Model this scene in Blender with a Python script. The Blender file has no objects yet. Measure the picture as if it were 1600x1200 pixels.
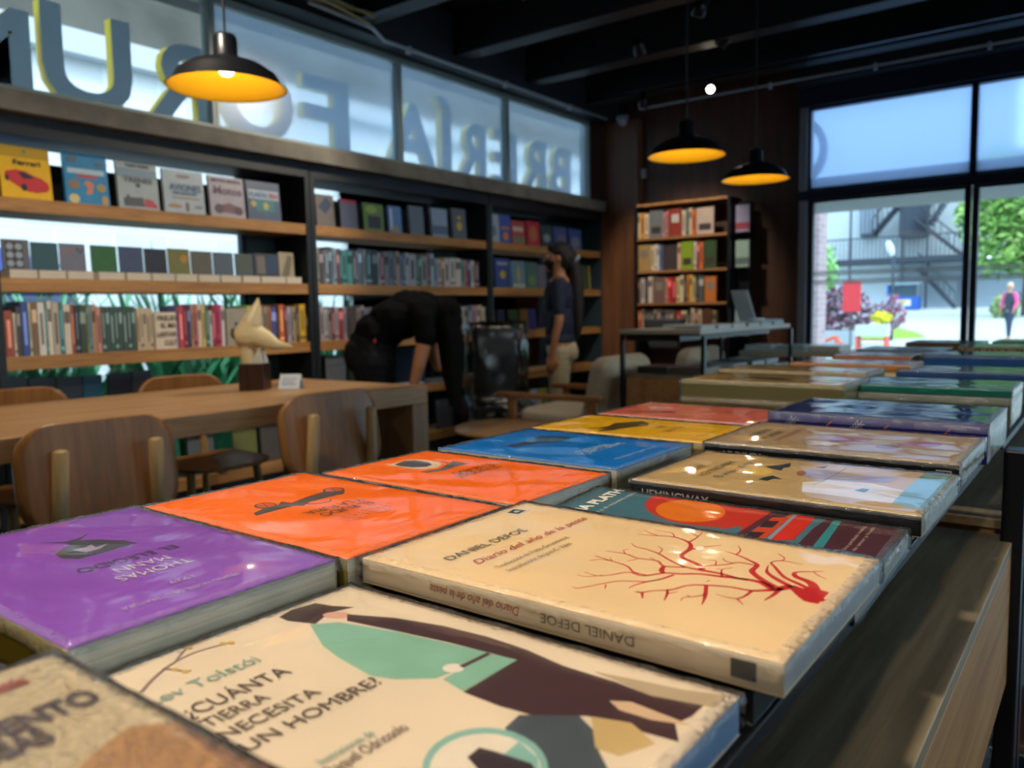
import bpy, bmesh, math, random
from mathutils import Vector, Matrix, Euler
random.seed(7)
# measured data: shelf rows, cover art outlines in book-local metres
DATA = {'b13': [(1.4217, 1.439, 'red and yellow', 'b0452a', 0.235),
(1.4415, 1.4741, 'brick red', '8f4a38', 0.2),
(1.4767, 1.4868, 'cream', 'c9c0ae', 0.19),
(1.4893, 1.5072, 'dark brown', '4a4440', 0.215),
(1.5098, 1.5382, 'blue', '3a4f8c', 0.24),
(1.5408, 1.5486, 'cream', 'cbbfa8', 0.235),
(1.5512, 1.5749, 'brown', '7b6248', 0.235),
(1.5776, 1.6069, 'white', 'cfccc4', 0.235),
(1.6096, 1.6149, 'teal', '39777a', 0.235),
(1.6176, 1.6366, 'cream', 'd0c8b8', 0.24),
(1.6393, 1.6667, 'beige', 'b5aa98', 0.235),
(1.6694, 1.6833, 'teal', '2f7480', 0.235),
(1.686, 1.7168, 'cream', 'cdbfae', 0.225),
(1.7196, 1.7309, 'orange red', '9c5138', 0.225),
(1.7337, 1.7537, 'black', '31373f', 0.22),
(1.7565, 1.7854, 'dark green', '3f4a42', 0.22),
(1.7883, 1.797, 'lime', '8f9560', 0.22),
(1.7999, 1.8087, 'light blue', '6a9ab8', 0.22),
(1.8116, 1.8293, 'tan', 'b08a68', 0.225),
(1.8322, 1.853, 'pink', 'c58a80', 0.215),
(1.856, 1.874, 'dark series', '41544f', 0.215),
(1.8761, 1.8943, 'dark series', '41544f', 0.215),
(1.8964, 1.9147, 'dark series', '41544f', 0.215),
(1.9169, 1.9353, 'dark series', '41544f', 0.215),
(1.9375, 1.9561, 'dark series', '41544f', 0.215),
(1.9583, 1.9771, 'dark series', '41544f', 0.215),
(1.9793, 1.9982, 'dark series', '41544f', 0.215),
(2.0005, 2.0196, 'dark series', '41544f', 0.215),
(2.0263, 2.0411, 'cream series', 'c4b296', 0.205),
(2.0427, 2.0576, 'cream series', 'c4b296', 0.205),
(2.0592, 2.0742, 'cream series', 'c4b296', 0.205),
(2.0759, 2.091, 'cream series', 'c4b296', 0.205),
(2.0926, 2.1078, 'cream series', 'c4b296', 0.205)], 'b13b': [(2.2301, 2.2405, 'violet', '6c5a8c', 0.215),
(2.244, 2.2722, 'red', 'b3484a', 0.215),
(2.2757, 2.2899, 'dark red', '7a2e38', 0.22),
(2.2935, 2.3114, 'navy', '3a3e64', 0.22),
(2.315, 2.3258, 'ochre', 'b59468', 0.22),
(2.3294, 2.3475, 'pink', 'b0606a', 0.21),
(2.3512, 2.3732, 'cream', 'cdb8a0', 0.225),
(2.3768, 2.3953, 'yellow and cream', 'c8b070', 0.22),
(2.399, 2.4177, 'dark green', '3d6058', 0.22),
(2.4214, 2.4327, 'white', 'cfc8c4', 0.19),
(2.4364, 2.4553, 'dark red', '8a3840', 0.22),
(2.4591, 2.4858, 'magenta', 'b03a62', 0.22),
(2.4897, 2.509, 'white', 'c8b8b8', 0.22)], 'b13c': [(2.6529, 2.6693, 'lime', 'a8b83a', 0.215),
(2.6734, 2.7023, 'cream', 'c4b8a4', 0.21),
(2.7065, 2.7273, 'light blue', '7898a4', 0.205),
(2.7315, 2.7526, 'orange', 'b87848', 0.215),
(2.7568, 2.7823, 'grey', '8a8478', 0.21),
(2.7866, 2.8038, 'orange', 'b0703c', 0.21),
(2.8081, 2.8427, 'blue violet', '4a4c80', 0.205),
(2.8471, 2.8559, 'black', '282a30', 0.21),
(2.8603, 2.8956, 'orange', 'b86030', 0.22),
(2.9, 2.9134, 'maroon', '6a3648', 0.21),
(2.9179, 2.9404, 'lilac', 'a89aa8', 0.205),
(2.9449, 2.9585, 'grey', '8a8c84', 0.205),
(2.963, 2.9767, 'tan', 'b0946c', 0.205),
(2.9813, 2.9996, 'dark brown', '4c4038', 0.205),
(3.0042, 3.046, 'yellow', 'c8a030', 0.22),
(3.0507, 3.0742, 'grey', '6c6a66', 0.16)], 'b22': [(3.12, 3.1325, 'grey', '6d7478', 0.20866515415369843),
(3.1343, 3.1496, 'slate', '5c666c', 0.20547598482153717),
(3.1514, 3.1632, 'cream', '9a9a90', 0.21250539782265634),
(3.165, 3.1997, 'dark brown', '4a4246', 0.20671933449925783),
(3.2015, 3.2135, 'grey', '7c8488', 0.20459636229631015),
(3.2154, 3.2367, 'slate', '5a6878', 0.21263818434764178),
(3.2385, 3.26, 'dark green', '42545a', 0.22503092103410524),
(3.2619, 3.2788, 'grey', '7c8494', 0.2222108564358994),
(3.2807, 3.2977, 'pale blue', '8aa2bc', 0.22136390246013052),
(3.2996, 3.3215, 'maroon', '6a4448', 0.20832627621656763),
(3.3234, 3.3378, 'dark teal', '34545c', 0.21588032019619552),
(3.3406, 3.3832, 'teal', '4c8a8a', 0.2096403834425948),
(3.3852, 3.4284, 'teal', '529090', 0.20714394870284886),
(3.4304, 3.4582, 'dark grey', '484e54', 0.20554839901835673),
(3.4602, 3.4742, 'white', '8c94a0', 0.208145610381894),
(3.4762, 3.5085, 'slate', '5a6a80', 0.22525941515427345),
(3.5156, 3.539, 'pale grey', '8c989c', 0.22289408117068207),
(3.5411, 3.5906, 'dark teal', '35545c', 0.22235965632085575),
(3.5927, 3.6431, 'black', '2e3a44', 0.2222107481250312),
(3.6452, 3.6643, 'white', '98a2ac', 0.20764245483246177),
(3.6664, 3.6964, 'maroon', '6c4450', 0.21043639897518884),
(3.6985, 3.7396, 'grey', '70787c', 0.21804741445791512),
(3.7418, 3.7834, 'blue grey', '607486', 0.22056547301308924),
(3.7857, 3.8056, 'dark grey', '454c54', 0.22351156059179234),
(3.8078, 3.8391, 'tan', '9a8676', 0.22412121803266877),
(3.8413, 3.8729, 'blue grey', '647490', 0.2050812380632381),
(3.8752, 3.8956, 'slate', '4a5668', 0.21754044520927712),
(3.8979, 3.9243, 'white', '98a0ac', 0.21912083495639537),
(3.9266, 3.9999, 'pale grey', '8e949c', 0.21514289061704997),
(4.0022, 4.0235, 'dark green', '3a5450', 0.2072669641817788),
(4.0258, 4.0472, 'green', '40645c', 0.21436610930204347),
(4.0496, 4.1073, 'grey', '888a8c', 0.20514430897436936),
(4.1098, 4.1439, 'mauve', '7c6870', 0.2254301207335978),
(4.1464, 4.1747, 'pale blue', '94b0bc', 0.22377162008444199),
(4.1772, 4.2058, 'grey', '7c8c98', 0.1961433328700893),
(4.2082, 4.256, 'white', 'a8a4ac', 0.1902058977497598),
(4.2585, 4.2814, 'gold', '8c6e3a', 0.20481288694595248),
(4.2839, 4.3405, 'white', 'b4b0b2', 0.19673680324046142),
(4.3431, 4.4006, 'white', 'b8b4b2', 0.20417561375709095),
(4.4032, 4.4643, 'cream', 'bcb4ac', 0.20335305811736723),
(4.467, 4.5048, 'teal and red', '5c9498', 0.19520093700798605),
(4.5075, 4.5388, 'red', 'b06a68', 0.19293470503516158),
(4.5415, 4.5731, 'navy', '34406c', 0.19737389933255975),
(4.5759, 4.6148, 'cream', 'b8b0a4', 0.19334503241503936),
(4.6176, 4.6739, 'plum', '4c3e48', 0.1868716945469186)], 'b23': [(3.1238, 3.1527, 'pale grey', '8c8c92', 0.19610223192865478),
(3.1546, 3.1878, 'lilac', '9c949c', 0.20625184637269242),
(3.1897, 3.2163, 'white', 'a8a4a4', 0.19086476938144498),
(3.2183, 3.2432, 'grey', '7c7478', 0.19092643998007025),
(3.2452, 3.2692, 'maroon', '6a3a44', 0.20252701491079808),
(3.2712, 3.2996, 'white', 'a89ca0', 0.1956086642323244),
(3.3016, 3.3374, 'red', '8c3440', 0.20069243589758845),
(3.3395, 3.3633, 'white', '9c949a', 0.19942480172229987),
(3.4474, 3.4795, 'tan', '98867c', 0.19685686530844312),
(3.4817, 3.512, 'white', 'a09aa0', 0.20994557748344225),
(3.5142, 3.5448, 'lilac', '90889a', 0.19391146988666633),
(3.547, 3.578, 'grey', '808090', 0.1982558931281465)], 'b23b': [(4.3976, 4.4245, 'white', 'b4aaa4', 0.19405341232344794),
(4.4273, 4.4473, 'red', 'a04a40', 0.2026532996358204),
(4.4502, 4.4904, 'white', 'b0a8a4', 0.19552609669919369),
(4.4933, 4.5312, 'grey', '808488', 0.19711661509214706),
(4.5341, 4.5753, 'slate', '4c5460', 0.20493885361980926),
(4.5783, 4.635, 'mauve', '98808a', 0.19641337806499484),
(4.638, 4.6652, 'white', 'b4aea8', 0.20117057967166785),
(4.6682, 4.6956, 'tan', 'b09a80', 0.20808630203061318),
(4.6987, 4.7263, 'cream', 'c0b49c', 0.1920195887743572),
(4.7294, 4.7479, 'pale blue', '8496a8', 0.19123220484080353)], 'faces': {'ferrari': (1.48, 1.6859, 1.6846, 1.9003), 'blue': (1.7445, 1.9432, 1.6761, 1.9046), 'train': (1.9874, 2.1913, 1.6746, 1.9028), 'plane': (2.2198, 2.4441, 1.6736, 1.8905), 'moto': (2.4761, 2.6874, 1.6677, 1.8884), 'white': (2.7066, 2.9237, 1.6687, 1.8882), 'gold0': (1.4734, 1.5864, 1.364, 1.4969), 'g1': (1.5912, 1.7078, 1.3675, 1.4899), 'g2': (1.7131, 1.8303, 1.3682, 1.491), 'g3': (1.8531, 1.9777, 1.3574, 1.49), 'g4': (1.9868, 2.1088, 1.3577, 1.4909), 'g5': (2.1149, 2.2331, 1.3545, 1.488), 'g6': (2.2398, 2.3604, 1.3511, 1.4944), 'g7': (2.3672, 2.4902, 1.3507, 1.4875), 'g8': (2.4975, 2.6188, 1.3501, 1.4869), 'g9': (2.6305, 2.7411, 1.3494, 1.4859), 'g10': (2.7493, 2.9132, 1.3452, 1.4925), 'g11': (2.9175, 3.0262, 1.3369, 1.5063), 'freud': (2.1175, 2.2298, 0.9926, 1.1694), 'flower': (2.5212, 2.6525, 0.9834, 1.185), 'c1': (1.435, 1.5373, 0.8315, 0.8931), 'c2': (1.5451, 1.6554, 0.821, 0.8814), 'c3': (1.6638, 1.7745, 0.8101, 0.875), 'c4': (1.7806, 1.8696, 0.8003, 0.8758), 'c5': (1.9005, 2.0102, 0.7946, 0.8753), 'c6': (2.0171, 2.1188, 0.7845, 0.8797), 'd0': (3.1799, 3.3181, 1.6793, 1.8624), 'd1': (3.3677, 3.504, 1.6693, 1.8503), 'd2': (3.5571, 3.7305, 1.6674, 1.8463), 'd3': (3.7763, 3.8949, 1.6719, 1.8477), 'd4': (3.974, 4.1126, 1.6682, 1.8667), 'd5': (4.1966, 4.3583, 1.6651, 1.8704), 'd6': (4.4137, 4.5637, 1.6687, 1.8892), 'e0': (4.8348, 4.9622, 1.6736, 1.887), 'e1': (4.97, 5.1104, 1.6717, 1.8891), 'e2': (5.1264, 5.2989, 1.6712, 1.858), 'e3': (5.3252, 5.5064, 1.6718, 1.8685), 'e4': (5.5245, 5.6954, 1.6715, 1.8517), 'e5': (5.7242, 5.9136, 1.666, 1.8507), 'e6': (5.9542, 6.154, 1.6665, 1.8507), 'f0': (4.9034, 5.0922, 1.3283, 1.5514), 'f1': (5.1171, 5.29, 1.3257, 1.5394), 'f2': (5.3075, 5.4703, 1.3227, 1.5361), 'f3': (5.4792, 5.5917, 1.319, 1.5203), 'f4': (6.0103, 6.1376, 1.3245, 1.5387), 'f5': (6.1483, 6.3018, 1.3203, 1.5381), 'h0': (4.8135, 4.885, 1.0476, 1.1555), 'h1': (4.9253, 5.0154, 1.0447, 1.1543), 'h2': (5.0738, 5.1847, 1.0409, 1.1527), 'h3': (5.2282, 5.3255, 1.0373, 1.1564), 'h4': (5.3345, 5.4344, 1.0347, 1.1554), 'm0': (4.2005, 4.3448, 0.3671, 0.5611), 'm1': (4.3586, 4.4658, 0.3454, 0.5386), 'm2': (4.4805, 4.6442, 0.3224, 0.5388), 'm3': (4.651, 4.7829, 0.2984, 0.4851), 'p0': (3.4299, 3.478, 0.9802, 1.1935)}, 'back': {'1': [(-3.2912, -3.2661, 'cream', 'c8b898', 0.2141, False),
(-3.2635, -3.2268, 'yellow', 'c88a30', 0.212, False),
(-3.2242, -3.189, 'cream', 'cdb8a4', 0.2063, False),
(-3.1838, -3.0582, 'slate and white', '6a6e70', 0.2238, True),
(-3.0557, -3.0342, 'pink', 'b08088', 0.2032, False),
(-3.0316, -3.009, 'white and red', 'b87878', 0.2151, False),
(-3.0039, -2.8871, 'dark red', '8c3428', 0.2246, True),
(-2.8834, -2.8553, 'cream', 'ccbca4', 0.2049, False),
(-2.8528, -2.8248, 'grey', '6e7474', 0.2163, False),
(-2.8223, -2.7993, 'cream', 'c0ae98', 0.2178, False),
(-2.7969, -2.7679, 'orange', 'd06a28', 0.204, False),
(-2.7619, -2.6079, 'white and red', 'b4a094', 0.2121, True)], '2': [(-3.2919, -3.17, 'tan', 'a08050', 0.2199, True),
(-3.1674, -3.1363, 'cream', 'c8b490', 0.2138, False),
(-3.1338, -3.1132, 'white', 'c8c0b4', 0.2204, False),
(-3.1119, -3.0926, 'white', 'c0b8b0', 0.2068, False),
(-3.0901, -3.062, 'blue and orange', '5a6a98', 0.2087, False),
(-3.0582, -2.9262, 'black and orange', '3c3434', 0.2057, True),
(-2.9225, -2.8965, 'pink', 'c8a090', 0.2152, False),
(-2.8928, -2.7851, 'lime', '7c9420', 0.2252, True),
(-2.7815, -2.7574, 'white', 'c4b8b0', 0.2172, False),
(-2.755, -2.7321, 'dark red', '7c3a34', 0.2216, False),
(-2.7297, -2.6998, 'orange', 'cc6430', 0.2122, False),
(-2.6951, -2.5866, 'dark green', '344a2c', 0.2209, True)], '3': [(-3.293, -3.2677, 'brown', '5c4a3a', 0.2054, False),
(-3.2651, -3.2281, 'cream', 'b8a8a4', 0.21, False),
(-3.2255, -3.1966, 'black', '2a2c2c', 0.2192, False),
(-3.194, -3.1548, 'cream', 'c4b4a8', 0.2204, False),
(-3.1496, -3.0391, 'mauve', '6e5450', 0.2131, True),
(-3.034, -3.0149, 'pink', 'c08c80', 0.2051, False),
(-3.0124, -2.977, 'red', 'b02a24', 0.2094, False),
(-2.9745, -2.9381, 'dark red', '8c2430', 0.208, False),
(-2.9356, -2.9032, 'cream', 'ccb070', 0.2097, False),
(-2.9007, -2.871, 'cream', 'ccbca4', 0.2224, False),
(-2.8685, -2.8463, 'black', '38342c', 0.2078, False),
(-2.8439, -2.8169, 'orange', 'b87030', 0.2243, False),
(-2.8145, -2.7925, 'yellow', 'c8a458', 0.2241, False),
(-2.7901, -2.7658, 'cream', 'bca878', 0.2043, False),
(-2.7633, -2.7392, 'black', '302c2a', 0.2121, False),
(-2.7368, -2.6935, 'grey', '4e5250', 0.2148, False),
(-2.6875, -2.5846, 'orange, red and teal', 'b86a30', 0.2036, True)], '4': [(-3.2938, -3.2605, 'orange', 'c05a2c', 0.2132, False),
(-3.2578, -3.234, 'grey', '6a5c50', 0.2248, False),
(-3.2313, -3.2049, 'brown', '4c4038', 0.2057, False),
(-3.2023, -3.1735, 'black', '2c2c30', 0.2173, False),
(-3.1708, -3.1421, 'grey', '55504c', 0.2059, False),
(-3.1395, -3.1162, 'cream', '8c8070', 0.2169, False),
(-3.1136, -3.0775, 'brown', '4c3c34', 0.2245, False),
(-3.0749, -3.039, 'black', '2c2a2c', 0.2079, False),
(-3.0364, -3.0008, 'grey', '5c5854', 0.2032, False),
(-2.9983, -2.9629, 'brown', '54443a', 0.205, False),
(-2.9604, -2.9377, 'black', '302c2c', 0.216, False),
(-2.9352, -2.894, 'red', 'a02c28', 0.2034, False),
(-2.8915, -2.8407, 'cream', 'c8b090', 0.205, False),
(-2.8383, -2.8039, 'black', '3a342e', 0.2149, False),
(-2.8014, -2.7746, 'cream', 'c4b094', 0.2251, False),
(-2.7721, -2.7454, 'maroon', '70403a', 0.2131, False),
(-2.743, -2.7104, 'cream', 'c0ac94', 0.2126, False),
(-2.7044, -2.6209, 'brown', '5a3a2c', 0.2183, True),
(-2.6185, -2.5831, 'tan', '8a785c', 0.2052, False)]}, 'books': {'tolstoi': ('R', -0.306, -0.1015, 0.118, 0.266, 1.012), 'defoe': ('R', -0.304, -0.088, 0.272, 0.414, 1.025), 'plath': ('R', -0.303, -0.0925, 0.386, 0.506, 1.0145), 'hem': ('R', -0.28, -0.087, 0.513, 0.65, 1.025), 'hux': ('R', -0.297, -0.091, 0.683, 0.832, 1.027), 'navy': ('R', -0.299, -0.092, 0.86, 1.01, 1.035), 'purple': ('L', -0.514, -0.313, 0.131, 0.263, 1.025), 'or1': ('L', -0.508, -0.309, 0.267, 0.397, 1.025), 'or2': ('L', -0.493, -0.304, 0.405, 0.523, 1.025), 'blue': ('L', -0.491, -0.306, 0.538, 0.676, 1.025), 'yel': ('L', -0.495, -0.287, 0.688, 0.806, 1.025), 'pink': ('L', -0.492, -0.3, 0.822, 0.955, 1.025), 'beige': ('R', -0.25, -0.05, -0.055, 0.101, 1.05)}, 'art': [('defoe', 'stroke', 'c2292f', [[(0.0015, -0.0999, 0.00625),
(-0.0013, -0.0959, 0.00875),
(0.0076, -0.0856, 0.005),
(0.001, -0.08, 0.00425),
(0.0061, -0.071, 0.003),
(0.0054, -0.0614, 0.00225),
(0.0036, -0.0544, 0.0025),
(0.0012, -0.0442, 0.00175),
(-0.0034, -0.0374, 0.00175),
(-0.0069, -0.03, 0.0015),
(-0.0158, -0.0236, 0.00125),
(-0.015, -0.0157, 0.001),
(-0.023, -0.0107, 0.00075),
(-0.0277, -0.0059, 0.00063),
(-0.0267, 0.0016, 0.00038)],
[(-0.0257, -0.0076, 0.00063),
(-0.0316, -0.0025, 0.0005),
(-0.032, 0.0026, 0.00025)],
[(-0.0001, -0.0803, 0.00325),
(-0.0067, -0.0725, 0.002),
(-0.0076, -0.0632, 0.0015),
(-0.0107, -0.0545, 0.0015),
(-0.016, -0.0467, 0.00125),
(-0.0256, -0.0427, 0.00125),
(-0.031, -0.0368, 0.001),
(-0.0361, -0.0334, 0.00088),
(-0.0368, -0.0303, 0.00025)],
[(-0.0066, -0.0349, 0.0015),
(-0.0156, -0.0326, 0.00125),
(-0.0225, -0.0289, 0.001),
(-0.0298, -0.0265, 0.00075),
(-0.0342, -0.0262, 0.00025)],
[(-0.0156, -0.0326, 0.00113),
(-0.022, -0.0287, 0.001),
(-0.0282, -0.0184, 0.00088),
(-0.0358, -0.0135, 0.00075),
(-0.0465, -0.008, 0.00088),
(-0.0474, -0.0048, 0.00025)],
[(0.0081, -0.0429, 0.003),
(0.0141, -0.0376, 0.0025),
(0.0213, -0.0258, 0.00225),
(0.0361, -0.0238, 0.00275),
(0.0458, -0.0184, 0.00175),
(0.0508, -0.0079, 0.00113),
(0.0482, 0.0003, 0.00075),
(0.0446, 0.0109, 0.00025)],
[(0.0508, -0.0079, 0.00088),
(0.0576, -0.0025, 0.00063),
(0.0576, 0.0073, 0.00025)],
[(0.0482, 0.0003, 0.00075),
(0.0501, 0.0056, 0.00075),
(0.0534, 0.0117, 0.00038)],
[(0.0458, -0.0184, 0.00113),
(0.0576, -0.0182, 0.00075),
(0.0613, -0.0145, 0.00063),
(0.065, -0.0091, 0.00025)],
[(0.0576, -0.0182, 0.00063),
(0.0652, -0.0171, 0.0005),
(0.0686, -0.0159, 0.00038)],
[(0.0352, -0.0252, 0.00113),
(0.0436, -0.0294, 0.00075),
(0.0502, -0.0348, 0.00025)],
[(0.0057, -0.0662, 0.00175),
(0.0054, -0.0614, 0.002),
(0.0071, -0.053, 0.002),
(0.0069, -0.0435, 0.0025),
(0.007, -0.0344, 0.0015),
(0.0119, -0.0246, 0.00125),
(0.0189, -0.0144, 0.00113),
(0.0222, -0.0057, 0.00088),
(0.0233, 0.0011, 0.00075),
(0.0276, 0.006, 0.00025)],
[(0.0189, -0.0144, 0.00075),
(0.0267, -0.0125, 0.00063),
(0.0302, -0.0082, 0.00025)],
[(0.0065, -0.0346, 0.0015),
(0.0026, -0.0254, 0.00125),
(0.0081, -0.0188, 0.00113),
(0.0065, -0.0089, 0.001),
(0.0095, -0.0003, 0.00088),
(0.0079, 0.0102, 0.00025)],
[(0.0095, -0.0003, 0.00075),
(0.0143, 0.0034, 0.0005),
(0.0171, 0.0019, 0.00025)],
[(0.0026, -0.0254, 0.002),
(-0.0041, -0.0273, 0.00275),
(-0.0073, -0.0303, 0.0015)],
[(0.0076, -0.0191, 0.00075),
(0.0112, -0.0133, 0.00025)],
[(0.0053, -0.0096, 0.00063),
(-0.0006, -0.0069, 0.00025)],
[(-0.0139, -0.0263, 0.00113),
(-0.0136, -0.0178, 0.00125),
(-0.0074, -0.0106, 0.001),
(-0.0045, -0.0001, 0.00088),
(-0.0023, 0.0094, 0.00063),
(-0.0015, 0.0109, 0.00038)],
[(-0.0045, -0.0001, 0.00063),
(-0.006, 0.0061, 0.0005),
(-0.0106, 0.009, 0.00025)],
[(-0.0043, -0.0005, 0.0005),
(0.0, 0.0033, 0.00025)],
[(0.0033, -0.0792, 0.00375),
(0.0093, -0.0715, 0.00325),
(0.0186, -0.0631, 0.003),
(0.0288, -0.0619, 0.00225),
(0.0344, -0.0555, 0.0015),
(0.0392, -0.0473, 0.001),
(0.0413, -0.0408, 0.00025)],
[(0.0392, -0.0473, 0.00088),
(0.0475, -0.0463, 0.00075),
(0.0547, -0.0421, 0.00025)],
[(0.0276, -0.0615, 0.00125),
(0.028, -0.0534, 0.001),
(0.0211, -0.049, 0.001),
(0.0139, -0.0422, 0.00088),
(0.0071, -0.0416, 0.00063)],
[(0.0175, -0.0452, 0.00075),
(0.0237, -0.043, 0.0005),
(0.0233, -0.039, 0.00025)],
[(0.0256, -0.0508, 0.00075),
(0.0263, -0.0469, 0.00075),
(0.0301, -0.044, 0.00038)],
[(0.0076, -0.0856, 0.003),
(0.0133, -0.0774, 0.00275),
(0.0202, -0.0701, 0.002),
(0.0262, -0.0676, 0.001),
(0.0319, -0.0664, 0.00038)],
[(0.0097, -0.0926, 0.0025),
(0.0135, -0.0861, 0.0025),
(0.0194, -0.0778, 0.002),
(0.0309, -0.0698, 0.0015),
(0.0365, -0.0661, 0.001),
(0.0421, -0.0694, 0.00088),
(0.0415, -0.0798, 0.00025)],
[(0.0421, -0.0694, 0.00075),
(0.0469, -0.0691, 0.00063),
(0.0523, -0.0642, 0.00038)],
[(0.0004, -0.0984, 0.0055),
(0.017, -0.0912, 0.00425),
(0.0226, -0.0824, 0.003),
(0.0287, -0.0805, 0.0015),
(0.0336, -0.0863, 0.001),
(0.0373, -0.0909, 0.00025)],
[(0.0336, -0.0871, 0.00075),
(0.0296, -0.0907, 0.00063),
(0.0267, -0.095, 0.00025)],
[(-0.0116, -0.0532, 0.00175),
(-0.0223, -0.0575, 0.002),
(-0.0297, -0.0599, 0.001),
(-0.0349, -0.0613, 0.00038)],
[(-0.0225, -0.0579, 0.001),
(-0.0285, -0.0541, 0.00075),
(-0.0278, -0.0513, 0.0005)],
[(-0.0285, -0.0541, 0.00075),
(-0.0316, -0.0514, 0.00063),
(-0.0361, -0.0523, 0.00025)],
[(-0.0259, -0.0412, 0.00125),
(-0.0327, -0.0441, 0.00113),
(-0.0392, -0.046, 0.00025)],
[(-0.0314, -0.0434, 0.00075),
(-0.0259, -0.0463, 0.00025)],
[(-0.0354, -0.0335, 0.0015),
(-0.0424, -0.0374, 0.0005)],
[(-0.0361, -0.0334, 0.00075),
(-0.0356, -0.031, 0.00025)],
[(-0.0067, -0.0725, 0.00175),
(-0.0148, -0.0724, 0.00125),
(-0.0197, -0.0707, 0.001),
(-0.0204, -0.0659, 0.00063),
(-0.0197, -0.0612, 0.00025)],
[(-0.0197, -0.0707, 0.00088),
(-0.0251, -0.0755, 0.00025)],
[(0.0037, -0.0818, 0.00275),
(-0.0069, -0.0819, 0.00175),
(-0.0152, -0.081, 0.0005)],
[(-0.0359, -0.0154, 0.00088),
(-0.0411, -0.018, 0.00038)],
[(0.0036, -0.0544, 0.00125),
(0.0132, -0.0505, 0.00063),
(0.0184, -0.0537, 0.00025)],
[(0.0132, -0.0505, 0.0005),
(0.013, -0.0479, 0.00025)],
[(-0.0041, -0.0517, 0.00063),
(-0.0072, -0.0513, 0.00025)]], 'coral_branch_drawing', 1),
('defoe', 'poly', 'c2292f', [(0.0058, -0.0869),
(0.0119, -0.092),
(0.0099, -0.1008),
(-0.0067, -0.1008),
(-0.0067, -0.0953),
(-0.0038, -0.0922),
(0.0013, -0.0921)], 'coral_root_drawing', 1),
('defoe', 'poly', 'f4efe4', [(0.0402, -0.0299),
(0.0394, -0.0302),
(0.0386, -0.0304),
(0.0378, -0.0304),
(0.0371, -0.0304),
(0.0364, -0.0302),
(0.0359, -0.0299),
(0.0355, -0.0295),
(0.0353, -0.029),
(0.0353, -0.0285),
(0.0354, -0.0279),
(0.0358, -0.0274),
(0.0363, -0.0269),
(0.0369, -0.0264),
(0.0376, -0.026),
(0.0384, -0.0257),
(0.0392, -0.0255),
(0.04, -0.0255),
(0.0408, -0.0256),
(0.0415, -0.0257),
(0.042, -0.026),
(0.0424, -0.0264),
(0.0426, -0.0269),
(0.0426, -0.0275),
(0.0424, -0.028),
(0.0421, -0.0286),
(0.0416, -0.0291),
(0.041, -0.0295)], 'white_bud_drawing', 3),
('defoe', 'text', '5a5148', 'DANIEL DEFOE', (-0.0495, 0.0662), 0.0661, 0.006, 'author_name', 0, 0),
('defoe', 'text', 'b8453c', 'Diario del año de la peste', (-0.0461, 0.051), 0.1034, 0.0058, 'title', 0.0, 0.3),
('defoe', 'text', '6b6055', 'Traducción de Pablo Grosschmid', (-0.0456, 0.0387), 0.0626, 0.0034, 'translator_line', 0, 0),
('defoe', 'text', '6b6055', 'Introducción de José C. Vales', (-0.0459, 0.0312), 0.0545, 0.0034, 'foreword_line', 0, 0),
('defoe', 'poly', 'ded2c0', [(0.0404, 0.1014),
(0.0528, 0.1043),
(0.0561, 0.0926),
(0.0405, 0.0896)], 'emblem_field', 1),
('defoe', 'poly', '3c4044', [(0.0421, 0.1004),
(0.0515, 0.1024),
(0.0532, 0.0942),
(0.0434, 0.093)], 'emblem', 2),
('defoe', 'poly', 'c8c4bc', [(0.0456, 0.0988),
(0.0495, 0.0994),
(0.0502, 0.0962),
(0.0456, 0.0956)], 'emblem_core', 3),
('plath', 'poly', 'c23a2c', [(0.0562, -0.0258),
(0.0478, -0.0275),
(0.0396, -0.0272),
(0.0319, -0.0251),
(0.025, -0.0212),
(0.0191, -0.0158),
(0.0146, -0.009),
(0.0115, -0.0012),
(0.0101, 0.0074),
(0.0103, 0.0165),
(0.0123, 0.0256),
(0.0161, 0.0344),
(0.0215, 0.0424),
(0.0284, 0.0492),
(0.0365, 0.0544),
(0.0454, 0.0576),
(0.0546, 0.0586),
(0.0592, 0.0571),
(0.0592, 0.0532),
(0.0592, 0.047),
(0.0592, 0.0391),
(0.0592, 0.0297),
(0.0592, 0.0196),
(0.0592, 0.0094),
(0.0592, -0.0004),
(0.0592, -0.0091),
(0.0592, -0.0165),
(0.0592, -0.0221)], 'red_disc_drawing', 1),
('plath', 'poly', 'c23a2c', [(0.0592, 0.0358),
(0.0592, -0.0251),
(0.0358, -0.0232),
(0.0109, -0.0116)], 'red_disc_tail', 1),
('plath', 'poly', 'e07a22', [(0.0435, -0.0001),
(0.0383, -0.0015),
(0.0332, -0.0018),
(0.0283, -0.001),
(0.0238, 0.0009),
(0.02, 0.0037),
(0.017, 0.0073),
(0.0148, 0.0116),
(0.0137, 0.0163),
(0.0137, 0.0213),
(0.0148, 0.0264),
(0.017, 0.0313),
(0.0201, 0.0358),
(0.0242, 0.0396),
(0.0289, 0.0425),
(0.0341, 0.0444),
(0.0395, 0.0451),
(0.0449, 0.0446),
(0.0498, 0.0428),
(0.0541, 0.0399),
(0.0575, 0.0359),
(0.0592, 0.0312),
(0.0592, 0.026),
(0.0592, 0.0205),
(0.0589, 0.0152),
(0.0563, 0.0102),
(0.0527, 0.0059),
(0.0483, 0.0024)], 'orange_glow_drawing', 2),
('plath', 'poly', 'c23a2c', [(0.0592, -0.0029),
(0.0592, -0.0261),
(0.0421, -0.0262),
(0.0052, -0.0258)], 'red_field', 1),
('plath', 'poly', '5a3038', [(0.0592, -0.0251),
(0.0592, -0.0302),
(0.0027, -0.0265),
(-0.003, -0.0212)], 'maroon_rail', 2),
('plath', 'poly', 'cc4a30', [(0.0592, -0.0302),
(0.0592, -0.0391),
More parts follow.
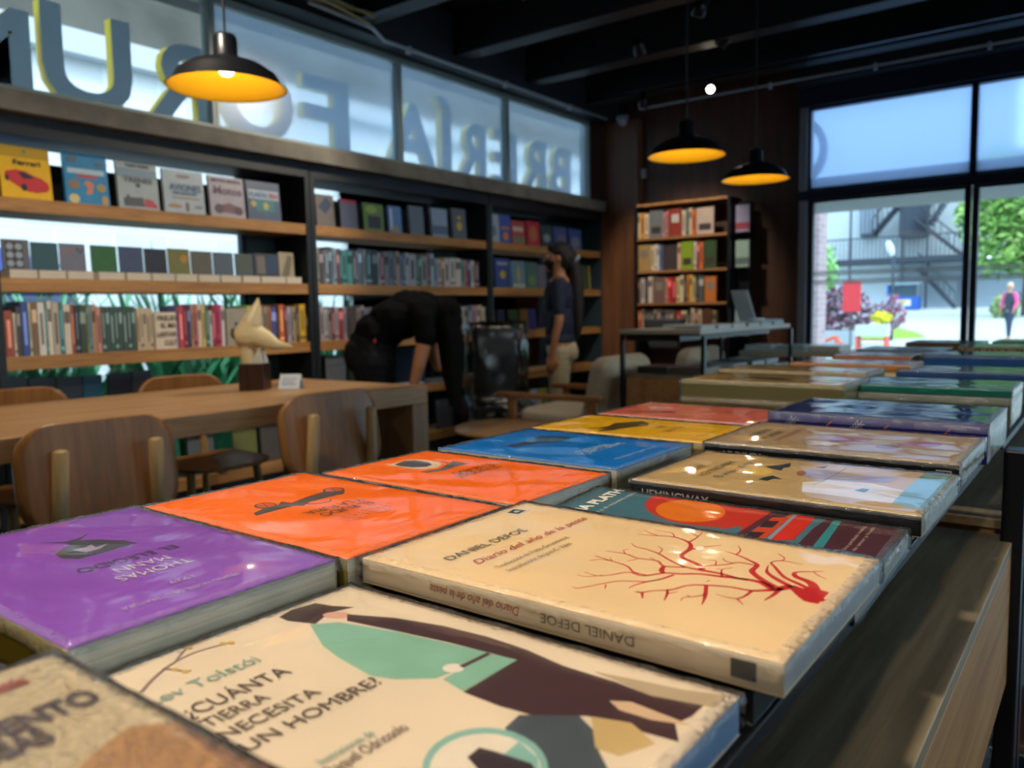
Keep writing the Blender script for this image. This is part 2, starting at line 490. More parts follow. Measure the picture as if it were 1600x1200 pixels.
(0.0022, -0.0391),
(-0.0057, -0.0273)], 'carriage_band', 2),
('plath', 'poly', '3a2a30', [(0.0592, -0.0299),
(0.0592, -0.0383),
(0.0592, -0.0371),
(0.0592, -0.0294)], 'carriage_window', 3),
('plath', 'poly', '3a2a30', [(0.0592, -0.0289),
(0.0592, -0.0367),
(0.0505, -0.0364),
(0.0474, -0.0289)], 'carriage_window', 3),
('plath', 'poly', '3a2a30', [(0.0389, -0.028),
(0.0412, -0.0359),
(0.0277, -0.0364),
(0.0251, -0.029)], 'carriage_window', 3),
('plath', 'poly', '3a2a30', [(0.014, -0.0273),
(0.0173, -0.0356),
(0.0043, -0.0353),
(0.0008, -0.0285)], 'carriage_window', 3),
('plath', 'poly', '8a98a8', [(0.0592, -0.0391),
(0.0592, -0.0415),
(0.0044, -0.0426),
(0.0028, -0.0401)], 'grey_rail', 2),
('plath', 'poly', 'cc3428', [(0.0592, -0.0415),
(0.0592, -0.0526),
(0.012, -0.0539),
(0.0044, -0.0426)], 'red_wall_field', 1),
('plath', 'poly', '4e2d38', [(0.0379, -0.0576),
(0.0592, -0.0987),
(0.055, -0.1045),
(-0.0292, -0.1025),
(-0.0128, -0.0702),
(0.002, -0.0583)], 'maroon_field', 1),
('plath', 'poly', '4e2d38', [(0.0592, -0.0594),
(0.0592, -0.0976),
(0.0452, -0.1031),
(0.0379, -0.0576)], 'maroon_sky_field', 1),
('plath', 'poly', '3a8a90', [(0.0592, -0.0637),
(0.0592, -0.0681),
(0.0048, -0.0722),
(0.0025, -0.0668)], 'teal_stripe', 2),
('plath', 'poly', 'dfe4e2', [(0.0592, -0.0887),
(0.0592, -0.0889),
(0.0592, -0.0887),
(0.0592, -0.0883),
(0.0592, -0.0875),
(0.0592, -0.0865),
(0.0592, -0.0852),
(0.0592, -0.0839),
(0.0592, -0.0824),
(0.0592, -0.0809),
(0.0592, -0.0795),
(0.0592, -0.0782),
(0.0592, -0.0771),
(0.0592, -0.0763),
(0.0592, -0.0757),
(0.0592, -0.0755),
(0.0592, -0.0756),
(0.0592, -0.076),
(0.0592, -0.0768),
(0.0592, -0.0779),
(0.0592, -0.0791),
(0.0592, -0.0805),
(0.0592, -0.082),
(0.0592, -0.0836),
(0.0592, -0.085),
(0.0592, -0.0863),
(0.0592, -0.0874),
(0.0592, -0.0882)], 'round_seal', 3),
('plath', 'text', 'ecebe2', 'SYLVIA PLATH', (-0.025, 0.0826), 0.0842, 0.0085, 'author_name', 0.0006, 0),
('plath', 'text', 'd4dcdc', 'Mary Ventura y el noveno reino', (-0.0321, 0.0718), 0.0911, 0.0042, 'title', 0, 0),
('plath', 'text', 'c8a8a0', 'Una parábola inédita', (0.0061, -0.0838), 0.0474, 0.0022, 'blurb_line', 0, 0),
('plath', 'text', 'c8a8a0', 'de amor y huida', (0.0081, -0.0886), 0.0458, 0.0022, 'blurb_line', 0, 0),
('hem', 'text', '3a3a3a', 'ERNEST', (-0.0287, 0.0681), 0.0362, 0.0068, 'author_first_name', 0, 0),
('hem', 'text', '3a3a3a', 'HEMINGWAY', (-0.0299, 0.056), 0.0644, 0.0068, 'author_name', 0, 0),
('hem', 'text', '4a5a68', 'El viejo y el mar', (-0.029, 0.0434), 0.0695, 0.0068, 'title', 0, 0),
('hem', 'poly', 'd8b860', [(0.0132, 0.0204),
(0.0097, 0.0195),
(0.0062, 0.019),
(0.0028, 0.019),
(-0.0004, 0.0195),
(-0.0031, 0.0205),
(-0.0053, 0.0218),
(-0.0068, 0.0236),
(-0.0076, 0.0255),
(-0.0077, 0.0277),
(-0.0069, 0.0299),
(-0.0055, 0.0321),
(-0.0033, 0.0341),
(-0.0006, 0.0359),
(0.0026, 0.0374),
(0.006, 0.0385),
(0.0097, 0.0391),
(0.0132, 0.0391),
(0.0165, 0.0387),
(0.0194, 0.0377),
(0.0218, 0.0363),
(0.0234, 0.0345),
(0.0242, 0.0324),
(0.0242, 0.0302),
(0.0233, 0.0279),
(0.0217, 0.0256),
(0.0194, 0.0236),
(0.0165, 0.0218)], 'yellow_sun_drawing', 1),
('hem', 'poly', '2e3c48', [(0.0291, 0.0316),
(0.0399, 0.0239),
(0.0531, 0.0189),
(0.0377, 0.0147),
(0.0302, 0.0174),
(0.02, 0.0156),
(0.021, 0.0199),
(0.024, 0.0258)], 'bird_drawing', 2),
('hem', 'poly', '2e3c48', [(-0.0195, 0.019),
(-0.0101, 0.0177),
(-0.0012, 0.0147),
(-0.0106, 0.0051),
(-0.0125, 0.0107),
(-0.0218, 0.0121)], 'bird_drawing', 2),
('hem', 'poly', '2e3c48', [(0.0459, -0.0015),
(0.05, -0.005),
(0.0563, -0.0087),
(0.0447, -0.0088)], 'bird_drawing', 2),
('hem', 'poly', 'a8a2b8', [(0.0211, 0.0034),
(0.0298, -0.0001),
(0.0364, -0.0135),
(0.0289, -0.0274),
(0.0393, -0.0536),
(0.0327, -0.0633),
(0.0152, -0.0588),
(0.0071, -0.0359),
(0.0049, -0.0194),
(0.005, -0.0061)], 'fish_drawing', 1),
('hem', 'poly', 'a07050', [(0.0188, -0.0029),
(0.0168, -0.0035),
(0.0147, -0.0039),
(0.0128, -0.004),
(0.0111, -0.004),
(0.0098, -0.0038),
(0.0087, -0.0034),
(0.0081, -0.0029),
(0.008, -0.0022),
(0.0082, -0.0014),
(0.009, -0.0006),
(0.0101, 0.0003),
(0.0116, 0.0012),
(0.0133, 0.002),
(0.0153, 0.0027),
(0.0173, 0.0032),
(0.0194, 0.0036),
(0.0213, 0.0038),
(0.0231, 0.0039),
(0.0245, 0.0037),
(0.0256, 0.0033),
(0.0262, 0.0027),
(0.0264, 0.002),
(0.0261, 0.0012),
(0.0253, 0.0003),
(0.0241, -0.0006),
(0.0226, -0.0015),
(0.0208, -0.0023)], 'fish_head_drawing', 2),
('hem', 'poly', 'dcd8da', [(-0.0133, -0.0103),
(0.0029, -0.0228),
(0.0078, -0.0523),
(-0.0033, -0.0744),
(-0.0459, -0.0755),
(-0.0432, -0.0488),
(-0.0424, -0.0192)], 'pale_sea_field', 1),  # pale sea print, with a reflection on the cover painted into it
('hem', 'poly', '8cbcd8', [(-0.0033, -0.0744),
(0.066, -0.075),
(0.0677, -0.093),
(-0.0528, -0.0955),
(-0.0459, -0.0755)], 'blue_sea_field', 1),
('hem', 'poly', '6a7c58', [(0.0677, -0.0747),
(0.0677, -0.0939),
(0.0495, -0.0925),
(0.0441, -0.0747)], 'green_shore_field', 2),
('hem', 'poly', '5a88a8', [(-0.0208, -0.047),
(-0.0114, -0.0501),
(-0.0121, -0.0549),
(-0.0235, -0.0543)], 'bird_drawing', 2),
('hem', 'stroke', '5a5450', [[(-0.0195, -0.0193, 0.0004),
(0.0064, -0.0218, 0.0004),
(0.0562, -0.0226, 0.0003)]], 'fishing_line_drawing', 3),
('hux', 'text', '3a3a3a', 'ALDOUS', (-0.0281, 0.075), 0.0557, 0.007, 'author_first_name', 0, 0),
('hux', 'text', '3a3a3a', 'HUXLEY', (-0.0328, 0.0604), 0.0529, 0.007, 'author_name', 0, 0),
('hux', 'text', 'a84838', 'Un mundo feliz', (-0.0339, 0.0486), 0.0786, 0.0065, 'title', 0, 0),
('hux', 'poly', 'a06a78', [(0.013, -0.0214),
(0.0089, -0.0218),
(0.0046, -0.0214),
(0.0003, -0.0202),
(-0.0039, -0.0182),
(-0.0077, -0.0155),
(-0.011, -0.0124),
(-0.0136, -0.0088),
(-0.0154, -0.0051),
(-0.0163, -0.0013),
(-0.0163, 0.0024),
(-0.0153, 0.0057),
(-0.0134, 0.0085),
(-0.0106, 0.0107),
(-0.0072, 0.0122),
(-0.0032, 0.0128),
(0.0012, 0.0125),
(0.0056, 0.0114),
(0.01, 0.0094),
(0.014, 0.0067),
(0.0175, 0.0034),
(0.0202, -0.0003),
(0.0221, -0.0042),
(0.0229, -0.0081),
(0.0227, -0.0119),
(0.0216, -0.0152),
(0.0194, -0.018),
(0.0165, -0.0201)], 'flower_drawing', 1),
('hux', 'poly', 'a06a78', [(0.0182, -0.0768),
(0.0143, -0.077),
(0.0102, -0.0764),
(0.006, -0.075),
(0.002, -0.0729),
(-0.0017, -0.0703),
(-0.0049, -0.0672),
(-0.0074, -0.0638),
(-0.0091, -0.0602),
(-0.01, -0.0567),
(-0.0099, -0.0533),
(-0.0089, -0.0504),
(-0.0071, -0.0479),
(-0.0044, -0.046),
(-0.0011, -0.0449),
(0.0028, -0.0446),
(0.007, -0.0451),
(0.0113, -0.0464),
(0.0155, -0.0485),
(0.0194, -0.0512),
(0.0227, -0.0544),
(0.0253, -0.0579),
(0.0271, -0.0616),
(0.0279, -0.0653),
(0.0277, -0.0687),
(0.0266, -0.0717),
(0.0245, -0.0741),
(0.0217, -0.0758)], 'flower_drawing', 1),
('hux', 'poly', '8c7480', [(-0.0133, -0.0493),
(-0.0157, -0.0496),
(-0.0183, -0.0494),
(-0.0209, -0.0487),
(-0.0233, -0.0477),
(-0.0255, -0.0463),
(-0.0274, -0.0446),
(-0.0288, -0.0427),
(-0.0297, -0.0407),
(-0.0301, -0.0388),
(-0.0299, -0.0368),
(-0.0291, -0.0351),
(-0.0278, -0.0336),
(-0.0261, -0.0325),
(-0.0239, -0.0318),
(-0.0215, -0.0315),
(-0.0189, -0.0316),
(-0.0162, -0.0322),
(-0.0137, -0.0333),
(-0.0114, -0.0347),
(-0.0095, -0.0364),
(-0.008, -0.0383),
(-0.0071, -0.0404),
(-0.0068, -0.0424),
(-0.007, -0.0444),
(-0.0079, -0.0461),
(-0.0092, -0.0475),
(-0.0111, -0.0486)], 'flower_drawing', 2),
('or1', 'poly', '4a4644', [(-0.0425, -0.0257),
(-0.0411, -0.0244),
(-0.0396, -0.0235),
(-0.0379, -0.0229),
(-0.0362, -0.0227),
(-0.0345, -0.0229),
(-0.033, -0.0236),
(-0.0317, -0.0246),
(-0.0306, -0.0259),
(-0.0299, -0.0275),
(-0.0295, -0.0292),
(-0.0295, -0.031),
(-0.0299, -0.0329),
(-0.0306, -0.0347),
(-0.0316, -0.0362),
(-0.033, -0.0376),
(-0.0345, -0.0386),
(-0.0362, -0.0392),
(-0.0379, -0.0395),
(-0.0396, -0.0392),
(-0.0412, -0.0386),
(-0.0426, -0.0376),
(-0.0437, -0.0362),
(-0.0444, -0.0346),
(-0.0448, -0.0328),
(-0.0448, -0.0309),
(-0.0443, -0.0291),
(-0.0436, -0.0273)], 'wheel_drawing', 2),
('or1', 'poly', 'e0641a', [(-0.0414, -0.0267),
(-0.0404, -0.0258),
(-0.0392, -0.025),
(-0.0379, -0.0246),
(-0.0366, -0.0246),
(-0.0353, -0.0248),
(-0.0341, -0.0253),
(-0.033, -0.0262),
(-0.0321, -0.0272),
(-0.0315, -0.0285),
(-0.0312, -0.0298),
(-0.0311, -0.0313),
(-0.0314, -0.0327),
(-0.0319, -0.034),
(-0.0327, -0.0352),
(-0.0337, -0.0362),
(-0.0349, -0.037),
(-0.0362, -0.0374),
(-0.0375, -0.0375),
(-0.0388, -0.0373),
(-0.0401, -0.0368),
(-0.0412, -0.0359),
(-0.0421, -0.0348),
(-0.0427, -0.0336),
(-0.043, -0.0322),
(-0.0431, -0.0307),
(-0.0428, -0.0293),
(-0.0422, -0.0279)], 'wheel_gap_drawing', 3),
('or1', 'stroke', '4a4644', [[(-0.0329, -0.0347, 0.0008),
(-0.0416, -0.0277, 0.0008)],
[(-0.0403, -0.0374, 0.0008),
(-0.0339, -0.0248, 0.0008)]], 'spoke_drawing', 4),
('or1', 'poly', '4a4644', [(0.0135, -0.0277),
(0.0147, -0.0264),
(0.0161, -0.0253),
(0.0176, -0.0247),
(0.0192, -0.0244),
(0.0207, -0.0246),
(0.0222, -0.0252),
(0.0234, -0.0262),
(0.0245, -0.0275),
(0.0252, -0.029),
(0.0256, -0.0308),
(0.0257, -0.0327),
(0.0254, -0.0346),
(0.0248, -0.0364),
(0.0239, -0.038),
(0.0227, -0.0394),
(0.0213, -0.0405),
(0.0197, -0.0412),
(0.0181, -0.0415),
(0.0166, -0.0414),
(0.0151, -0.0408),
(0.0138, -0.0398),
(0.0127, -0.0385),
(0.012, -0.0368),
(0.0116, -0.035),
(0.0115, -0.0331),
(0.0119, -0.0312),
(0.0125, -0.0294)], 'wheel_drawing', 2),
('or1', 'poly', 'e0641a', [(0.0145, -0.0287),
(0.0154, -0.0278),
(0.0164, -0.027),
(0.0176, -0.0266),
(0.0188, -0.0265),
(0.02, -0.0267),
(0.0211, -0.0272),
(0.0221, -0.028),
(0.023, -0.0291),
(0.0236, -0.0303),
(0.024, -0.0316),
(0.0241, -0.0331),
(0.0239, -0.0345),
(0.0235, -0.0358),
(0.0229, -0.037),
(0.022, -0.038),
(0.021, -0.0388),
(0.0198, -0.0392),
(0.0186, -0.0394),
(0.0174, -0.0392),
(0.0162, -0.0387),
(0.0152, -0.0379),
(0.0143, -0.0368),
(0.0137, -0.0355),
(0.0133, -0.0342),
(0.0132, -0.0327),
(0.0134, -0.0313),
(0.0138, -0.0299)], 'wheel_gap_drawing', 3),
('or1', 'stroke', '4a4644', [[(0.0227, -0.0367, 0.0008),
(0.0146, -0.029, 0.0008)],
[(0.0163, -0.0388, 0.0008),
(0.021, -0.0271, 0.0008)]], 'spoke_drawing', 4),
('or1', 'poly', '55504e', [(0.0354, -0.0221),
(0.0257, -0.0266),
(0.0126, -0.0275),
(0.0058, -0.0332),
(0.0051, -0.024),
(-0.0128, -0.0298),
(-0.0286, -0.0321),
(-0.0404, -0.023),
(-0.0333, -0.0157),
(-0.0213, -0.0167),
(-0.0049, -0.0167),
(0.0047, -0.0113),
(0.0081, -0.0167),
(0.0182, -0.0167),
(0.038, -0.016)], 'carriage_drawing', 1),
('or1', 'stroke', '55504e', [[(-0.0025, -0.0203, 0.00096),
(-0.0005, -0.0112, 0.00096),
(-0.0105, -0.0055, 0.00096),
(-0.0166, -0.0095, 0.0008)]], 'carriage_step_drawing', 2),
('or1', 'text', 'f0a080', 'WILLIAM', (-0.0227, 0.0371), 0.0369, 0.0088, 'author_first_name', 0, 0),
('or1', 'text', 'f0a080', 'FAULKNER', (-0.0262, 0.0283), 0.0433, 0.0088, 'author_name', 0, 0),
('or1', 'text', '6b4a38', 'EL RUIDO', (-0.0256, 0.0152), 0.0412, 0.0088, 'title', 0, 0),
('or1', 'text', '6b4a38', 'Y LA FURIA', (-0.0274, 0.0039), 0.0454, 0.0088, 'title', 0, 0),
('or1', 'text', 'f0a080', 'PREMIO NOBEL DE LITERATURA', (-0.0366, 0.0764), 0.0641, 0.0036, 'prize_line', 0, 0),
('or1', 'text', 'f0a080', '1949', (-0.0072, 0.0689), 0.0107, 0.0036, 'prize_year', 0, 0),
('or2', 'poly', 'e8cdb0', [(0.0096, -0.0759),
(-0.0202, -0.0776),
(-0.0246, -0.0639),
(-0.0238, -0.0489),
(-0.0176, -0.0391),
(-0.0059, -0.0337),
(0.0049, -0.0363),
(0.0093, -0.0468),
(0.0087, -0.0592)], 'portrait_outline', 1),
('or2', 'poly', '565a66', [(0.005, -0.0717),
(-0.0125, -0.0768),
(-0.019, -0.0697),
(-0.0175, -0.0534),
(-0.0118, -0.0446),
(-0.0024, -0.0431),
(0.0049, -0.051),
(0.0066, -0.0634)], 'portrait_drawing', 2),
('or2', 'poly', '6e6a68', [(-0.0323, -0.04),
(-0.032, -0.0223),
(-0.0148, -0.0231),
(-0.0004, -0.0206),
(0.0139, -0.0258),
(0.0144, -0.0335),
(-0.0031, -0.0271)], 'collar_drawing', 1),
('or2', 'stroke', '4a3428', [[(-0.0246, -0.0573, 0.00064),
(-0.0255, -0.043, 0.00064),
(-0.0196, -0.0345, 0.00064),
(-0.0046, -0.0284, 0.00064)],
[(-0.0276, -0.0492, 0.00048),
(-0.0255, -0.0366, 0.00048),
(-0.0219, -0.0308, 0.00048),
(-0.0089, -0.0251, 0.00048)]], 'outline_drawing', 3),
('or2', 'text', '6b4a38', 'EL LEGADO', (-0.0382, -0.0077), 0.046, 0.0085, 'title', 0, 0),
('or2', 'text', '6b4a38', 'DE HUMBOLDT', (-0.0353, 0.002), 0.0514, 0.0085, 'title', 0, 0),
('or2', 'text', 'f0a080', 'BELLOW', (-0.03, 0.0144), 0.0338, 0.0085, 'author_name', 0, 0),
('or2', 'text', 'f0a080', 'SAUL', (-0.0227, 0.0253), 0.0183, 0.0085, 'author_first_name', 0, 0),
('or2', 'text', 'f0a080', 'PREMIO NOBEL DE LITERATURA', (-0.0427, 0.0673), 0.0597, 0.0036, 'prize_line', 0, 0),
('purple', 'poly', '4a4a50', [(0.008, -0.0624),
(-0.001, -0.0522),
(-0.0078, -0.053),
(-0.0175, -0.0588),
(-0.007, -0.0483),
(-0.0149, -0.0397),
(-0.0217, -0.0262),
(-0.0233, -0.0153),
(-0.0159, -0.015),
(-0.0034, -0.0134),
(0.0093, -0.0129),
(0.0143, -0.0218),
(0.013, -0.0317),
(0.0055, -0.0399),
(-0.0, -0.0437),
(0.0004, -0.0492)], 'bust_drawing', 1),
('purple', 'poly', 'a898b0', [(0.0041, -0.0323),
(-0.003, -0.0312),
(-0.0067, -0.0337),
(-0.006, -0.0267),
(-0.0132, -0.028),
(-0.0064, -0.0221),
(0.0018, -0.0211)], 'bust_highlight_drawing', 2),
('purple', 'text', '584868', 'EL ELEGIDO', (-0.0316, 0.0053), 0.0518, 0.0085, 'title', 0, 0),
('purple', 'text', 'd8c8d8', 'MANN', (-0.0184, 0.0202), 0.0276, 0.0088, 'author_name', 0, 0),
('purple', 'text', 'd8c8d8', 'THOMAS', (-0.0223, 0.0341), 0.0375, 0.0088, 'author_first_name', 0, 0),
('purple', 'text', 'c8b4d4', '1929', (-0.0087, 0.0621), 0.0121, 0.0042, 'prize_year', 0, 0),
('purple', 'text', 'c8b4d4', 'PREMIO NOBEL DE LITERATURA', (-0.0229, 0.0768), 0.0565, 0.0042, 'prize_line', 0, 0),
('blue', 'poly', '2c4a68', [(0.0281, -0.048),
(0.0099, -0.0469),
(-0.0386, -0.0539),
(-0.0486, -0.0327),
(-0.0428, -0.0206),
(-0.0179, -0.0167),
(0.0011, -0.0324),
(0.0292, -0.0368)], 'figure_drawing', 1),
('blue', 'text', 'b8d4e8', 'GABRIEL GARCÍA', (-0.0431, 0.0311), 0.0752, 0.0085, 'author_first_name', 0, 0),
('blue', 'text', 'b8d4e8', 'MÁRQUEZ', (-0.0267, 0.0234), 0.0479, 0.0085, 'author_name', 0, 0),
('blue', 'text', 'b8d4e8', 'PREMIO NOBEL DE LITERATURA', (-0.0397, 0.0692), 0.0736, 0.004, 'prize_line', 0, 0),
('yel', 'poly', '4a4020', [(0.0329, -0.0525),
(0.0278, -0.0412),
(0.0119, -0.0374),
(-0.0155, -0.0442),
(-0.0251, -0.0361),
(-0.0427, -0.0255),
(-0.0301, -0.0106),
(-0.0126, -0.0032),
(-0.0022, -0.0105),
(0.0146, -0.0163),
(0.0323, -0.0191),
(0.0452, -0.0265),
(0.0429, -0.0322),
(0.0274, -0.0305),
(0.035, -0.0435)], 'leopard_drawing', 1),
('yel', 'text', '7a5c10', 'BORGES', (-0.018, 0.0088), 0.0172, 0.008, 'author_name', 0, 0),
('yel', 'text', '7a5c10', 'FICCIONES', (-0.0216, 0.0278), 0.0382, 0.008, 'title', 0, 0),
('yel', 'stroke', '8a6a18', [[(0.0388, 0.0695, 0.0005),
(-0.0284, 0.0744, 0.0005)]], 'rule_line', 1),
('pink', 'poly', '8a3a34', [(0.0326, -0.0799),
(0.0157, -0.0569),
(0.0061, -0.0257),
(0.0102, -0.0121),
(0.0318, -0.0438)], 'figure_drawing', 1),
('pink', 'poly', 'e0b8a8', [(-0.0163, -0.0736),
(-0.0344, -0.0525),
(-0.0209, -0.0386),
(0.001, -0.0596)], 'title_band', 1),
('tolstoi', 'poly', '4a3834', [(0.0257, 0.0966),
(0.0345, 0.0993),
(0.0467, 0.097),
(0.0492, 0.0869),
(0.0537, 0.0775),
(0.0424, 0.0817),
(0.0361, 0.079),
(0.0299, 0.0764),
(0.0251, 0.09)], 'hat_drawing', 1),
('tolstoi', 'poly', 'd8a898', [(0.0463, 0.0709),
(0.0456, 0.0703),
(0.0448, 0.0701),
(0.0438, 0.0702),
(0.0428, 0.0706),
(0.0418, 0.0713),
(0.0408, 0.0722),
(0.0399, 0.0734),
(0.0392, 0.0747),
(0.0386, 0.076),
(0.0381, 0.0774),
(0.038, 0.0788),
(0.038, 0.08),
(0.0382, 0.0811),
(0.0387, 0.0819),
(0.0394, 0.0824),
(0.0402, 0.0827),
(0.0412, 0.0826),
(0.0422, 0.0822),
(0.0432, 0.0815),
(0.0442, 0.0806),
(0.0451, 0.0794),
(0.0459, 0.0781),
(0.0465, 0.0767),
(0.0469, 0.0753),
(0.0471, 0.0739),
(0.0471, 0.0727),
(0.0468, 0.0717)], 'face_drawing', 2),
('tolstoi', 'poly', '4a3238', [(0.0458, 0.0733),
(0.0553, 0.0518),
(0.0608, 0.0276),
(0.0627, 0.0043),
(0.0616, -0.0174),
(0.0577, -0.0375),
(0.0575, -0.0607),
(0.0554, -0.0766),
(0.0593, -0.0946),
(0.05, -0.0943),
(0.0426, -0.092),
(0.0331, -0.0979),
(0.0316, -0.083),
(0.0303, -0.0654),
(0.0201, -0.0509),
(0.0185, -0.0366),
(0.0191, -0.0195),
(0.0518, -0.0197),
(0.0507, -0.0064),
(0.0489, 0.0148),
(0.0449, 0.0413),
(0.0406, 0.0674)], 'dress_drawing', 1),
('tolstoi', 'poly', 'd8b898', [(0.0438, -0.0661),
(0.0475, -0.0729),
(0.0459, -0.0875),
(0.0446, -0.0975),
(0.0404, -0.0843),
(0.0401, -0.0722)], 'dress_gap_drawing', 2),
('tolstoi', 'poly', '8ab8a4', [(0.028, 0.0776),
(0.0373, 0.069),
(0.044, 0.0404),
(0.0477, 0.0159),
(0.0507, -0.0064),
(0.0302, -0.006),
(0.0213, -0.0037),
(0.0121, 0.0083),
(0.0088, 0.0177),
(0.0124, 0.0402),
(0.0164, 0.0548)], 'shawl_drawing', 2),
('tolstoi', 'poly', '8ab8a4', [(0.0501, -0.0068),
(0.0518, -0.0197),
(0.0196, -0.0191),
(0.0225, -0.0067)], 'basket_drawing', 2),
('tolstoi', 'poly', 'e4d8cc', [(0.034, -0.0072),
(0.0333, -0.0076),
(0.0325, -0.0079),
(0.0317, -0.008),
(0.0309, -0.0078),
(0.0301, -0.0075),
(0.0294, -0.0069),
(0.0288, -0.0062),
(0.0283, -0.0054),
(0.028, -0.0045),
(0.0279, -0.0036),
(0.028, -0.0026),
(0.0282, -0.0017),
(0.0286, -0.0009),
(0.0292, -0.0003),
(0.0299, 0.0002),
(0.0307, 0.0005),
(0.0315, 0.0006),
(0.0324, 0.0004),
(0.0332, 0.0001),
(0.0339, -0.0005),
(0.0345, -0.0012),
(0.035, -0.002),
(0.0353, -0.0029),
(0.0354, -0.0039),
(0.0353, -0.0049),
(0.0351, -0.0058),
(0.0346, -0.0065)], 'hand_drawing', 3),
('tolstoi', 'stroke', '5a3c3c', [[(0.0342, -0.0056, 0.0024),
(0.0501, -0.0068, 0.0024)]], 'strap_drawing', 3),
('tolstoi', 'poly', '4c545c', [(0.0174, -0.0461),
(0.0287, -0.0631),
(0.0236, -0.0718),
(0.0134, -0.0801),
(0.0044, -0.0897),
(-0.0121, -0.0664),
(0.008, -0.0473)], 'boulder_drawing', 1),
('tolstoi', 'poly', 'c8ac78', [(0.0306, -0.0668),
(0.0347, -0.0798),
(0.0277, -0.0922),
(0.0151, -0.0863),
(0.0147, -0.0779)], 'ochre_ground_drawing', 1),
('tolstoi', 'poly', 'b8a488', [(0.0604, -0.0504),
(0.0661, -0.0839),
(0.0709, -0.0986),
(0.0603, -0.0986),
(0.0554, -0.0766)], 'grass_wash_drawing', 0.6),
('tolstoi', 'poly', '88b4ac', [(-0.0038, -0.0727),
(-0.0081, -0.0751),
(-0.0125, -0.0765),
(-0.0169, -0.0769),
(-0.021, -0.0764),
(-0.0248, -0.075),
(-0.0281, -0.0728),
(-0.0307, -0.07),
(-0.0326, -0.0665),
(-0.0337, -0.0625),
(-0.0339, -0.0583),
(-0.0333, -0.0539),
(-0.0317, -0.0495),
(-0.0292, -0.0453),
(-0.0259, -0.0416),
(-0.022, -0.0385),
(-0.0174, -0.0362),
(-0.0126, -0.035),
(-0.0078, -0.035),
(-0.0031, -0.0361),
(0.0009, -0.0385),
(0.0041, -0.0419),
(0.0063, -0.0461),
(0.0073, -0.0509),
(0.007, -0.0559),
(0.0057, -0.0609),
(0.0033, -0.0655),
(0.0, -0.0695)], 'sticker_ring', 3),
('tolstoi', 'poly', 'e0d4c4', [(-0.0054, -0.0712),
(-0.0091, -0.0733),
(-0.013, -0.0745),
(-0.0169, -0.0749),
(-0.0205, -0.0745),
(-0.0239, -0.0732),
(-0.0268, -0.0713),
(-0.0292, -0.0687),
(-0.0309, -0.0656),
(-0.0318, -0.0621),
(-0.032, -0.0583),
(-0.0315, -0.0544),
(-0.0301, -0.0505),
(-0.0279, -0.0469),
(-0.025, -0.0437),
(-0.0215, -0.041),
(-0.0176, -0.0391),
(-0.0134, -0.0381),
(-0.0091, -0.0381),
(-0.0051, -0.0392),
(-0.0016, -0.0413),
(0.0012, -0.0442),
(0.0031, -0.0479),
(0.004, -0.0521),
(0.0038, -0.0565),
(0.0027, -0.0608),
(0.0007, -0.0648),
(-0.0021, -0.0684)], 'sticker_field', 4),
('tolstoi', 'poly', '88b4ac', [(-0.0152, -0.0575),
(0.0037, -0.0562),
(-0.0005, -0.0663),
(-0.0079, -0.0725)], 'sticker_wedge', 5),
('tolstoi', 'poly', '3c3038', [(-0.013, -0.0485),
(-0.0065, -0.048),
(-0.0054, -0.0536),
(-0.0042, -0.0667),
(-0.008, -0.0723),
(-0.0176, -0.0587)], 'sticker_emblem', 6),
('tolstoi', 'text', '88a8a0', 'Lev Tolstói', (-0.0533, 0.0633), 0.0459, 0.0075, 'author_name', 0, 0),
('tolstoi', 'text', '5a4c48', '¿CUÁNTA', (-0.0495, 0.0447), 0.0425, 0.0086, 'title', 0, 0),
('tolstoi', 'text', '5a4c48', 'TIERRA', (-0.0497, 0.0336), 0.0251, 0.007, 'title', 0, 0),
('tolstoi', 'text', '5a4c48', 'NECESITA', (-0.0506, 0.0219), 0.0392, 0.007, 'title', 0, 0),
('tolstoi', 'text', '5a4c48', 'UN HOMBRE?', (-0.0507, 0.0098), 0.0582, 0.007, 'title', 0, 0),
('tolstoi', 'text', '88a8a0', 'Ilustraciones de', (-0.042, -0.0153), 0.022, 0.0042, 'credit_line', 0, 0),
('tolstoi', 'text', '6a5c58', 'Raquel Odriosolo', (-0.0437, -0.022), 0.0327, 0.0055, 'illustrator_name', 0, 0),
('tolstoi', 'stroke', '8a7470', [[(-0.0496, 0.0776, 0.0014),
(-0.0411, 0.0845, 0.0012),
(-0.0303, 0.0907, 0.001),
(-0.0183, 0.0931, 0.0008),
(-0.0046, 0.09, 0.0006)],
[(-0.0279, 0.0918, 0.0008),
(-0.0176, 0.1003, 0.0008),
(-0.0124, 0.1013, 0.0006)],
[(-0.0341, 0.0899, 0.0008),
(-0.0307, 0.0814, 0.0008),
(-0.0288, 0.0788, 0.0006)]], 'twig_drawing', 1),
('tolstoi', 'poly', 'c8a850', [(-0.0311, 0.0838),
(-0.0312, 0.0836),
(-0.0314, 0.0834),
(-0.0317, 0.0833),
(-0.0319, 0.0833),
(-0.0321, 0.0834),
(-0.0324, 0.0836),
(-0.0326, 0.0838),
(-0.0327, 0.0841),
(-0.0329, 0.0845),
(-0.0329, 0.0848),
(-0.033, 0.0852),
(-0.0329, 0.0855),
(-0.0328, 0.0859),
(-0.0327, 0.0862),
(-0.0325, 0.0864),
(-0.0323, 0.0866),
(-0.0321, 0.0866),
(-0.0319, 0.0866),
(-0.0316, 0.0866),
(-0.0314, 0.0864),
(-0.0312, 0.0862),
(-0.031, 0.0859),
(-0.0309, 0.0855),
(-0.0308, 0.0852),
(-0.0308, 0.0848),
(-0.0309, 0.0844),
(-0.0309, 0.0841)], 'blossom_drawing', 2),
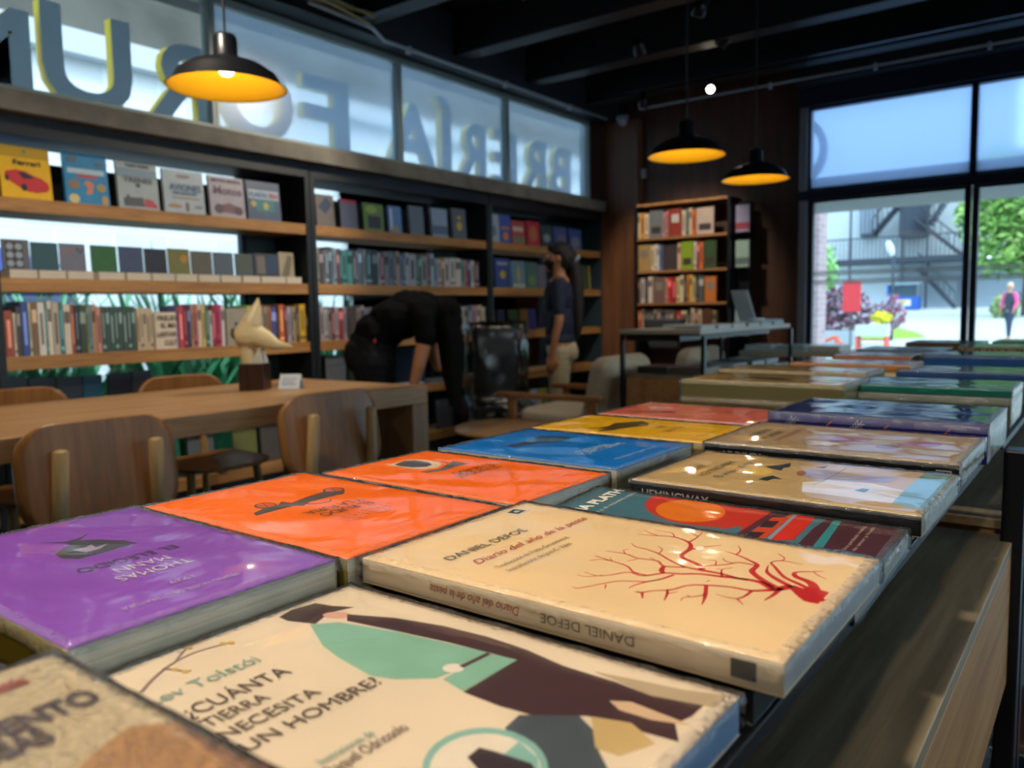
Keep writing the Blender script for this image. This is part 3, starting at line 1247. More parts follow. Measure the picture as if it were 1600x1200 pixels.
('tolstoi', 'poly', 'c8a850', [(-0.0298, 0.0789),
(-0.03, 0.0787),
(-0.0302, 0.0785),
(-0.0304, 0.0785),
(-0.0306, 0.0785),
(-0.0309, 0.0786),
(-0.0311, 0.0787),
(-0.0313, 0.079),
(-0.0314, 0.0792),
(-0.0316, 0.0796),
(-0.0316, 0.0799),
(-0.0317, 0.0803),
(-0.0316, 0.0806),
(-0.0315, 0.081),
(-0.0314, 0.0813),
(-0.0312, 0.0815),
(-0.031, 0.0816),
(-0.0308, 0.0817),
(-0.0306, 0.0817),
(-0.0303, 0.0816),
(-0.0301, 0.0815),
(-0.0299, 0.0812),
(-0.0297, 0.0809),
(-0.0296, 0.0806),
(-0.0296, 0.0802),
(-0.0295, 0.0799),
(-0.0296, 0.0795),
(-0.0296, 0.0792)], 'blossom_drawing', 2),
('tolstoi', 'poly', 'c8a850', [(-0.0108, 0.1012),
(-0.011, 0.1009),
(-0.0113, 0.1007),
(-0.0115, 0.1006),
(-0.0118, 0.1006),
(-0.0121, 0.1007),
(-0.0123, 0.1009),
(-0.0125, 0.1011),
(-0.0127, 0.1014),
(-0.0128, 0.1014),
(-0.0129, 0.1014),
(-0.0129, 0.1014),
(-0.0129, 0.1014),
(-0.0128, 0.1014),
(-0.0126, 0.1014),
(-0.0124, 0.1014),
(-0.0122, 0.1014),
(-0.0119, 0.1014),
(-0.0116, 0.1014),
(-0.0114, 0.1014),
(-0.0111, 0.1014),
(-0.0109, 0.1014),
(-0.0107, 0.1014),
(-0.0106, 0.1014),
(-0.0105, 0.1014),
(-0.0105, 0.1014),
(-0.0106, 0.1014),
(-0.0107, 0.1014)], 'blossom_drawing', 2),
('tolstoi', 'poly', 'c8a850', [(-0.0057, 0.0901),
(-0.0059, 0.0899),
(-0.0061, 0.0897),
(-0.0064, 0.0896),
(-0.0067, 0.0896),
(-0.0069, 0.0897),
(-0.0072, 0.0899),
(-0.0074, 0.0901),
(-0.0076, 0.0904),
(-0.0077, 0.0908),
(-0.0077, 0.0912),
(-0.0078, 0.0916),
(-0.0077, 0.092),
(-0.0076, 0.0923),
(-0.0074, 0.0927),
(-0.0072, 0.0929),
(-0.007, 0.0931),
(-0.0067, 0.0932),
(-0.0064, 0.0932),
(-0.0062, 0.0931),
(-0.0059, 0.0929),
(-0.0057, 0.0927),
(-0.0055, 0.0924),
(-0.0054, 0.092),
(-0.0053, 0.0916),
(-0.0053, 0.0912),
(-0.0054, 0.0908),
(-0.0055, 0.0904)], 'blossom_drawing', 2),
('tolstoi', 'poly', 'c8a850', [(-0.0032, 0.088),
(-0.0034, 0.0878),
(-0.0037, 0.0876),
(-0.004, 0.0875),
(-0.0042, 0.0875),
(-0.0045, 0.0876),
(-0.0047, 0.0878),
(-0.005, 0.088),
(-0.0051, 0.0883),
(-0.0053, 0.0887),
(-0.0053, 0.0891),
(-0.0053, 0.0895),
(-0.0053, 0.0899),
(-0.0052, 0.0902),
(-0.005, 0.0906),
(-0.0048, 0.0908),
(-0.0045, 0.091),
(-0.0043, 0.0911),
(-0.004, 0.0911),
(-0.0037, 0.091),
(-0.0035, 0.0908),
(-0.0033, 0.0906),
(-0.0031, 0.0903),
(-0.003, 0.0899),
(-0.0029, 0.0895),
(-0.0029, 0.0891),
(-0.0029, 0.0887),
(-0.0031, 0.0883)], 'blossom_drawing', 2),
('tolstoi', 'poly', 'c8a850', [(-0.0163, 0.0984),
(-0.0165, 0.0981),
(-0.0167, 0.0979),
(-0.0169, 0.0978),
(-0.0172, 0.0978),
(-0.0175, 0.0979),
(-0.0177, 0.0981),
(-0.0179, 0.0983),
(-0.0181, 0.0986),
(-0.0182, 0.099),
(-0.0183, 0.0994),
(-0.0183, 0.0998),
(-0.0182, 0.1002),
(-0.0181, 0.1005),
(-0.018, 0.1009),
(-0.0178, 0.1011),
(-0.0176, 0.1013),
(-0.0173, 0.1014),
(-0.0171, 0.1014),
(-0.0168, 0.1013),
(-0.0166, 0.1012),
(-0.0163, 0.1009),
(-0.0162, 0.1006),
(-0.016, 0.1002),
(-0.016, 0.0998),
(-0.016, 0.0994),
(-0.016, 0.099),
(-0.0161, 0.0987)], 'blossom_drawing', 2),
('beige', 'text', '5a4048', 'CUENTO', (0.0371, 0.0582), 0.0354, 0.0095, 'title', 0.0006, 0),
('beige', 'text', '5a4048', 'RUSAS', (0.0359, 0.0471), 0.0202, 0.0095, 'title', 0.0006, 0),
('beige', 'text', 'b8503c', 'Antón', (0.0541, 0.085), 0.0112, 0.0055, 'author_name', 0.0006, 0),
('beige', 'poly', 'c0905a', [(0.0532, 0.0311),
(0.0692, 0.0395),
(0.0772, 0.031),
(0.0772, 0.0003),
(0.0743, -0.005),
(0.0589, 0.0066)], 'landscape_drawing', 1),
('beige', 'poly', '9c6a44', [(0.0772, 0.031),
(0.0772, -0.0037),
(0.0725, -0.0075),
(0.0745, 0.0169)], 'landscape_shadow_drawing', 2)], 'spine': {'dd0': (-0.1532, 1.0178), 'dd1': (-0.1923, 1.0192), 'pe0': (-0.2036, 1.0172), 'pe1': (-0.2527, 1.0189), 'sq0': (-0.1075, 1.0192), 'sq1': (-0.098, 1.0205), 'he0': (-0.2709, 1.0183), 'he1': (-0.2193, 1.0202), 'hu0': (-0.2787, 1.0183), 'hu1': (-0.2436, 1.0187), 'br0': (-0.107, 1.0195), 'br1': (-0.096, 1.0197)}, 'cam': [[0.798584, 0.601636, -0.017261],
[-0.041576, 0.083749, 0.995619],
[-0.600446, 0.794368, -0.091894]]}
C = bpy.context.scene.collection
PI = math.pi
def lin(h):
    c = [int(h[i:i+2], 16)/255 for i in (0, 2, 4)]
    return tuple((x/12.92 if x <= .04045 else ((x+.055)/1.055)**2.4) for x in c) + (1,)
# ------------------------------------------------------------ materials
MC = {}
def mat(hexc, rough=.6, metal=0, noise=0, scale=20, bump=0, emit=0, spec=.5, stretch=(1, 1, 1), coat=0, key=''):
    k = (hexc, rough, metal, noise, scale, bump, emit, spec, stretch, coat, key)
    if k in MC: return MC[k]
    m = bpy.data.materials.new('mat_' + hexc); m.use_nodes = True
    nt = m.node_tree; N = nt.nodes; L = nt.links
    b = N['Principled BSDF']; c = lin(hexc)
    b.inputs['Base Color'].default_value = c; b.inputs['Roughness'].default_value = rough
    b.inputs['Metallic'].default_value = metal; b.inputs['Specular IOR Level'].default_value = spec
    if coat: b.inputs['Coat Weight'].default_value = coat; b.inputs['Coat Roughness'].default_value = .08
    if emit: b.inputs['Emission Color'].default_value = c; b.inputs['Emission Strength'].default_value = emit
    if noise or bump:
        tc = N.new('ShaderNodeTexCoord'); mp = N.new('ShaderNodeMapping'); mp.inputs['Scale'].default_value = stretch
        nz = N.new('ShaderNodeTexNoise'); nz.inputs['Scale'].default_value = scale; nz.inputs['Detail'].default_value = 5
        L.new(tc.outputs['Object'], mp.inputs[0]); L.new(mp.outputs[0], nz.inputs['Vector'])
        if noise:
            r = N.new('ShaderNodeValToRGB')
            r.color_ramp.elements[0].color = tuple(x*(1-noise) for x in c[:3]) + (1,); r.color_ramp.elements[0].position = .3
            r.color_ramp.elements[1].color = tuple(min(1, x*(1+noise)) for x in c[:3]) + (1,); r.color_ramp.elements[1].position = .7
            L.new(nz.outputs['Fac'], r.inputs[0]); L.new(r.outputs[0], b.inputs['Base Color'])
        if bump:
            bp = N.new('ShaderNodeBump'); bp.inputs['Strength'].default_value = 1; bp.inputs['Distance'].default_value = bump
            L.new(nz.outputs['Fac'], bp.inputs['Height']); L.new(bp.outputs[0], b.inputs['Normal'])
    MC[k] = m; return m
def wood(c1, c2, rough=.45, axis=1, scale=6, bump=.0004):
    k = ('wood', c1, c2, rough, axis, scale)
    if k in MC: return MC[k]
    m = bpy.data.materials.new('wood_' + c1); m.use_nodes = True; nt = m.node_tree; N = nt.nodes; L = nt.links; b = N['Principled BSDF']
    tc = N.new('ShaderNodeTexCoord'); mp = N.new('ShaderNodeMapping'); s = [18, 18, 18]; s[axis] = 1.2
    mp.inputs['Scale'].default_value = s
    nz = N.new('ShaderNodeTexNoise'); nz.inputs['Scale'].default_value = scale; nz.inputs['Detail'].default_value = 8; nz.inputs['Roughness'].default_value = .65; nz.inputs['Distortion'].default_value = .6
    n2 = N.new('ShaderNodeTexNoise'); n2.inputs['Scale'].default_value = scale*.25; n2.inputs['Detail'].default_value = 3
    mx = N.new('ShaderNodeMath'); mx.operation = 'ADD'; md = N.new('ShaderNodeMath'); md.operation = 'MULTIPLY'; md.inputs[1].default_value = .5
    L.new(tc.outputs['Object'], mp.inputs[0]); L.new(mp.outputs[0], nz.inputs['Vector']); L.new(mp.outputs[0], n2.inputs['Vector'])
    L.new(nz.outputs['Fac'], mx.inputs[0]); L.new(n2.outputs['Fac'], mx.inputs[1]); L.new(mx.outputs[0], md.inputs[0])
    r = N.new('ShaderNodeValToRGB'); r.color_ramp.elements[0].position = .36; r.color_ramp.elements[1].position = .62
    r.color_ramp.elements[0].color = lin(c1); r.color_ramp.elements[1].color = lin(c2)
    L.new(md.outputs[0], r.inputs[0]); L.new(r.outputs[0], b.inputs['Base Color']); b.inputs['Roughness'].default_value = rough
    bp = N.new('ShaderNodeBump'); bp.inputs['Distance'].default_value = bump; L.new(nz.outputs['Fac'], bp.inputs['Height']); L.new(bp.outputs[0], b.inputs['Normal'])
    MC[k] = m; return m
def pages(c='c8bea8', key=0):
    k = ('pages', c, key)
    if k in MC: return MC[k]
    m = bpy.data.materials.new('paper_edges'); m.use_nodes = True; nt = m.node_tree; N = nt.nodes; L = nt.links; b = N['Principled BSDF']
    tc = N.new('ShaderNodeTexCoord'); mp = N.new('ShaderNodeMapping'); mp.inputs['Scale'].default_value = (3, 3, 2200)
    nz = N.new('ShaderNodeTexNoise'); nz.inputs['Scale'].default_value = 1; nz.inputs['Detail'].default_value = 2
    r = N.new('ShaderNodeValToRGB'); cc = lin(c); r.color_ramp.elements[0].position = .35; r.color_ramp.elements[1].position = .6
    r.color_ramp.elements[0].color = tuple(x*.78 for x in cc[:3]) + (1,); r.color_ramp.elements[1].color = cc
    L.new(tc.outputs['Object'], mp.inputs[0]); L.new(mp.outputs[0], nz.inputs['Vector']); L.new(nz.outputs['Fac'], r.inputs[0]); L.new(r.outputs[0], b.inputs['Base Color'])
    b.inputs['Roughness'].default_value = .7
    MC[k] = m; return m
def film(name, scale, dist, refl=1.0, rough=.05, stretch=(1, 1, 1), tint=(1, 1, 1, 1), haze=0.0):
    m = bpy.data.materials.new(name); m.use_nodes = True; nt = m.node_tree; N = nt.nodes; L = nt.links; N.clear()
    o = N.new('ShaderNodeOutputMaterial'); mx = N.new('ShaderNodeMixShader'); t = N.new('ShaderNodeBsdfTransparent'); g = N.new('ShaderNodeBsdfGlossy')
    t.inputs[0].default_value = tint; g.inputs['Roughness'].default_value = rough
    fr = N.new('ShaderNodeFresnel'); fr.inputs[0].default_value = 1.5
    mu = N.new('ShaderNodeMath'); mu.operation = 'MULTIPLY'; mu.inputs[1].default_value = refl; mu.use_clamp = True
    L.new(fr.outputs[0], mu.inputs[0]); L.new(mu.outputs[0], mx.inputs[0])
    if dist:
        tc = N.new('ShaderNodeTexCoord'); mp = N.new('ShaderNodeMapping'); mp.inputs['Scale'].default_value = stretch
        nz = N.new('ShaderNodeTexNoise'); nz.inputs['Scale'].default_value = scale; nz.inputs['Detail'].default_value = 3; nz.inputs['Distortion'].default_value = .8
        bp = N.new('ShaderNodeBump'); bp.inputs['Distance'].default_value = dist
        L.new(tc.outputs['Object'], mp.inputs[0]); L.new(mp.outputs[0], nz.inputs['Vector']); L.new(nz.outputs['Fac'], bp.inputs['Height'])
        L.new(bp.outputs[0], g.inputs['Normal']); L.new(bp.outputs[0], fr.inputs['Normal'])
    last = t.outputs[0]
    if haze:
        d = N.new('ShaderNodeBsdfDiffuse'); d.inputs[0].default_value = (.8, .82, .85, 1); m2 = N.new('ShaderNodeMixShader'); m2.inputs[0].default_value = haze
        L.new(last, m2.inputs[1]); L.new(d.outputs[0], m2.inputs[2]); last = m2.outputs[0]
    L.new(last, mx.inputs[1]); L.new(g.outputs[0], mx.inputs[2]); L.new(mx.outputs[0], o.inputs[0])
    return m
WRAP = film('shrink_film', 11, .0011, .8, .07)
WRAPE = film('shrink_film_seam', 220, .0020, 1.0, .14, haze=.06)
WRAPS = film('speckled_film', 420, .0022, 1.0, .10, haze=.03)
BEIGE = len('blurred beige paperback in the near left corner with speckled wrapping')
GLASS = film('clear_glass', 1, 0, 1.0, .0, tint=(.88, .95, .97, 1))
BAG = film('clear_plastic_bag', 9, .02, 1.0, .16, stretch=(1, 1, .35), haze=.0)
def frosted(c=(.62, .76, .94, 1)):
    m = bpy.data.materials.new('frosted_glass'); m.use_nodes = True; nt = m.node_tree; N = nt.nodes; L = nt.links; N.clear()
    o = N.new('ShaderNodeOutputMaterial'); r = N.new('ShaderNodeBsdfRefraction'); r.inputs['Roughness'].default_value = .20; r.inputs['IOR'].default_value = 1.10
    r.inputs[0].default_value = c
    t = N.new('ShaderNodeBsdfTranslucent'); t.inputs[0].default_value = (.5, .66, .86, 1); mx = N.new('ShaderNodeMixShader'); mx.inputs[0].default_value = .35
    g = N.new('ShaderNodeBsdfGlossy'); g.inputs['Roughness'].default_value = .3; m2 = N.new('ShaderNodeMixShader'); m2.inputs[0].default_value = .04
    L.new(r.outputs[0], mx.inputs[1]); L.new(t.outputs[0], mx.inputs[2]); L.new(mx.outputs[0], m2.inputs[1]); L.new(g.outputs[0], m2.inputs[2]); L.new(m2.outputs[0], o.inputs[0])
    return m
FROST = frosted(); FROSTL = frosted((.86, .96, 1, 1))
BANDM = film('frosted_band_film', 1, 0, .5, .3, haze=.45)
def bricks(c1, c2, cm, scale):
    m = bpy.data.materials.new('painted_brick'); m.use_nodes = True; nt = m.node_tree; N = nt.nodes; L = nt.links; b = N['Principled BSDF']
    tc = N.new('ShaderNodeTexCoord'); sx = N.new('ShaderNodeSeparateXYZ'); cx = N.new('ShaderNodeCombineXYZ'); ad = N.new('ShaderNodeMath')
    L.new(tc.outputs['Object'], sx.inputs[0]); L.new(sx.outputs[0], ad.inputs[0]); L.new(sx.outputs[1], ad.inputs[1]); L.new(ad.outputs[0], cx.inputs[0]); L.new(sx.outputs[2], cx.inputs[1])
    br = N.new('ShaderNodeTexBrick'); br.inputs['Scale'].default_value = scale; br.inputs['Color1'].default_value = lin(c1); br.inputs['Color2'].default_value = lin(c2); br.inputs['Mortar'].default_value = lin(cm)
    br.inputs['Mortar Size'].default_value = .015; br.inputs['Brick Width'].default_value = .9; br.inputs['Row Height'].default_value = .32
    L.new(cx.outputs[0], br.inputs[0]); L.new(br.outputs[0], b.inputs['Base Color']); b.inputs['Roughness'].default_value = .8
    return m
# ------------------------------------------------------------ mesh builder
class MB:
    def __init__(s): s.v = []; s.f = []; s.m = []
    def add(s, v, f, mi=0):
        o = len(s.v); s.v += [tuple(x) for x in v]; s.f += [tuple(o+i for i in q) for q in f]; s.m += [mi]*len(f); return s
    def box(s, x0, x1, y0, y1, z0, z1, mi=0, M=None):
        v = [(x, y, z) for x in (x0, x1) for y in (y0, y1) for z in (z0, z1)]
        if M is not None: v = [M @ Vector(p) for p in v]
        return s.add(v, [(0, 1, 3, 2), (4, 6, 7, 5), (0, 4, 5, 1), (2, 3, 7, 6), (0, 2, 6, 4), (1, 5, 7, 3)], mi)
    def prism(s, pts, z0, z1, mi=0):
        a = sum(pts[i][0]*pts[(i+1) % len(pts)][1]-pts[(i+1) % len(pts)][0]*pts[i][1] for i in range(len(pts)))
        if a < 0: pts = pts[::-1]
        n = len(pts); v = [(x, y, z0) for x, y in pts]+[(x, y, z1) for x, y in pts]
        f = [tuple(range(n-1, -1, -1)), tuple(range(n, 2*n))]+[(i, (i+1) % n, n+(i+1) % n, n+i) for i in range(n)]
        return s.add(v, f, mi)
    def tube(s, pts, r, n=10, mi=0, cap=True):
        pts = [Vector(p) for p in pts]; rr = r if isinstance(r, (list, tuple)) else [r]*len(pts); v = []
        for i, p in enumerate(pts):
            d = (pts[min(i+1, len(pts)-1)]-pts[max(i-1, 0)]).normalized()
            a = d.orthogonal().normalized() if i == 0 else (a-d*a.dot(d)).normalized()
            b = d.cross(a)
            for k in range(n):
                t = 2*PI*k/n; v.append(p+(a*math.cos(t)+b*math.sin(t))*rr[i])
        f = [(i*n+k, i*n+(k+1) % n, (i+1)*n+(k+1) % n, (i+1)*n+k) for i in range(len(pts)-1) for k in range(n)]
        if cap: f += [tuple(range(n-1, -1, -1)), tuple(range((len(pts)-1)*n, len(pts)*n))]
        return s.add(v, f, mi)
    def lathe(s, prof, n=40, mi=0, c=(0, 0)):
        v = [(c[0]+r*math.cos(2*PI*k/n), c[1]+r*math.sin(2*PI*k/n), z) for r, z in prof for k in range(n)]
        f = [(i*n+k, i*n+(k+1) % n, (i+1)*n+(k+1) % n, (i+1)*n+k) for i in range(len(prof)-1) for k in range(n)]
        return s.add(v, f, mi)
    def build(s, name, mats, parent=None, loc=None, rot=None, smooth=False, bevel=0, seg=2):
        me = bpy.data.meshes.new(name); me.from_pydata(s.v, [], s.f); me.update()
        if not isinstance(mats, (list, tuple)): mats = [mats]
        for m in mats: me.materials.append(m)
        for p, i in zip(me.polygons, s.m): p.material_index = i; p.use_smooth = smooth
        return link(name, me, parent, loc, rot, bevel, seg)
def link(name, me, parent=None, loc=None, rot=None, bevel=0, seg=2):
    o = bpy.data.objects.new(name, me); C.objects.link(o)
    if parent: o.parent = parent
    if loc: o.location = loc
    if rot: o.rotation_euler = rot
    if bevel:
        b = o.modifiers.new('bevel', 'BEVEL'); b.width = bevel; b.segments = seg; b.limit_method = 'ANGLE'; b.angle_limit = .6
    return o
def thing(name, label, cat, loc=(0, 0, 0), rot=(0, 0, 0), group=None):
    o = bpy.data.objects.new(name, None); C.objects.link(o); o.location = loc; o.rotation_euler = rot; o.empty_display_size = .05
    o['label'] = label; o['category'] = cat
    if group: o['group'] = group
    return o
def tag(o, label, cat, group=None):
    o['label'] = label; o['category'] = cat
    if group: o['group'] = group
    return o
def struct(o): o['kind'] = 'structure'; return o
def copy_tree(o, parent=None):
    c = o.copy(); C.objects.link(c); c.parent = parent
    for ch in list(o.children): copy_tree(ch, c)
    return c
def text_mesh(body, size=1, bold=0, extrude=0, shear=0):
    cu = bpy.data.curves.new('t', 'FONT'); cu.body = body; cu.size = size; cu.offset = bold; cu.extrude = extrude; cu.shear = shear; cu.resolution_u = 4
    o = bpy.data.objects.new('t', cu); C.objects.link(o); dg = bpy.context.evaluated_depsgraph_get()
    me = bpy.data.meshes.new_from_object(o.evaluated_get(dg)); bpy.data.objects.remove(o); bpy.data.curves.remove(cu)
    return me
def put_text(name, body, p, xa, ya, length, cap, m, parent, bold=0, shear=0, lift=.0004):
    """flat lettering: p origin of baseline, xa reading direction, ya up direction, scaled to the measured length and cap height"""
    me = text_mesh(body, 1, bold/max(cap, 1e-4)*.7 if bold else 0, 0, shear)
    if not len(me.vertices): return None
    xs = [v.co.x for v in me.vertices]; sx = length/(max(xs)-min(xs)); sy = cap/.70; x0 = min(xs)
    xa, ya = Vector(xa), Vector(ya); n = xa.cross(ya); p = Vector(p)+n*lift
    for v in me.vertices: v.co = p+xa*((v.co.x-x0)*sx)+ya*(v.co.y*sy)
    me.materials.clear(); me.materials.append(m)
    return link(name, me, parent)
def stroke_mesh(mb, L, z0, z1):
    for s in L:
        P = [Vector((a, b)) for a, b, _ in s]; W = [w for *_, w in s]
        # smooth polyline
        Q = []; QW = []
        n = len(P)
        for i in range(n-1):
            p0, p1, p2, p3 = P[max(i-1, 0)], P[i], P[i+1], P[min(i+2, n-1)]
            for k in range(5):
                t = k/5; Q.append(.5*((2*p1)+(p2-p0)*t+(2*p0-5*p1+4*p2-p3)*t*t+(3*p1-p0-3*p2+p3)*t**3)); QW.append(W[i]*(1-t)+W[i+1]*t)
        Q.append(P[-1]); QW.append(W[-1])
        v = []; 
        for i, q in enumerate(Q):
            d = Q[min(i+1, len(Q)-1)]-Q[max(i-1, 0)]; d = d.normalized() if d.length else Vector((1, 0)); nn = Vector((-d.y, d.x))*QW[i]/2
            for z in (z0, z1):
                v.append((q.x+nn.x, q.y+nn.y, z)); v.append((q.x-nn.x, q.y-nn.y, z))
        f = []
        for i in range(len(Q)-1):
            a = i*4; b = a+4; f += [(a+2, a+3, b+3, b+2), (a, a+2, b+2, b), (a+1, b+1, b+3, a+3)]
        mb.add(v, f)
PAGE = pages()
# ------------------------------------------------------------ camera
R_, U_, F_ = [Vector(v) for v in DATA['cam']]
cam = bpy.data.cameras.new('camera'); co = bpy.data.objects.new('camera', cam); C.objects.link(co)
co.matrix_world = Matrix(((R_.x, U_.x, -F_.x, 0), (R_.y, U_.y, -F_.y, 0), (R_.z, U_.z, -F_.z, 1.15), (0, 0, 0, 1)))
cam.sensor_width = 36; cam.lens = 1250/1600*36; cam.clip_start = .02; cam.clip_end = 400
cam.dof.use_dof = True; cam.dof.focus_distance = .52; cam.dof.aperture_fstop = 10.5
bpy.context.scene.camera = co
# ------------------------------------------------------------ room shell
BLACK = mat('0b0d12', .6); BLACKG = mat('12151b', .35, .3); DGREEN = mat('22383a', .5); CONC = mat('6c675f', .85, noise=.25, scale=7, bump=.002)
ALU = mat('808c8a', .45, .1); DARKFR = mat('1d2738', .35, .3); SHELFW = wood('865a30', 'b08048', .5, 1)
PANEL = wood('3a241a', '553526', .45, 2, 3); OAK = wood('8a6642', 'a9835a', .42, 1, 5)
m = MB().box(-4.2, 4, -3, 6.6, -.1, 0); struct(m.build('floor', mat('2c2620', .35, noise=.2, scale=4)))
m = MB().box(-4.0, 4, -3, 6.6, 3.12, 3.22); struct(m.build('ceiling', BLACK))
for i, y in enumerate((-1.7, -.85, 0, .85, 1.7, 2.5, 3.32, 4.2, 5.03, 5.88)):
    struct(MB().box(-3.62, 4, y, y+.14, 2.85, 3.12).build('trim_%d' % (i+1), mat('0f1218', .5), bevel=.004))
m = MB().box(4, 4.1, -3, 6.6, 0, .9); m.box(4, 4.1, -3, 6.6, 2.7, 3.12)
m.box(4, 4.1, -3, -.9, .9, 2.7); m.box(4, 4.1, 1.2, 1.8, .9, 2.7); m.box(4, 4.1, 3.9, 4.2, .9, 2.7); m.box(4, 4.1, 6.3, 6.6, .9, 2.7)
struct(m.build('wall_right', mat('3a2c22', .7)))
for i, y in enumerate((1.8, 4.2, -.9)): struct(MB().box(4.04, 4.05, y, y+2.1, .9, 2.7).build('window_%d' % (20+i), GLASS))
struct(MB().box(-4.2, 4.1, -3.1, -3, 0, 3.12).build('wall_rear', mat('3a2c22', .7)))
m = MB().box(-3.85, -2.02, 6.5, 6.6, 0, 3.12)
struct(m.build('wall_back', PANEL)); struct(MB().box(-3.85, -3.42, 6.42, 6.499, 0, 2.80).build('trim_17', wood('5c3a26', '7a5036', .45, 2, 3)))
struct(MB().box(-3.99, -3.84, 6.46, 6.6, 0, 3.12).build('wall_corner', wood('3a2418', '54362a', .5, 2, 3)))
# left wall: soffit, sill beam, plinth, green piers behind the shelves
m = MB().box(-4.1, -3.62, -3, 6.46, 2.80, 3.12)
m.box(-4.16, -4.06, -3, 6.46, 0, .30)
for y0, y1 in ((2.86, 3.2), (4.50, 4.84), (5.95, 6.46), (1.15, 1.42), (-3, -.2)):
    m.box(-4.16, -4.10, y0, y1, .30, 2.0, 1)
m.box(-4.16, -4.10, -.2, 6.46, 2.0, 2.03, 1)
struct(m.build('wall_left', [mat('141a22', .6), DGREEN]))
struct(MB().box(-4.16, -3.73, -3, 6.40, 2.02, 2.11).build('trim_11', CONC, bevel=.004))
# lower shop windows behind the shelving
for i, (y0, y1) in enumerate(((-.2, 1.15), (1.42, 2.86), (3.2, 4.5), (4.84, 5.95))):
    w = struct(MB().box(-4.135, -4.125, y0, y1, .30, 2.0).build('window_%d' % (i+1), GLASS))
    fm = MB()
    for a, b in ((y0, y0+.025), (y1-.025, y1)): fm.box(-4.15, -4.11, a, b, .30, 2.0)
    fm.box(-4.15, -4.11, y0+.025, y1-.025, .30, .33); fm.box(-4.15, -4.11, y0+.025, y1-.025, 1.965, 2.0)
    fm.build('window_frame', DARKFR, w)
# clerestory
mull = [-3, -.6, .95, 2.50, 3.86, 5.02, 6.22]
for i in range(len(mull)-1):
    y0, y1 = mull[i], mull[i+1]
    w = struct(MB().box(-3.835, -3.827, y0+.02, y1-.02, 2.14, 2.77).build('window_%d' % (i+5), GLASS if i < 3 else FROSTL))
    fm = MB(); z0, z1 = 2.11, 2.80
    fm.box(-3.86, -3.79, y0, y0+.02, z0, z1); fm.box(-3.86, -3.79, y1-.02, y1, z0, z1); fm.box(-3.86, -3.79, y0+.02, y1-.02, z0, z0+.03); fm.box(-3.86, -3.79, y0+.02, y1-.02, z1-.04, z1)
    fm.build('window_frame', ALU, w, bevel=.003)
struct(MB().box(-3.9, -3.78, 6.22, 6.46, 2.11, 2.8).build('trim_12', wood('2e1d15', '40291e', .5, 2, 3)))
# window wall at the back right
WY = 6.47
cols = [-1.96, -.84, .30, 1.45, 2.6, 4.0]
for i in range(5):
    x0, x1 = cols[i], cols[i+1]
    w = struct(MB().box(x0+.02, x1-.02, WY, WY+.008, 2.05, 2.64).build('window_%d' % (i+11), FROST))
    fm = MB(); fm.box(x0, x0+.022, WY-.03, WY+.04, 2.03, 2.66); fm.box(x1-.022, x1, WY-.03, WY+.04, 2.03, 2.66); fm.box(x0+.022, x1-.022, WY-.03, WY+.04, 2.03, 2.05); fm.box(x0+.022, x1-.022, WY-.03, WY+.04, 2.64, 2.66)
    fm.build('window_frame', DARKFR, w)
    d = struct(MB().box(x0+.045, x1-.045, WY, WY+.008, .05, 1.95).build('door_%d' % (i+1), GLASS))
    fm = MB(); fm.box(x0+.004, x0+.045, WY-.025, WY+.03, 0, 1.955); fm.box(x1-.045, x1-.004, WY-.025, WY+.03, 0, 1.955); fm.box(x0+.045, x1-.045, WY-.025, WY+.03, 0, .05); fm.box(x0+.045, x1-.045, WY-.02, WY+.02, 1.935, 1.955)
    fm.build('door_frame', DARKFR, d, bevel=.003)
    fb = MB(); fb.box(x0+.05, x1-.05, WY-.003, WY, 1.372, 1.412); fb.box(x0+.05, x1-.05, WY-.003, WY, 1.302, 1.345)
    fb.build('frosted_band', BANDM, d)
struct(MB().box(-2.02, 4, WY-.06, WY+.08, 1.955, 2.03).build('trim_13', DARKFR, bevel=.004))
struct(MB().box(-2.02, 4, WY-.07, WY+.09, 2.66, 2.80).build('trim_14', DARKFR, bevel=.004))
struct(MB().box(-2.02, 4, WY-.22, WY+.13, 2.80, 3.12).build('trim_15', mat('131a26', .6)))
struct(MB().box(-2.02, -1.962, WY-.05, WY+.08, 0, 2.66).build('trim_16', mat('8a8c96', .35, .5), bevel=.004))
# ------------------------------------------------------------ ceiling services
CON = mat('b4bcc4', .4, .2)
tb = MB(); tb.tube([(-3.50, 2.9, 2.80), (-3.53, 3.38, 2.80), (-3.605, 3.55, 2.785), (-3.605, 6.2, 2.785)], .011)
cd = tag(tb.build('conduit_pipe', CON, smooth=True), 'thin grey conduit pipe along the dark soffit above the left windows', 'pipe')
for y in (3.75, 4.75, 5.6): MB().box(-3.625, -3.59, y, y+.02, 2.76, 2.80).build('pipe_clip', CON, cd)
tb = MB(); tb.tube([(-3.3, WY-.230, 2.83), (2.5, WY-.230, 2.83)], .009)
cd = tag(tb.build('conduit_pipe', CON, smooth=True), 'thin grey conduit pipe along the beam above the large end window', 'pipe')
for x in (-2.2, -1.45, -.75): MB().box(x, x+.02, WY-.25, WY-.22, 2.80, 2.845).build('pipe_clip', CON, cd)
random.seed(3); tb = MB()
for k in range(5):
    pts = [(-3.45+random.uniform(-.05, .05), 2.2+.28*i, 2.81+random.uniform(-.03, .03)) for i in range(5)]
    tb.tube(pts, .006, 6, mi=k % 2)
tag(tb.build('cable_bundle', [mat('8a7a50', .6), mat('b0a060', .6)], smooth=True), 'loose yellowish cable bundle hanging under the soffit before the conduit pipe', 'cable')
tr = tag(MB().box(-3.1, 1.5, 5.60, 5.635, 2.80, 2.85).build('lighting_track', mat('1c222c', .4, .4)), 'black ceiling lighting track before the end windows', 'track')
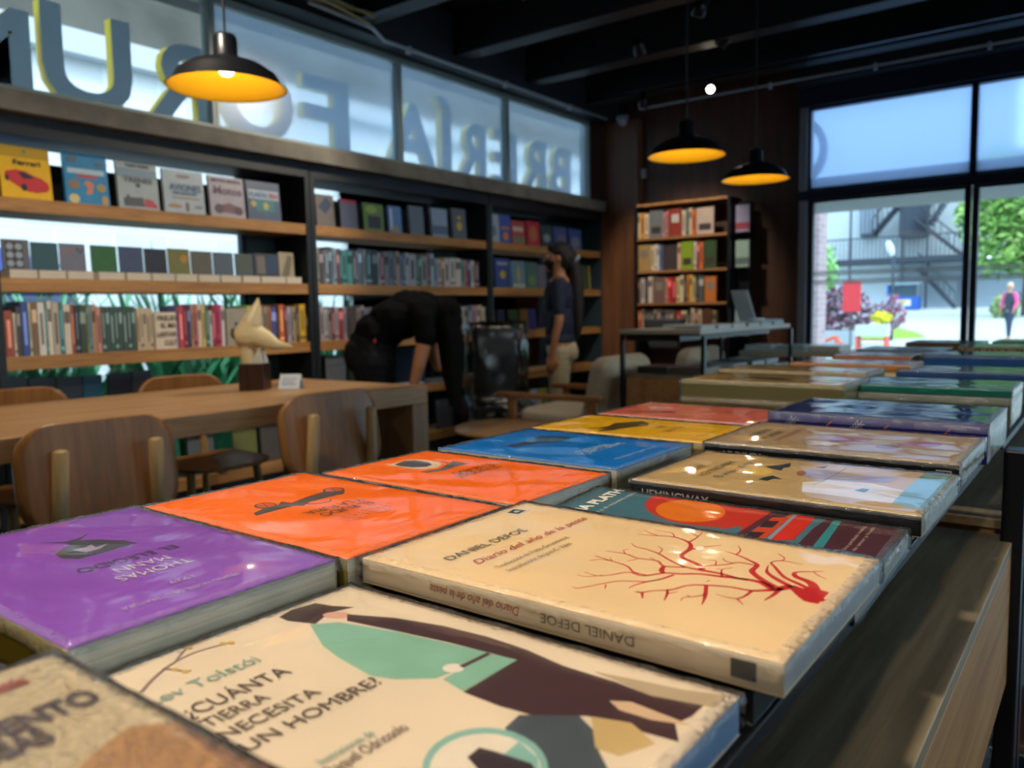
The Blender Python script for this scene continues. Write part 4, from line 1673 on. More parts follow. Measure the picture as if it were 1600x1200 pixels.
def spot(name, loc, lab, aim, lit):
    t = thing(name, lab, 'spotlight', loc)
    b = MB(); b.tube([(0, 0, 0), (0, 0, -.05)], .008); b.build('stem', BLACKG, t)
    d = Vector(aim).normalized(); c = Vector((0, 0, -.08))
    b = MB(); b.tube([c-d*.06, c+d*.06], .032, 20); b.build('housing', BLACKG, t, smooth=True)
    b = MB(); b.tube([c+d*.061, c+d*.063], .026, 20); b.build('lens', mat('fff2d0', .3, emit=14) if lit else mat('8a8f90', .2), t)
    return t
spot('track_spotlight', (-2.42, 5.62, 2.80), 'lit white track spotlight pointing at the camera above the middle pendant lamp', (.5, -.75, -.35), True)
spot('track_spotlight', (-2.95, 5.62, 2.80), 'unlit dark track spotlight hanging left of the lit one', (.0, -.05, -1), False)
t = thing('security_camera', 'small grey security camera in the ceiling corner above the bookcases', 'camera', (-3.45, 6.2, 2.76))
MB().lathe([(.0, .03), (.05, .03), (.055, 0), (.04, -.01), (0, -.01)], 20).build('mount', mat('6c6f74', .5), t, smooth=True)
MB().lathe([(.04, -.01), (.038, -.035), (.02, -.055), (.0, -.06)], 20).build('dome', mat('8a8f96', .2), t, smooth=True)
tag(MB().box(-3.38, -3.34, 6.395, 6.418, 2.28, 2.36).build('wall_sensor', mat('8c8c94', .5), bevel=.004), 'small pale box fixed on dark wooden wall above the bookcase', 'sensor')
# ------------------------------------------------------------ pendant lamps
def pendant(loc, lab, on=True):
    t = thing('pendant_lamp', lab, 'lamp', loc, group='black pendant lamps with yellow inside')
    s = MB(); out = [(.03, .155), (.036, .145), (.036, .09), (.06, .078), (.11, .062), (.15, .035), (.170, .0), (.181, -.006)]
    s.lathe([(0, .158)]+out, 56, 0); s.build('lamp_shade', mat('14161b', .32, .1), t, smooth=True)
    inn = [(.178, -.006), (.166, .0), (.146, .032), (.107, .058), (.06, .073), (.0, .078)]
    s = MB(); s.lathe(inn, 56, 0); s.build('inner_reflector', mat('f2b415', .6), t, smooth=True)
    s = MB(); s.tube([(0, 0, .155), (0, 0, 2.95-loc[2]+.02)], .004, 8); s.build('cord', BLACK, t)
    s = MB(); s.lathe([(.0, .076), (.018, .075), (.02, .05), (0, .045)], 20); s.build('socket', mat('b08020', .4), t, smooth=True)
    s = MB(); s.lathe([(0.012, .068), (.022, .055), (.024, .045), (.017, .034), (0, .030)], 20); s.build('bulb', mat('ffe2b0', .3, emit=7), t, smooth=True)
    l = bpy.data.lights.new('bulb_light', 'POINT'); l.energy = .5; l.color = (1, .90, .66); l.shadow_soft_size = .008
    lo = bpy.data.objects.new('bulb_light', l); C.objects.link(lo); lo.parent = t; lo.location = (0, 0, .018)
    return t
pendant((-2.25, 1.528, 1.862), 'black dome pendant lamp nearest and largest, over the long table')
pendant((-1.645, 3.565, 1.86), 'black dome pendant lamp in the middle, left of the smallest one')
pendant((-1.610, 4.367, 1.842), 'smallest black dome pendant lamp, nearest the end windows')
# lamps out of the frame that light the display tables (ceiling spots of the same row), plus one added fill lamp
def spotlamp(loc, aim, e, size=1.2, col=(1, .87, .68), rad=.06):
    l = bpy.data.lights.new('ceiling_and_fill_light', 'SPOT'); l.energy = e; l.color = col; l.spot_size = size; l.spot_blend = .6; l.shadow_soft_size = rad
    o = bpy.data.objects.new('ceiling_and_fill_light', l); C.objects.link(o); o.location = loc
    o.rotation_euler = (Vector(aim)-Vector(loc)).to_track_quat('-Z', 'Y').to_euler()
SPOTS = [((-.15, -.5, 2.80), (-.25, .30, 1.0), 56, 1.3), ((-1.0, .4, 2.80), (-.45, .7, 1.0), 30, 1.2), ((-2.2, .9, 2.80), (-3.0, 1.4, .8), 75, 1.6), ((-2.6, 3.62, 2.80), (-3.8, 2.1, 1.2), 75, 1.3), ((-2.4, 3.6, 2.8), (-3.8, 3.9, 1.3), 16, 1.5),
         ((-2.6, 4.9, 2.8), (-2.95, 6.2, 1.5), 75, .9), ((-2.0, 4.5, 2.8), (-2.9, 4.6, .7), 14, 1.2), ((-2.1, 5.1, 2.8), (-3.7, 5.5, 1.4), 14, 1.1), ((.35, -1.7, 2.8), (-.25, .8, 1.0), 50, .9)]  # last entry is an added fill from behind the camera, brightening the spines
for s_ in SPOTS:
    spotlamp(*s_)
    a = (Vector(s_[1])-Vector(s_[0])).normalized(); t = thing('ceiling_and_fill_spotlight', 'black spotlight of the ceiling and added fill set, under a dark beam', 'spotlight', (s_[0][0], s_[0][1], 3.12), group='ceiling spotlights between the beams')
    b = MB(); b.tube([(0, 0, 0), (0, 0, -.22)], .01); b.build('stem', BLACKG, t)
    c = Vector((0, 0, -.26)); b = MB(); b.tube([c-a*.06, c+a*.04], .04, 20); b.build('housing', BLACKG, t, smooth=True)
# ------------------------------------------------------------ display tables (black steel frame, wood box)
DW = wood('6c604c', 'a09074', .45, 1, 4); LW2 = wood('96683a', 'bd8c58', .5, 1, 4); LW = wood('8a6440', 'b08a5e', .5, 1, 4)
def display_table(loc, w, l, H, lab, boxz=(.725, .886), shelf=True):
    t = thing('display_table', lab, 'table', loc, group='black steel book display tables')
    MB().box(-w, 0, 0, l, H-.008, H).build('tabletop', mat('101114', .45, .2), t, bevel=.001)
    fr = MB(); fr.box(-w+.03, -w+.05, 0.03, l-.03, H-.04, H-.0085); fr.box(-w+.05, -.13, 0.03, .05, H-.04, H-.0085); fr.box(-w+.05, -.13, l-.05, l-.03, H-.04, H-.0085); fr.box(-.15, -.13, 0.05, l-.05, H-.04, H-.0085)
    fr.build('table_frame', BLACKG, t)
    for x in (-w+.001, .0055):
        for y in (.001, l-.031): MB().box(x, x+.021, y, y+.03, 0, H-.0085).build('leg', BLACKG, t, bevel=.002)
    z0, z1 = boxz
    bx = MB(); bx.box(-w+.03, .0165, .03, l, z1-.012, z1); bx.build('shelf_board', DW, t, bevel=.001)
    bx = MB(); bx.box(.004, .0165, .03, l-.0, z0, z1-.012); bx.box(-w+.03, -w+.04, .03, l, z0, z1-.012); bx.box(-w+.04, .004, .035, .045, z0, z1-.012); bx.box(-w+.04, .004, l-.02, l-.01, z0, z1-.012); bx.box(-w+.04, .004, .045, l-.02, z0, z0+.012)
    bx.build('drawer_box', LW2, t, bevel=.001)
    if shelf: MB().box(-w+.01, -.01, .03, l-.03, .30, .32).build('lower_shelf', BLACKG, t)
    return t
TZ = .9965
display_table((-.0985, -.30, 0), .44, 1.345, TZ, 'black steel display table under the nearest rows of wrapped books')
display_table((-.100, 1.085, 0), .46, 2.2, TZ-.012, 'black steel display table behind the nearest one, covered with more books')
# ------------------------------------------------------------ flat books
BOOKG = 'shrink wrapped books on the near display table'
def wrap_mesh(w, h, t, parent, seed=0):
    """thin crinkled film around a book, seams along the rim"""
    rnd = random.Random(seed); nx, ny = 26, 34; e = .0011; v = []; f = []; mi = []
    W, Hh = w/2+e, h/2+e
    for i in range(nx+1):
        for j in range(ny+1):
            x = -W+2*W*i/nx; y = -Hh+2*Hh*j/ny; d = min(W-abs(x), Hh-abs(y)); k = math.exp(-d/.006)
            z = t+.0010+.0009*rnd.random()*k+.0004*math.sin(x*90+seed)*math.sin(y*60+seed*2)*(1-k)-.0006*k
            v.append((x, y, z))
    for i in range(nx):
        for j in range(ny):
            a = i*(ny+1)+j; f.append((a, a+ny+1, a+ny+2, a+1)); mi.append(1 if i == 0 or j == 0 or i == nx-1 or j == ny-1 else 0)
    base = len(v)
    rim = [(i, 0) for i in range(nx+1)]+[(nx, j) for j in range(1, ny+1)]+[(i, ny) for i in range(nx-1, -1, -1)]+[(0, j) for j in range(ny-1, 0, -1)]
    n = len(rim); prev = [i*(ny+1)+j for i, j in rim]
    for q in range(1, 5):
        cur = []
        for i, j in rim:
            x0, y0, z0 = v[i*(ny+1)+j]; s = 1 if q < 4 else 0
            ox = (1 if i == nx else -1 if i == 0 else 0); oy = (1 if j == ny else -1 if j == 0 else 0); r = rnd.random()*.0009*s
            v.append((x0+ox*r, y0+oy*r, z0*(1-q/4)+.0003)); cur.append(len(v)-1)
        for k in range(n):
            f.append((prev[k], cur[k], cur[(k+1) % n], prev[(k+1) % n])); mi.append(1 if q == 1 else 0)
        prev = cur
    me = bpy.data.meshes.new('shrink_wrap'); me.from_pydata(v, [], f); me.materials.append(WRAP); me.materials.append(WRAPE)
    for p, m_ in zip(me.polygons, mi): p.material_index = m_; p.use_smooth = True
    if seed == BEIGE: me.materials[0] = WRAPS
    return link('shrink_wrap', me, parent)
def flat_book(name, lab, x0, x1, y0, y1, zt, th, side, cover, spine=None, page='c8bea8', wrap=True, tilt=0, group=BOOKG, hard=0, rough=.35, nz=.05):
    """side R: text reads toward +Y; L: toward -Y"""
    rz = PI/2 if side == 'R' else -PI/2 if side == 'L' else 0
    w, h = (y1-y0, x1-x0) if side in 'RL' else (x1-x0, y1-y0)
    t = thing(name, lab, 'book', ((x0+x1)/2, (y0+y1)/2, zt-th), (0, -tilt, rz), group)
    ct = .0009 if not hard else .0025; ins = .0004 if not hard else .003
    cv = mat(cover, rough, noise=nz, scale=14) ; sv = mat(spine or cover, rough, noise=nz, scale=14)
    b = MB(); b.box(-w/2, w/2, -h/2, h/2, th-ct, th, 0); b.box(-w/2, w/2, -h/2, h/2, 0, ct, 0); b.box(-w/2, -w/2+ct, -h/2, h/2, ct, th-ct, 1)
    t_cover = b.build('book_cover', [cv, sv], t, bevel=.0004, seg=1)
    MB().box(-w/2+ct, w/2-ins, -h/2+ins, h/2-ins, ct, th-ct).build('page_block', pages(page), t)
    if wrap: wrap_mesh(w, h, th, t, hash(name+lab[:9]) % 97 if False else len(lab))
    return t_cover, w, h
BI = {
 'tolstoi': ('small cream paperback with a woman in green shawl, nearest row on the right', .0150, 'e0cfb8', 'e8e0d2', '7a98b8', 0),
 'defoe': ('cream paperback with a red coral branch on its cover', .0130, 'ecd0a4', 'd8c8ae', 'b4b4b0', 0),
 'plath': ('blue and red paperback with a large red disc on its cover', .0125, '4a7484', '34343a', 'a8a090', 0),
 'hem': ('tan and blue book with black spine and bird drawings', .0135, 'c4a878', '25272c', 'aca898', 1),
 'hux': ('tan book with black spine, between the bird cover and navy book', .0180, 'b09878', '202226', 'b0a894', 1),
 'navy': ('thick navy book with orange arrows and white feathers along its spine', .0380, '20265c', '24288c', 'b0aca0', 1),
 'purple': ('purple paperback with a dark bust drawing and pale upside down title', .0285, '9054bc', 'b0a890', 'c8c4b0', 0),
 'or1': ('orange paperback with a black horse carriage drawing, beside the purple one', .0285, 'ff7a04', 'b8a060', 'c8c4b0', 0),
 'or2': ('orange paperback with a dark portrait drawing, before the blue one', .0285, 'ff7a04', 'b8a060', 'c8c4b0', 0),
 'blue': ('bright blue paperback between the orange portrait cover and the yellow cover', .0285, '0f78c8', 'b8a888', 'c8c4b0', 0),
 'yel': ('yellow paperback with a dark leopard drawing on its cover', .0285, 'e0b010', 'c0a040', 'b8a060', 0),
 'pink': ('salmon red paperback behind the yellow one', .0285, 'cc6a58', 'b08070', 'c0a890', 0),
 'beige': ('blurred beige paperback in the near left corner with speckled wrapping', .0190, 'd8c6a2', 'b0a48c', 'c0b49c', 0)}
BOOKS = {}
for k, (lab, th, cov, spn, pg, hard) in BI.items():
    s, x0, x1, y0, y1, z = DATA['books'][k]
    BOOKS[k] = flat_book('hardcover_book' if hard else 'paperback_book', lab, x0, x1, y0, y1, z, th, s, cov, spn, pg, hard=0, tilt=.054 if k == 'plath' else 0)+(th, (x0+x1)/2, (y0+y1)/2)
CNT = {}
for a in DATA['art']:
    CNT[a[0]] = CNT.get(a[0], 0)+1; ml = CNT[a[0]]*.000012
    b, kind, col = a[:3]; t, w, h, th, cx, cy = BOOKS[b]; m_ = mat(col, .45, noise=.06, scale=60)
    if kind == 'poly':
        z = th+.00005+ml; MB().prism([tuple(p) for p in a[3]], th, z).build(a[4], m_, t)
    elif kind == 'stroke':
        mb = MB(); stroke_mesh(mb, a[3], th, th+.00006+ml); mb.build(a[4], m_, t)
    else:
        put_text(a[6], a[3], (a[4][0], a[4][1], th), (1, 0, 0), (0, 1, 0), a[5]['len'] if isinstance(a[5], dict) else a[5], a[6] if isinstance(a[6], float) else .004, m_, t) if False else \
        put_text(a[7], a[3], (a[4][0], a[4][1], th), (1, 0, 0), (0, 1, 0), a[5], a[6], m_, t, a[8], a[9], .0005)
S = DATA['spine']
def spine_text(b, body, xa, xb, zb, cap, col, up, name, bold=0, shear=0):
    t, w, h, th, cx, cy = BOOKS[b]
    # local Y = -(x-cx); spine face at local X=-w/2
    ya, yb = -(xa-cx), -(xb-cx); zl = zb-(DATA['books'][b][5]-th)
    put_text(name, body, (-w/2, ya, zl), (0, -1 if yb < ya else 1, 0), (0, 0, 1 if up else -1), abs(ya-yb), cap, mat(col, .5), t, bold, shear, .0004)
spine_text('defoe', 'DANIEL DEFOE', -.1532+.006, S['dd1'][0], 1.0205, .0042, '6a625a', False, 'spine_author')
spine_text('defoe', 'Diario del año de la peste', S['pe0'][0], S['pe1'][0]-.004, 1.0205, .0042, 'a84a40', False, 'spine_title', 0, .25)
t, w, h, th, cx, cy = BOOKS['defoe']
MB().box(-w/2-.0004, -w/2, -(S['sq1'][0]-cx), -(S['sq0'][0]-cx), .0035, .0105).build('spine_emblem', mat('44484a', .5), t)
spine_text('hem', 'HEMINGWAY', S['he0'][0], S['he1'][0], 1.0135, .0058, 'd8d6d0', True, 'spine_author', .0002)
spine_text('hux', 'HUXLEY', S['hu0'][0], S['hu1'][0], 1.0150, .0058, 'c8c6c0', True, 'spine_author', .0002)
t, w, h, th, cx, cy = BOOKS['hux']
g = MB(); a0, a1 = -(S['br1'][0]-cx), -(S['br0'][0]-cx)
g.box(-w/2-.0004, -w/2, a0, a1, .0115, .0125); g.box(-w/2-.0004, -w/2, a0, a0+.001, .0070, .0115); g.build('spine_bracket', mat('c8c6c0', .5), t)
t, w, h, th, cx, cy = BOOKS['navy']
def arrow(y, z, s, m_, nm):
    mb = MB()
    def seg(p, q, wd):
        d = Vector((q[0]-p[0], q[1]-p[1])).normalized(); n = Vector((-d.y, d.x))*wd/2; pts = [(p[0]+n.x, p[1]+n.y), (q[0]+n.x, q[1]+n.y), (q[0]-n.x, q[1]-n.y), (p[0]-n.x, p[1]-n.y)]
        mb.add([(-w/2-.0003, a, b) for a, b in pts]+[(-w/2, a, b) for a, b in pts], [(0, 1, 2, 3), (0, 4, 5, 1), (1, 5, 6, 2), (2, 6, 7, 3), (3, 7, 4, 0)])
    if nm == 'arrow_drawing':
        seg((y, z), (y-.012*s, z+.012*s), .0014); seg((y, z), (y-.001, z+.006), .0013); seg((y, z), (y-.006, z+.001), .0013)
    else:
        for k in range(5): seg((y-.002*k, z+.0022*k), (y-.002*k-.006, z+.0022*k+.001), .0008); seg((y-.002*k, z+.0022*k), (y-.002*k+.001, z+.0022*k+.005), .0008)
        seg((y+.003, z-.003), (y-.012, z+.013), .0007)
    mb.build(nm, m_, t)
for x in (-.245, -.135, -.19): arrow(-(x-cx), .020, 1, mat('d07038', .5), 'arrow_drawing')
for x in (-.282, -.215): arrow(-(x-cx), .021, 1, mat('c8ccd8', .5), 'feather_drawing')
MB().box(-w/2-.0003, -w/2, -(-.118-cx), -(-.150-cx), .004, .009).build('spine_flash', mat('b07848', .5), t)
# lower layer of every stack
def under(name, lab, x0, x1, y0, y1, zt, zb, side, cov, page, wrap=False):
    flat_book(name, lab, x0, x1, y0, y1, zt, zt-zb-.0002, side, cov, cov, page, wrap=wrap)
under('paperback_book', 'dark paperback lying under the cream coral branch book', -.300, -.1000, .275, .410, 1.0118, TZ, 'R', '121214', '141414')
under('paperback_book', 'dark paperback lying under the tan and blue bird cover book', -.276, -.1000, .520, .645, 1.0113, TZ, 'R', '121214', '141414')
under('paperback_book', 'dark paperback lying under the tan book before the navy one', -.293, -.1000, .690, .828, 1.0088, TZ, 'R', '141416', '1c1c1c')
under('paperback_book', 'grey paperback lying under the blurred beige corner book', -.248, -.1, -.05, .095, 1.0308, TZ, 'R', '8a8474', 'a09a88')
flat_book('paperback_book', 'magenta paperback at the near left edge, mostly out of frame', -.514, -.318, -.010, .112, 1.022, .0253, 'L', '8a3a90', '8a8680', '8c8c90')
flat_book('paperback_book', 'green paperback between the salmon red book and the ochre stack', -.520, -.302, .985, 1.075, 1.006, .0090, 'L', '5c7848', '5c7848', 'a8a888')
# ochre fore edges on the left row
for k in ('purple', 'or1'):
    t, w, h, th, cx, cy = BOOKS[k]
    MB().box(w/2-.0004, w/2+.0004, -h/2+.001, h/2-.001, .001, th-.001).build('fore_edge', mat('a08a10' if k == 'purple' else '8a7a30', .6), t.parent)
TB = TZ-.012
far = [('hardcover_book', 'teal hardcover with a bright green spine behind the navy book', -.303, -.105, 1.215, 1.355, 1.035, .010, 'R', '2c6a72', '0a7a6c', 'a89c78'),
 ('paperback_book', 'grey green book lying under the teal hardcover', -.303, -.105, 1.205, 1.350, 1.0245, .0393, 'R', '6a7468', '5c665a', 'a89c78'),
 ('hardcover_book', 'greyish blue wrapped book behind the teal hardcover', -.30, -.104, 1.50, 1.64, 1.035, .014, 'R', '5a7090', '2e5590', 'b0a890'),
 ('paperback_book', 'grey book lying under the greyish blue wrapped one', -.30, -.104, 1.50, 1.64, 1.0205, .0353, 'R', '7c8088', '6a6c74', 'b0a890'),
 ('hardcover_book', 'thick royal blue book far back on the right side', -.312, -.104, 1.80, 1.95, 1.045, .0290, 'R', '3c5c90', '1f5a9c', 'b0a890'),
 ('hardcover_book', 'blue book lying under the thick royal blue one', -.312, -.104, 1.80, 1.95, 1.0155, .0303, 'R', '3c5c90', '3a5a88', 'b0a890'),
 ('hardcover_book', 'ochre slipcase book on top of the nearest ochre stack', -.530, -.292, 1.13, 1.27, 1.040, .0260, 'L', 'b49a64', '8c8458', '8c8458'),
 ('hardcover_book', 'ochre slipcase book beneath another in the nearest ochre stack', -.530, -.292, 1.13, 1.27, 1.0135, .0283, 'L', '8c7c54', '7c7048', '7c7048'),
 ('hardcover_book', 'ochre book topping the second ochre stack from the camera', -.556, -.312, 1.34, 1.46, 1.040, .0270, 'L', 'b49a64', '9c8c60', 'a08c5c'),
 ('paperback_book', 'pale book at the bottom of the second ochre stack', -.556, -.312, 1.34, 1.46, 1.0125, .0273, 'L', 'a89464', 'b09870', 'b09c70'),
 ('paperback_book', 'terracotta edged book just behind the second ochre stack', -.50, -.290, 1.55, 1.68, 1.040, .0130, 'L', 'c89878', 'c88a48', 'c88a48'),
 ('paperback_book', 'cream book lying under the nearer terracotta edged one', -.50, -.290, 1.55, 1.68, 1.0265, .0413, 'L', 'c8b890', 'c8b48c', 'c8b48c'),
 ('paperback_book', 'terracotta edged book left of the thick royal blue book', -.48, -.330, 1.77, 1.90, 1.043, .0150, 'L', 'b0a8a0', 'c07850', 'c87c50'),
 ('paperback_book', 'grey book lying under the farther terracotta edged one', -.48, -.330, 1.77, 1.90, 1.0275, .0423, 'L', '9c9ca0', '8c8c90', '8c8c90'),
 ('hardcover_book', 'grey blue book behind the terracotta edged ones', -.50, -.320, 2.05, 2.22, 1.040, .0220, 'L', '8494a0', '6c7c8c', '8c949c'),
 ('hardcover_book', 'tan book with black zebra marks on its spine, far back', -.300, -.104, 2.16, 2.36, 1.0435, .0200, 'R', '9ca8a4', 'b4986c', 'b4986c'),
 ('paperback_book', 'grey book lying under the zebra marked one', -.300, -.104, 2.16, 2.36, 1.0230, .0378, 'R', '8c9494', '7c8484', 'a49c88'),
 ('hardcover_book', 'brown edged book farthest back on the left side', -.470, -.290, 2.46, 2.64, 1.040, .0200, 'L', '8c989c', '8c6c40', '8c6c44'),
 ('hardcover_book', 'grey book under the farthest brown edged one', -.470, -.290, 2.46, 2.64, 1.0195, .0340, 'L', '7c868c', '6c747c', '7c8480'),
 ('paperback_book', 'pale grey book at the far right end of the row', -.270, -.104, 2.55, 2.75, 1.040, .0550, 'R', '98a4a8', '8c9498', 'a8a898')]
for n_, lab, *a in far:
    t, w, h = flat_book(n_, lab, *a, group='books on the far display table')
    if 'zebra marks' in lab:
        g = MB()
        for k in range(14): 
            y = -h/2+h*(k+.5)/14; sk = random.uniform(-.008, .008)
            g.add([(-w/2-.0006, y, .003), (-w/2-.0006, y+.003, .003), (-w/2-.0006, y+.003+sk, .018), (-w/2-.0006, y+sk, .018)], [(0, 1, 2, 3)])
        g.build('zebra_mark', mat('2c2418', .6), t)
    if 'nearest ochre stack' in lab and 'top' in lab:
        MB().prism([(-.02, -.035), (.0, -.05), (.012, -.02), (.02, .01), (.005, .03), (-.012, .01)], a[5], a[5]+.0002).build('ink_drawing', mat('4a4434', .6), t)
# lower shelf on the far table (seen at the lower right)
flat_book('paperback_book', 'book lying low at the right edge, under the display table corner', -.12, .12, 1.30, 1.52, .52, .03, 'R', '8a6a5a', '7c5a48', 'a8b0b8', group='books on the low stand at right')
flat_book('paperback_book', 'dark blue book low at the right edge on the stand', -.12, .12, 1.06, 1.27, .52, .03, 'R', '26364c', '1c2a3c', 'a8b0b8', group='books on the low stand at right')
flat_book('paperback_book', 'cream book low at the right edge, nearest on the stand', -.12, .12, .82, 1.03, .52, .03, 'R', 'a89c88', 'a09080', 'b8b0a0', group='books on the low stand at right')
t = thing('low_stand', 'low black stand with books at the lower right edge', 'stand', (.0, 1.17, 0))
MB().box(-.055, .20, -.38, .40, .47, .4895).build('stand_top', BLACKG, t, bevel=.002)
for x in (-.05, .17):
    for y in (-.37, .36): MB().box(x, x+.025, y, y+.025, 0, .47).build('leg', BLACKG, t)
# ------------------------------------------------------------ display table further back
t2 = display_table((-1.82, 4.12, 0), .50, 1.5, 1.0, 'black steel display table with pale stone top standing before the back bookcase', boxz=(.52, .76), shelf=False)
MB().box(-.505, .005, -.005, 1.505, 1.0, 1.024).build('stone_top', mat('a8a294', .45), t2, bevel=.003)
G2 = 'books laid out on the farther display table'
cols2 = [('a8b4b8', 'ashen'), ('8c98a0', 'grey'), ('b8c4c4', 'white'), ('7a4448', 'maroon'), ('a8b8b4', 'sage'), ('94a0a8', 'slate')]
for i in range(6):
    y0 = 4.16+i*.235; c, n_ = cols2[i]
    flat_book('paperback_book', '%s book in the right row on the farther display table, %s from its front' % (n_, ('first', 'second', 'third', 'fourth', 'fifth', 'last')[i]), -1.98, -1.83, y0, y0+.20, 1.046, .022, 'R', c, c, 'c0ccc8', group=G2, wrap=False)
for i in range(4):
    y0 = 4.62+i*.25; c, n_ = cols2[(i+2) % 6]
    if i < 1: flat_book('paperback_book', '%s book in the left row on the farther display table, %s from its front' % (n_, ('first', 'second', 'third', 'last')[i]), -2.29, -2.12, y0, y0+.2, 1.042, .018, 'R', c, c, 'c0ccc8', group=G2, wrap=False)
t = thing('laptop', 'slim grey laptop opened on the farther display table', 'laptop', (-1.955, 5.44, 1.0467), (0, 0, 2.45))
MB().box(-.11, .11, -.10, .10, 0, .012).build('keyboard_base', mat('b4c4d0', .4, .1), t, bevel=.003)
M_ = Matrix.Translation((0, .10, .012)) @ Matrix.Rotation(-.32, 4, 'X')
MB().box(-.11, .11, 0, .008, 0, .21, 0, M_).build('laptop_lid', mat('c4d4e4', .4, .1), t, bevel=.003)
MB().box(-.10, .10, -.001, 0, .012, .20, 0, M_).build('screen', mat('14181c', .15), t)
tag(MB().lathe([(0, 0), (.05, 0), (.06, .02), (.055, .025), (0, .018)], 24).build('white_bowl', mat('d0dce4', .25), loc=(-1.905, 5.20, 1.0465), smooth=True), 'small white dish on the farther display table near the laptop', 'dish')
tag(MB().lathe([(0, 0), (.07, 0), (.085, .012), (.08, .016), (0, .010)], 24).build('white_plate', mat('d0dce4', .25), loc=(-2.04, 4.42, 1.0245), smooth=True), 'shallow white plate at the front half of the farther display table', 'plate')
# low shelf units right behind (pale wood, stacked books)
t = thing('side_table', 'pale low display table near the end window with stacked books', 'table', (-1.85, 6.02, 0))
MB().box(-.40, .35, -.22, .22, .78, .82).build('tabletop', mat('b8b09c', .5), t, bevel=.004)
for x in (-.39, .31):
    for y in (-.2, .17): MB().box(x, x+.03, y, y+.03, 0, .78).build('leg', mat('b09870', .5), t)
MB().box(-.38, .33, -.18, .18, .40, .43).build('lower_shelf', mat('8c7454', .5), t)
for i, (x, z, c, n_) in enumerate(((-2.12, .8202, 'c8d4d0', 'white'), (-1.88, .8202, 'a8b8b8', 'pale blue'), (-1.64, .8202, 'd0c8b8', 'cream'))):
    flat_book('paperback_book', '%s book lying on the pale low table near the end window' % n_, x-.1, x+.1, 5.84, 6.12, z+.04, .0398, 'R', c, c, 'd0d8d0', group='books on the pale low table', wrap=False)
# books on the wood box of that table
for i, (x, c, n_) in enumerate(((-2.2, '3c3630', 'dark brown'), (-1.98, '5c5650', 'grey'))):
    flat_book('paperback_book', '%s book lying on the wooden box under the farther display table' % n_, x-.1, x+.1, 4.3, 4.55, .80, .0395, 'R', c, c, '989080', group='books on the wooden box', wrap=False)
for i, (y, c, n_) in enumerate(((4.75, 'a8b8bc', 'pale blue'), (5.05, '46505a', 'slate'), (5.32, 'b0b4ac', 'pale grey'))):
    flat_book('paperback_book', '%s book on the wooden box, under the far half of the stone top' % n_, -2.1, -1.83, y-.11, y+.11, .80, .0395, 'R', c, c, 'a8b0b0', group='books on the wooden box', wrap=False)
# ------------------------------------------------------------ left bookcase
bays = [(-1.80, -.25, 'nearest'), (-.18, 1.36, 'second'), (1.43, 3.06, 'left'), (3.13, 4.74, 'middle'), (4.81, 6.40, 'right')]
SZ = [1.67, 1.325, .985, .655, .31]
for y0, y1, nm in bays[1:]:
    t = thing('bookcase', {'second': 'black framed wall bookcase unit mostly left of the frame', 'left': 'leftmost wall bookcase unit with wooden shelves and a window behind', 'middle': 'middle wall bookcase unit behind the bending woman', 'right': 'right hand wall bookcase unit behind the standing woman'}[nm], 'bookcase', (-3.96, (y0+y1)/2, 0), group='wall bookcase units')
    hw = (y1-y0)/2
    for z in SZ: MB().box(-.13, .16, -hw+.001, hw-.001, z-.06, z).build('shelf', SHELFW, t, bevel=.002)
    for s_ in (-1, 1): MB().box(-.14, .165, s_*hw if s_ > 0 else -hw-.032, hw+.032 if s_ > 0 else -hw, .0, 1.94).build('upright', mat('0c1418', .5) if nm != 'right' else mat('24363e', .5), t)
    MB().box(-.14, .165, -hw-.03, hw+.03, 1.94, 2.018).build('header', mat('0a0d12', .5), t)
    MB().box(-.13, -.12, -hw+.002, hw-.002, 1.672, 1.875).build('back_panel', mat('0a0d12', .5), t)
    MB().box(-.14, .15, -hw, hw, 0, .25).build('plinth', mat('0a0d12', .5), t)
ORD = ['first', 'second', 'third', 'fourth', 'fifth', 'sixth', 'seventh', 'eighth', 'ninth', 'tenth', 'eleventh', 'twelfth', '13th', '14th', '15th', '16th', '17th', '18th', '19th', '20th']+['%dth' % i for i in range(21, 60)]
def ordn(i): 
    if i+1 in (21, 31, 41, 51): return '%dst' % (i+1)
    if i+1 in (22, 32, 42, 52): return '%dnd' % (i+1)
    if i+1 in (23, 33, 43, 53): return '%drd' % (i+1)
    return ORD[i]
def spine_book(name, lab, p, rot, w, h, depth, hexc, grp, k=0):
    """upright book, spine toward local +Z(out); local x right, y up"""
    b = MB(); c = .0015
    b.box(-w/2, -w/2+c, 0, h, -depth, 0, 0); b.box(w/2-c, w/2, 0, h, -depth, 0, 0); b.box(-w/2+c, w/2-c, 0, h, -.0015, 0, 0)
    b.box(-w/2+c, w/2-c, .003, h-.003, -depth+.003, -.0015, 1)
    if k % 3 == 0: b.box(-w/2+.002, w/2-.002, h*.62, h*.86, 0, .0006, 2)
    elif k % 3 == 1: b.box(-w/2+w*.3, w/2-w*.3, h*.2, h*.8, 0, .0006, 2)
    else: b.box(-w/2+.001, w/2-.001, h*.08, h*.15, 0, .0006, 2); b.box(-w/2+w*.35, w/2-w*.35, h*.3, h*.85, 0, .0006, 2)
    r_, g_, b_ = [int(hexc[i:i+2], 16) for i in (0, 2, 4)]; lum = (r_+g_+b_)/3
    dk = '%02x%02x%02x' % tuple(int(v*.5) for v in (r_, g_, b_)) if lum > 110 else '%02x%02x%02x' % tuple(min(255, int(v*1.3+60)) for v in (r_, g_, b_))
    o = b.build(name, [mat(hexc, .5, noise=.08, scale=25), mat('b8ae98', .8), mat(dk, .5)], None, p, rot)
    return tag(o, lab, 'book', grp)
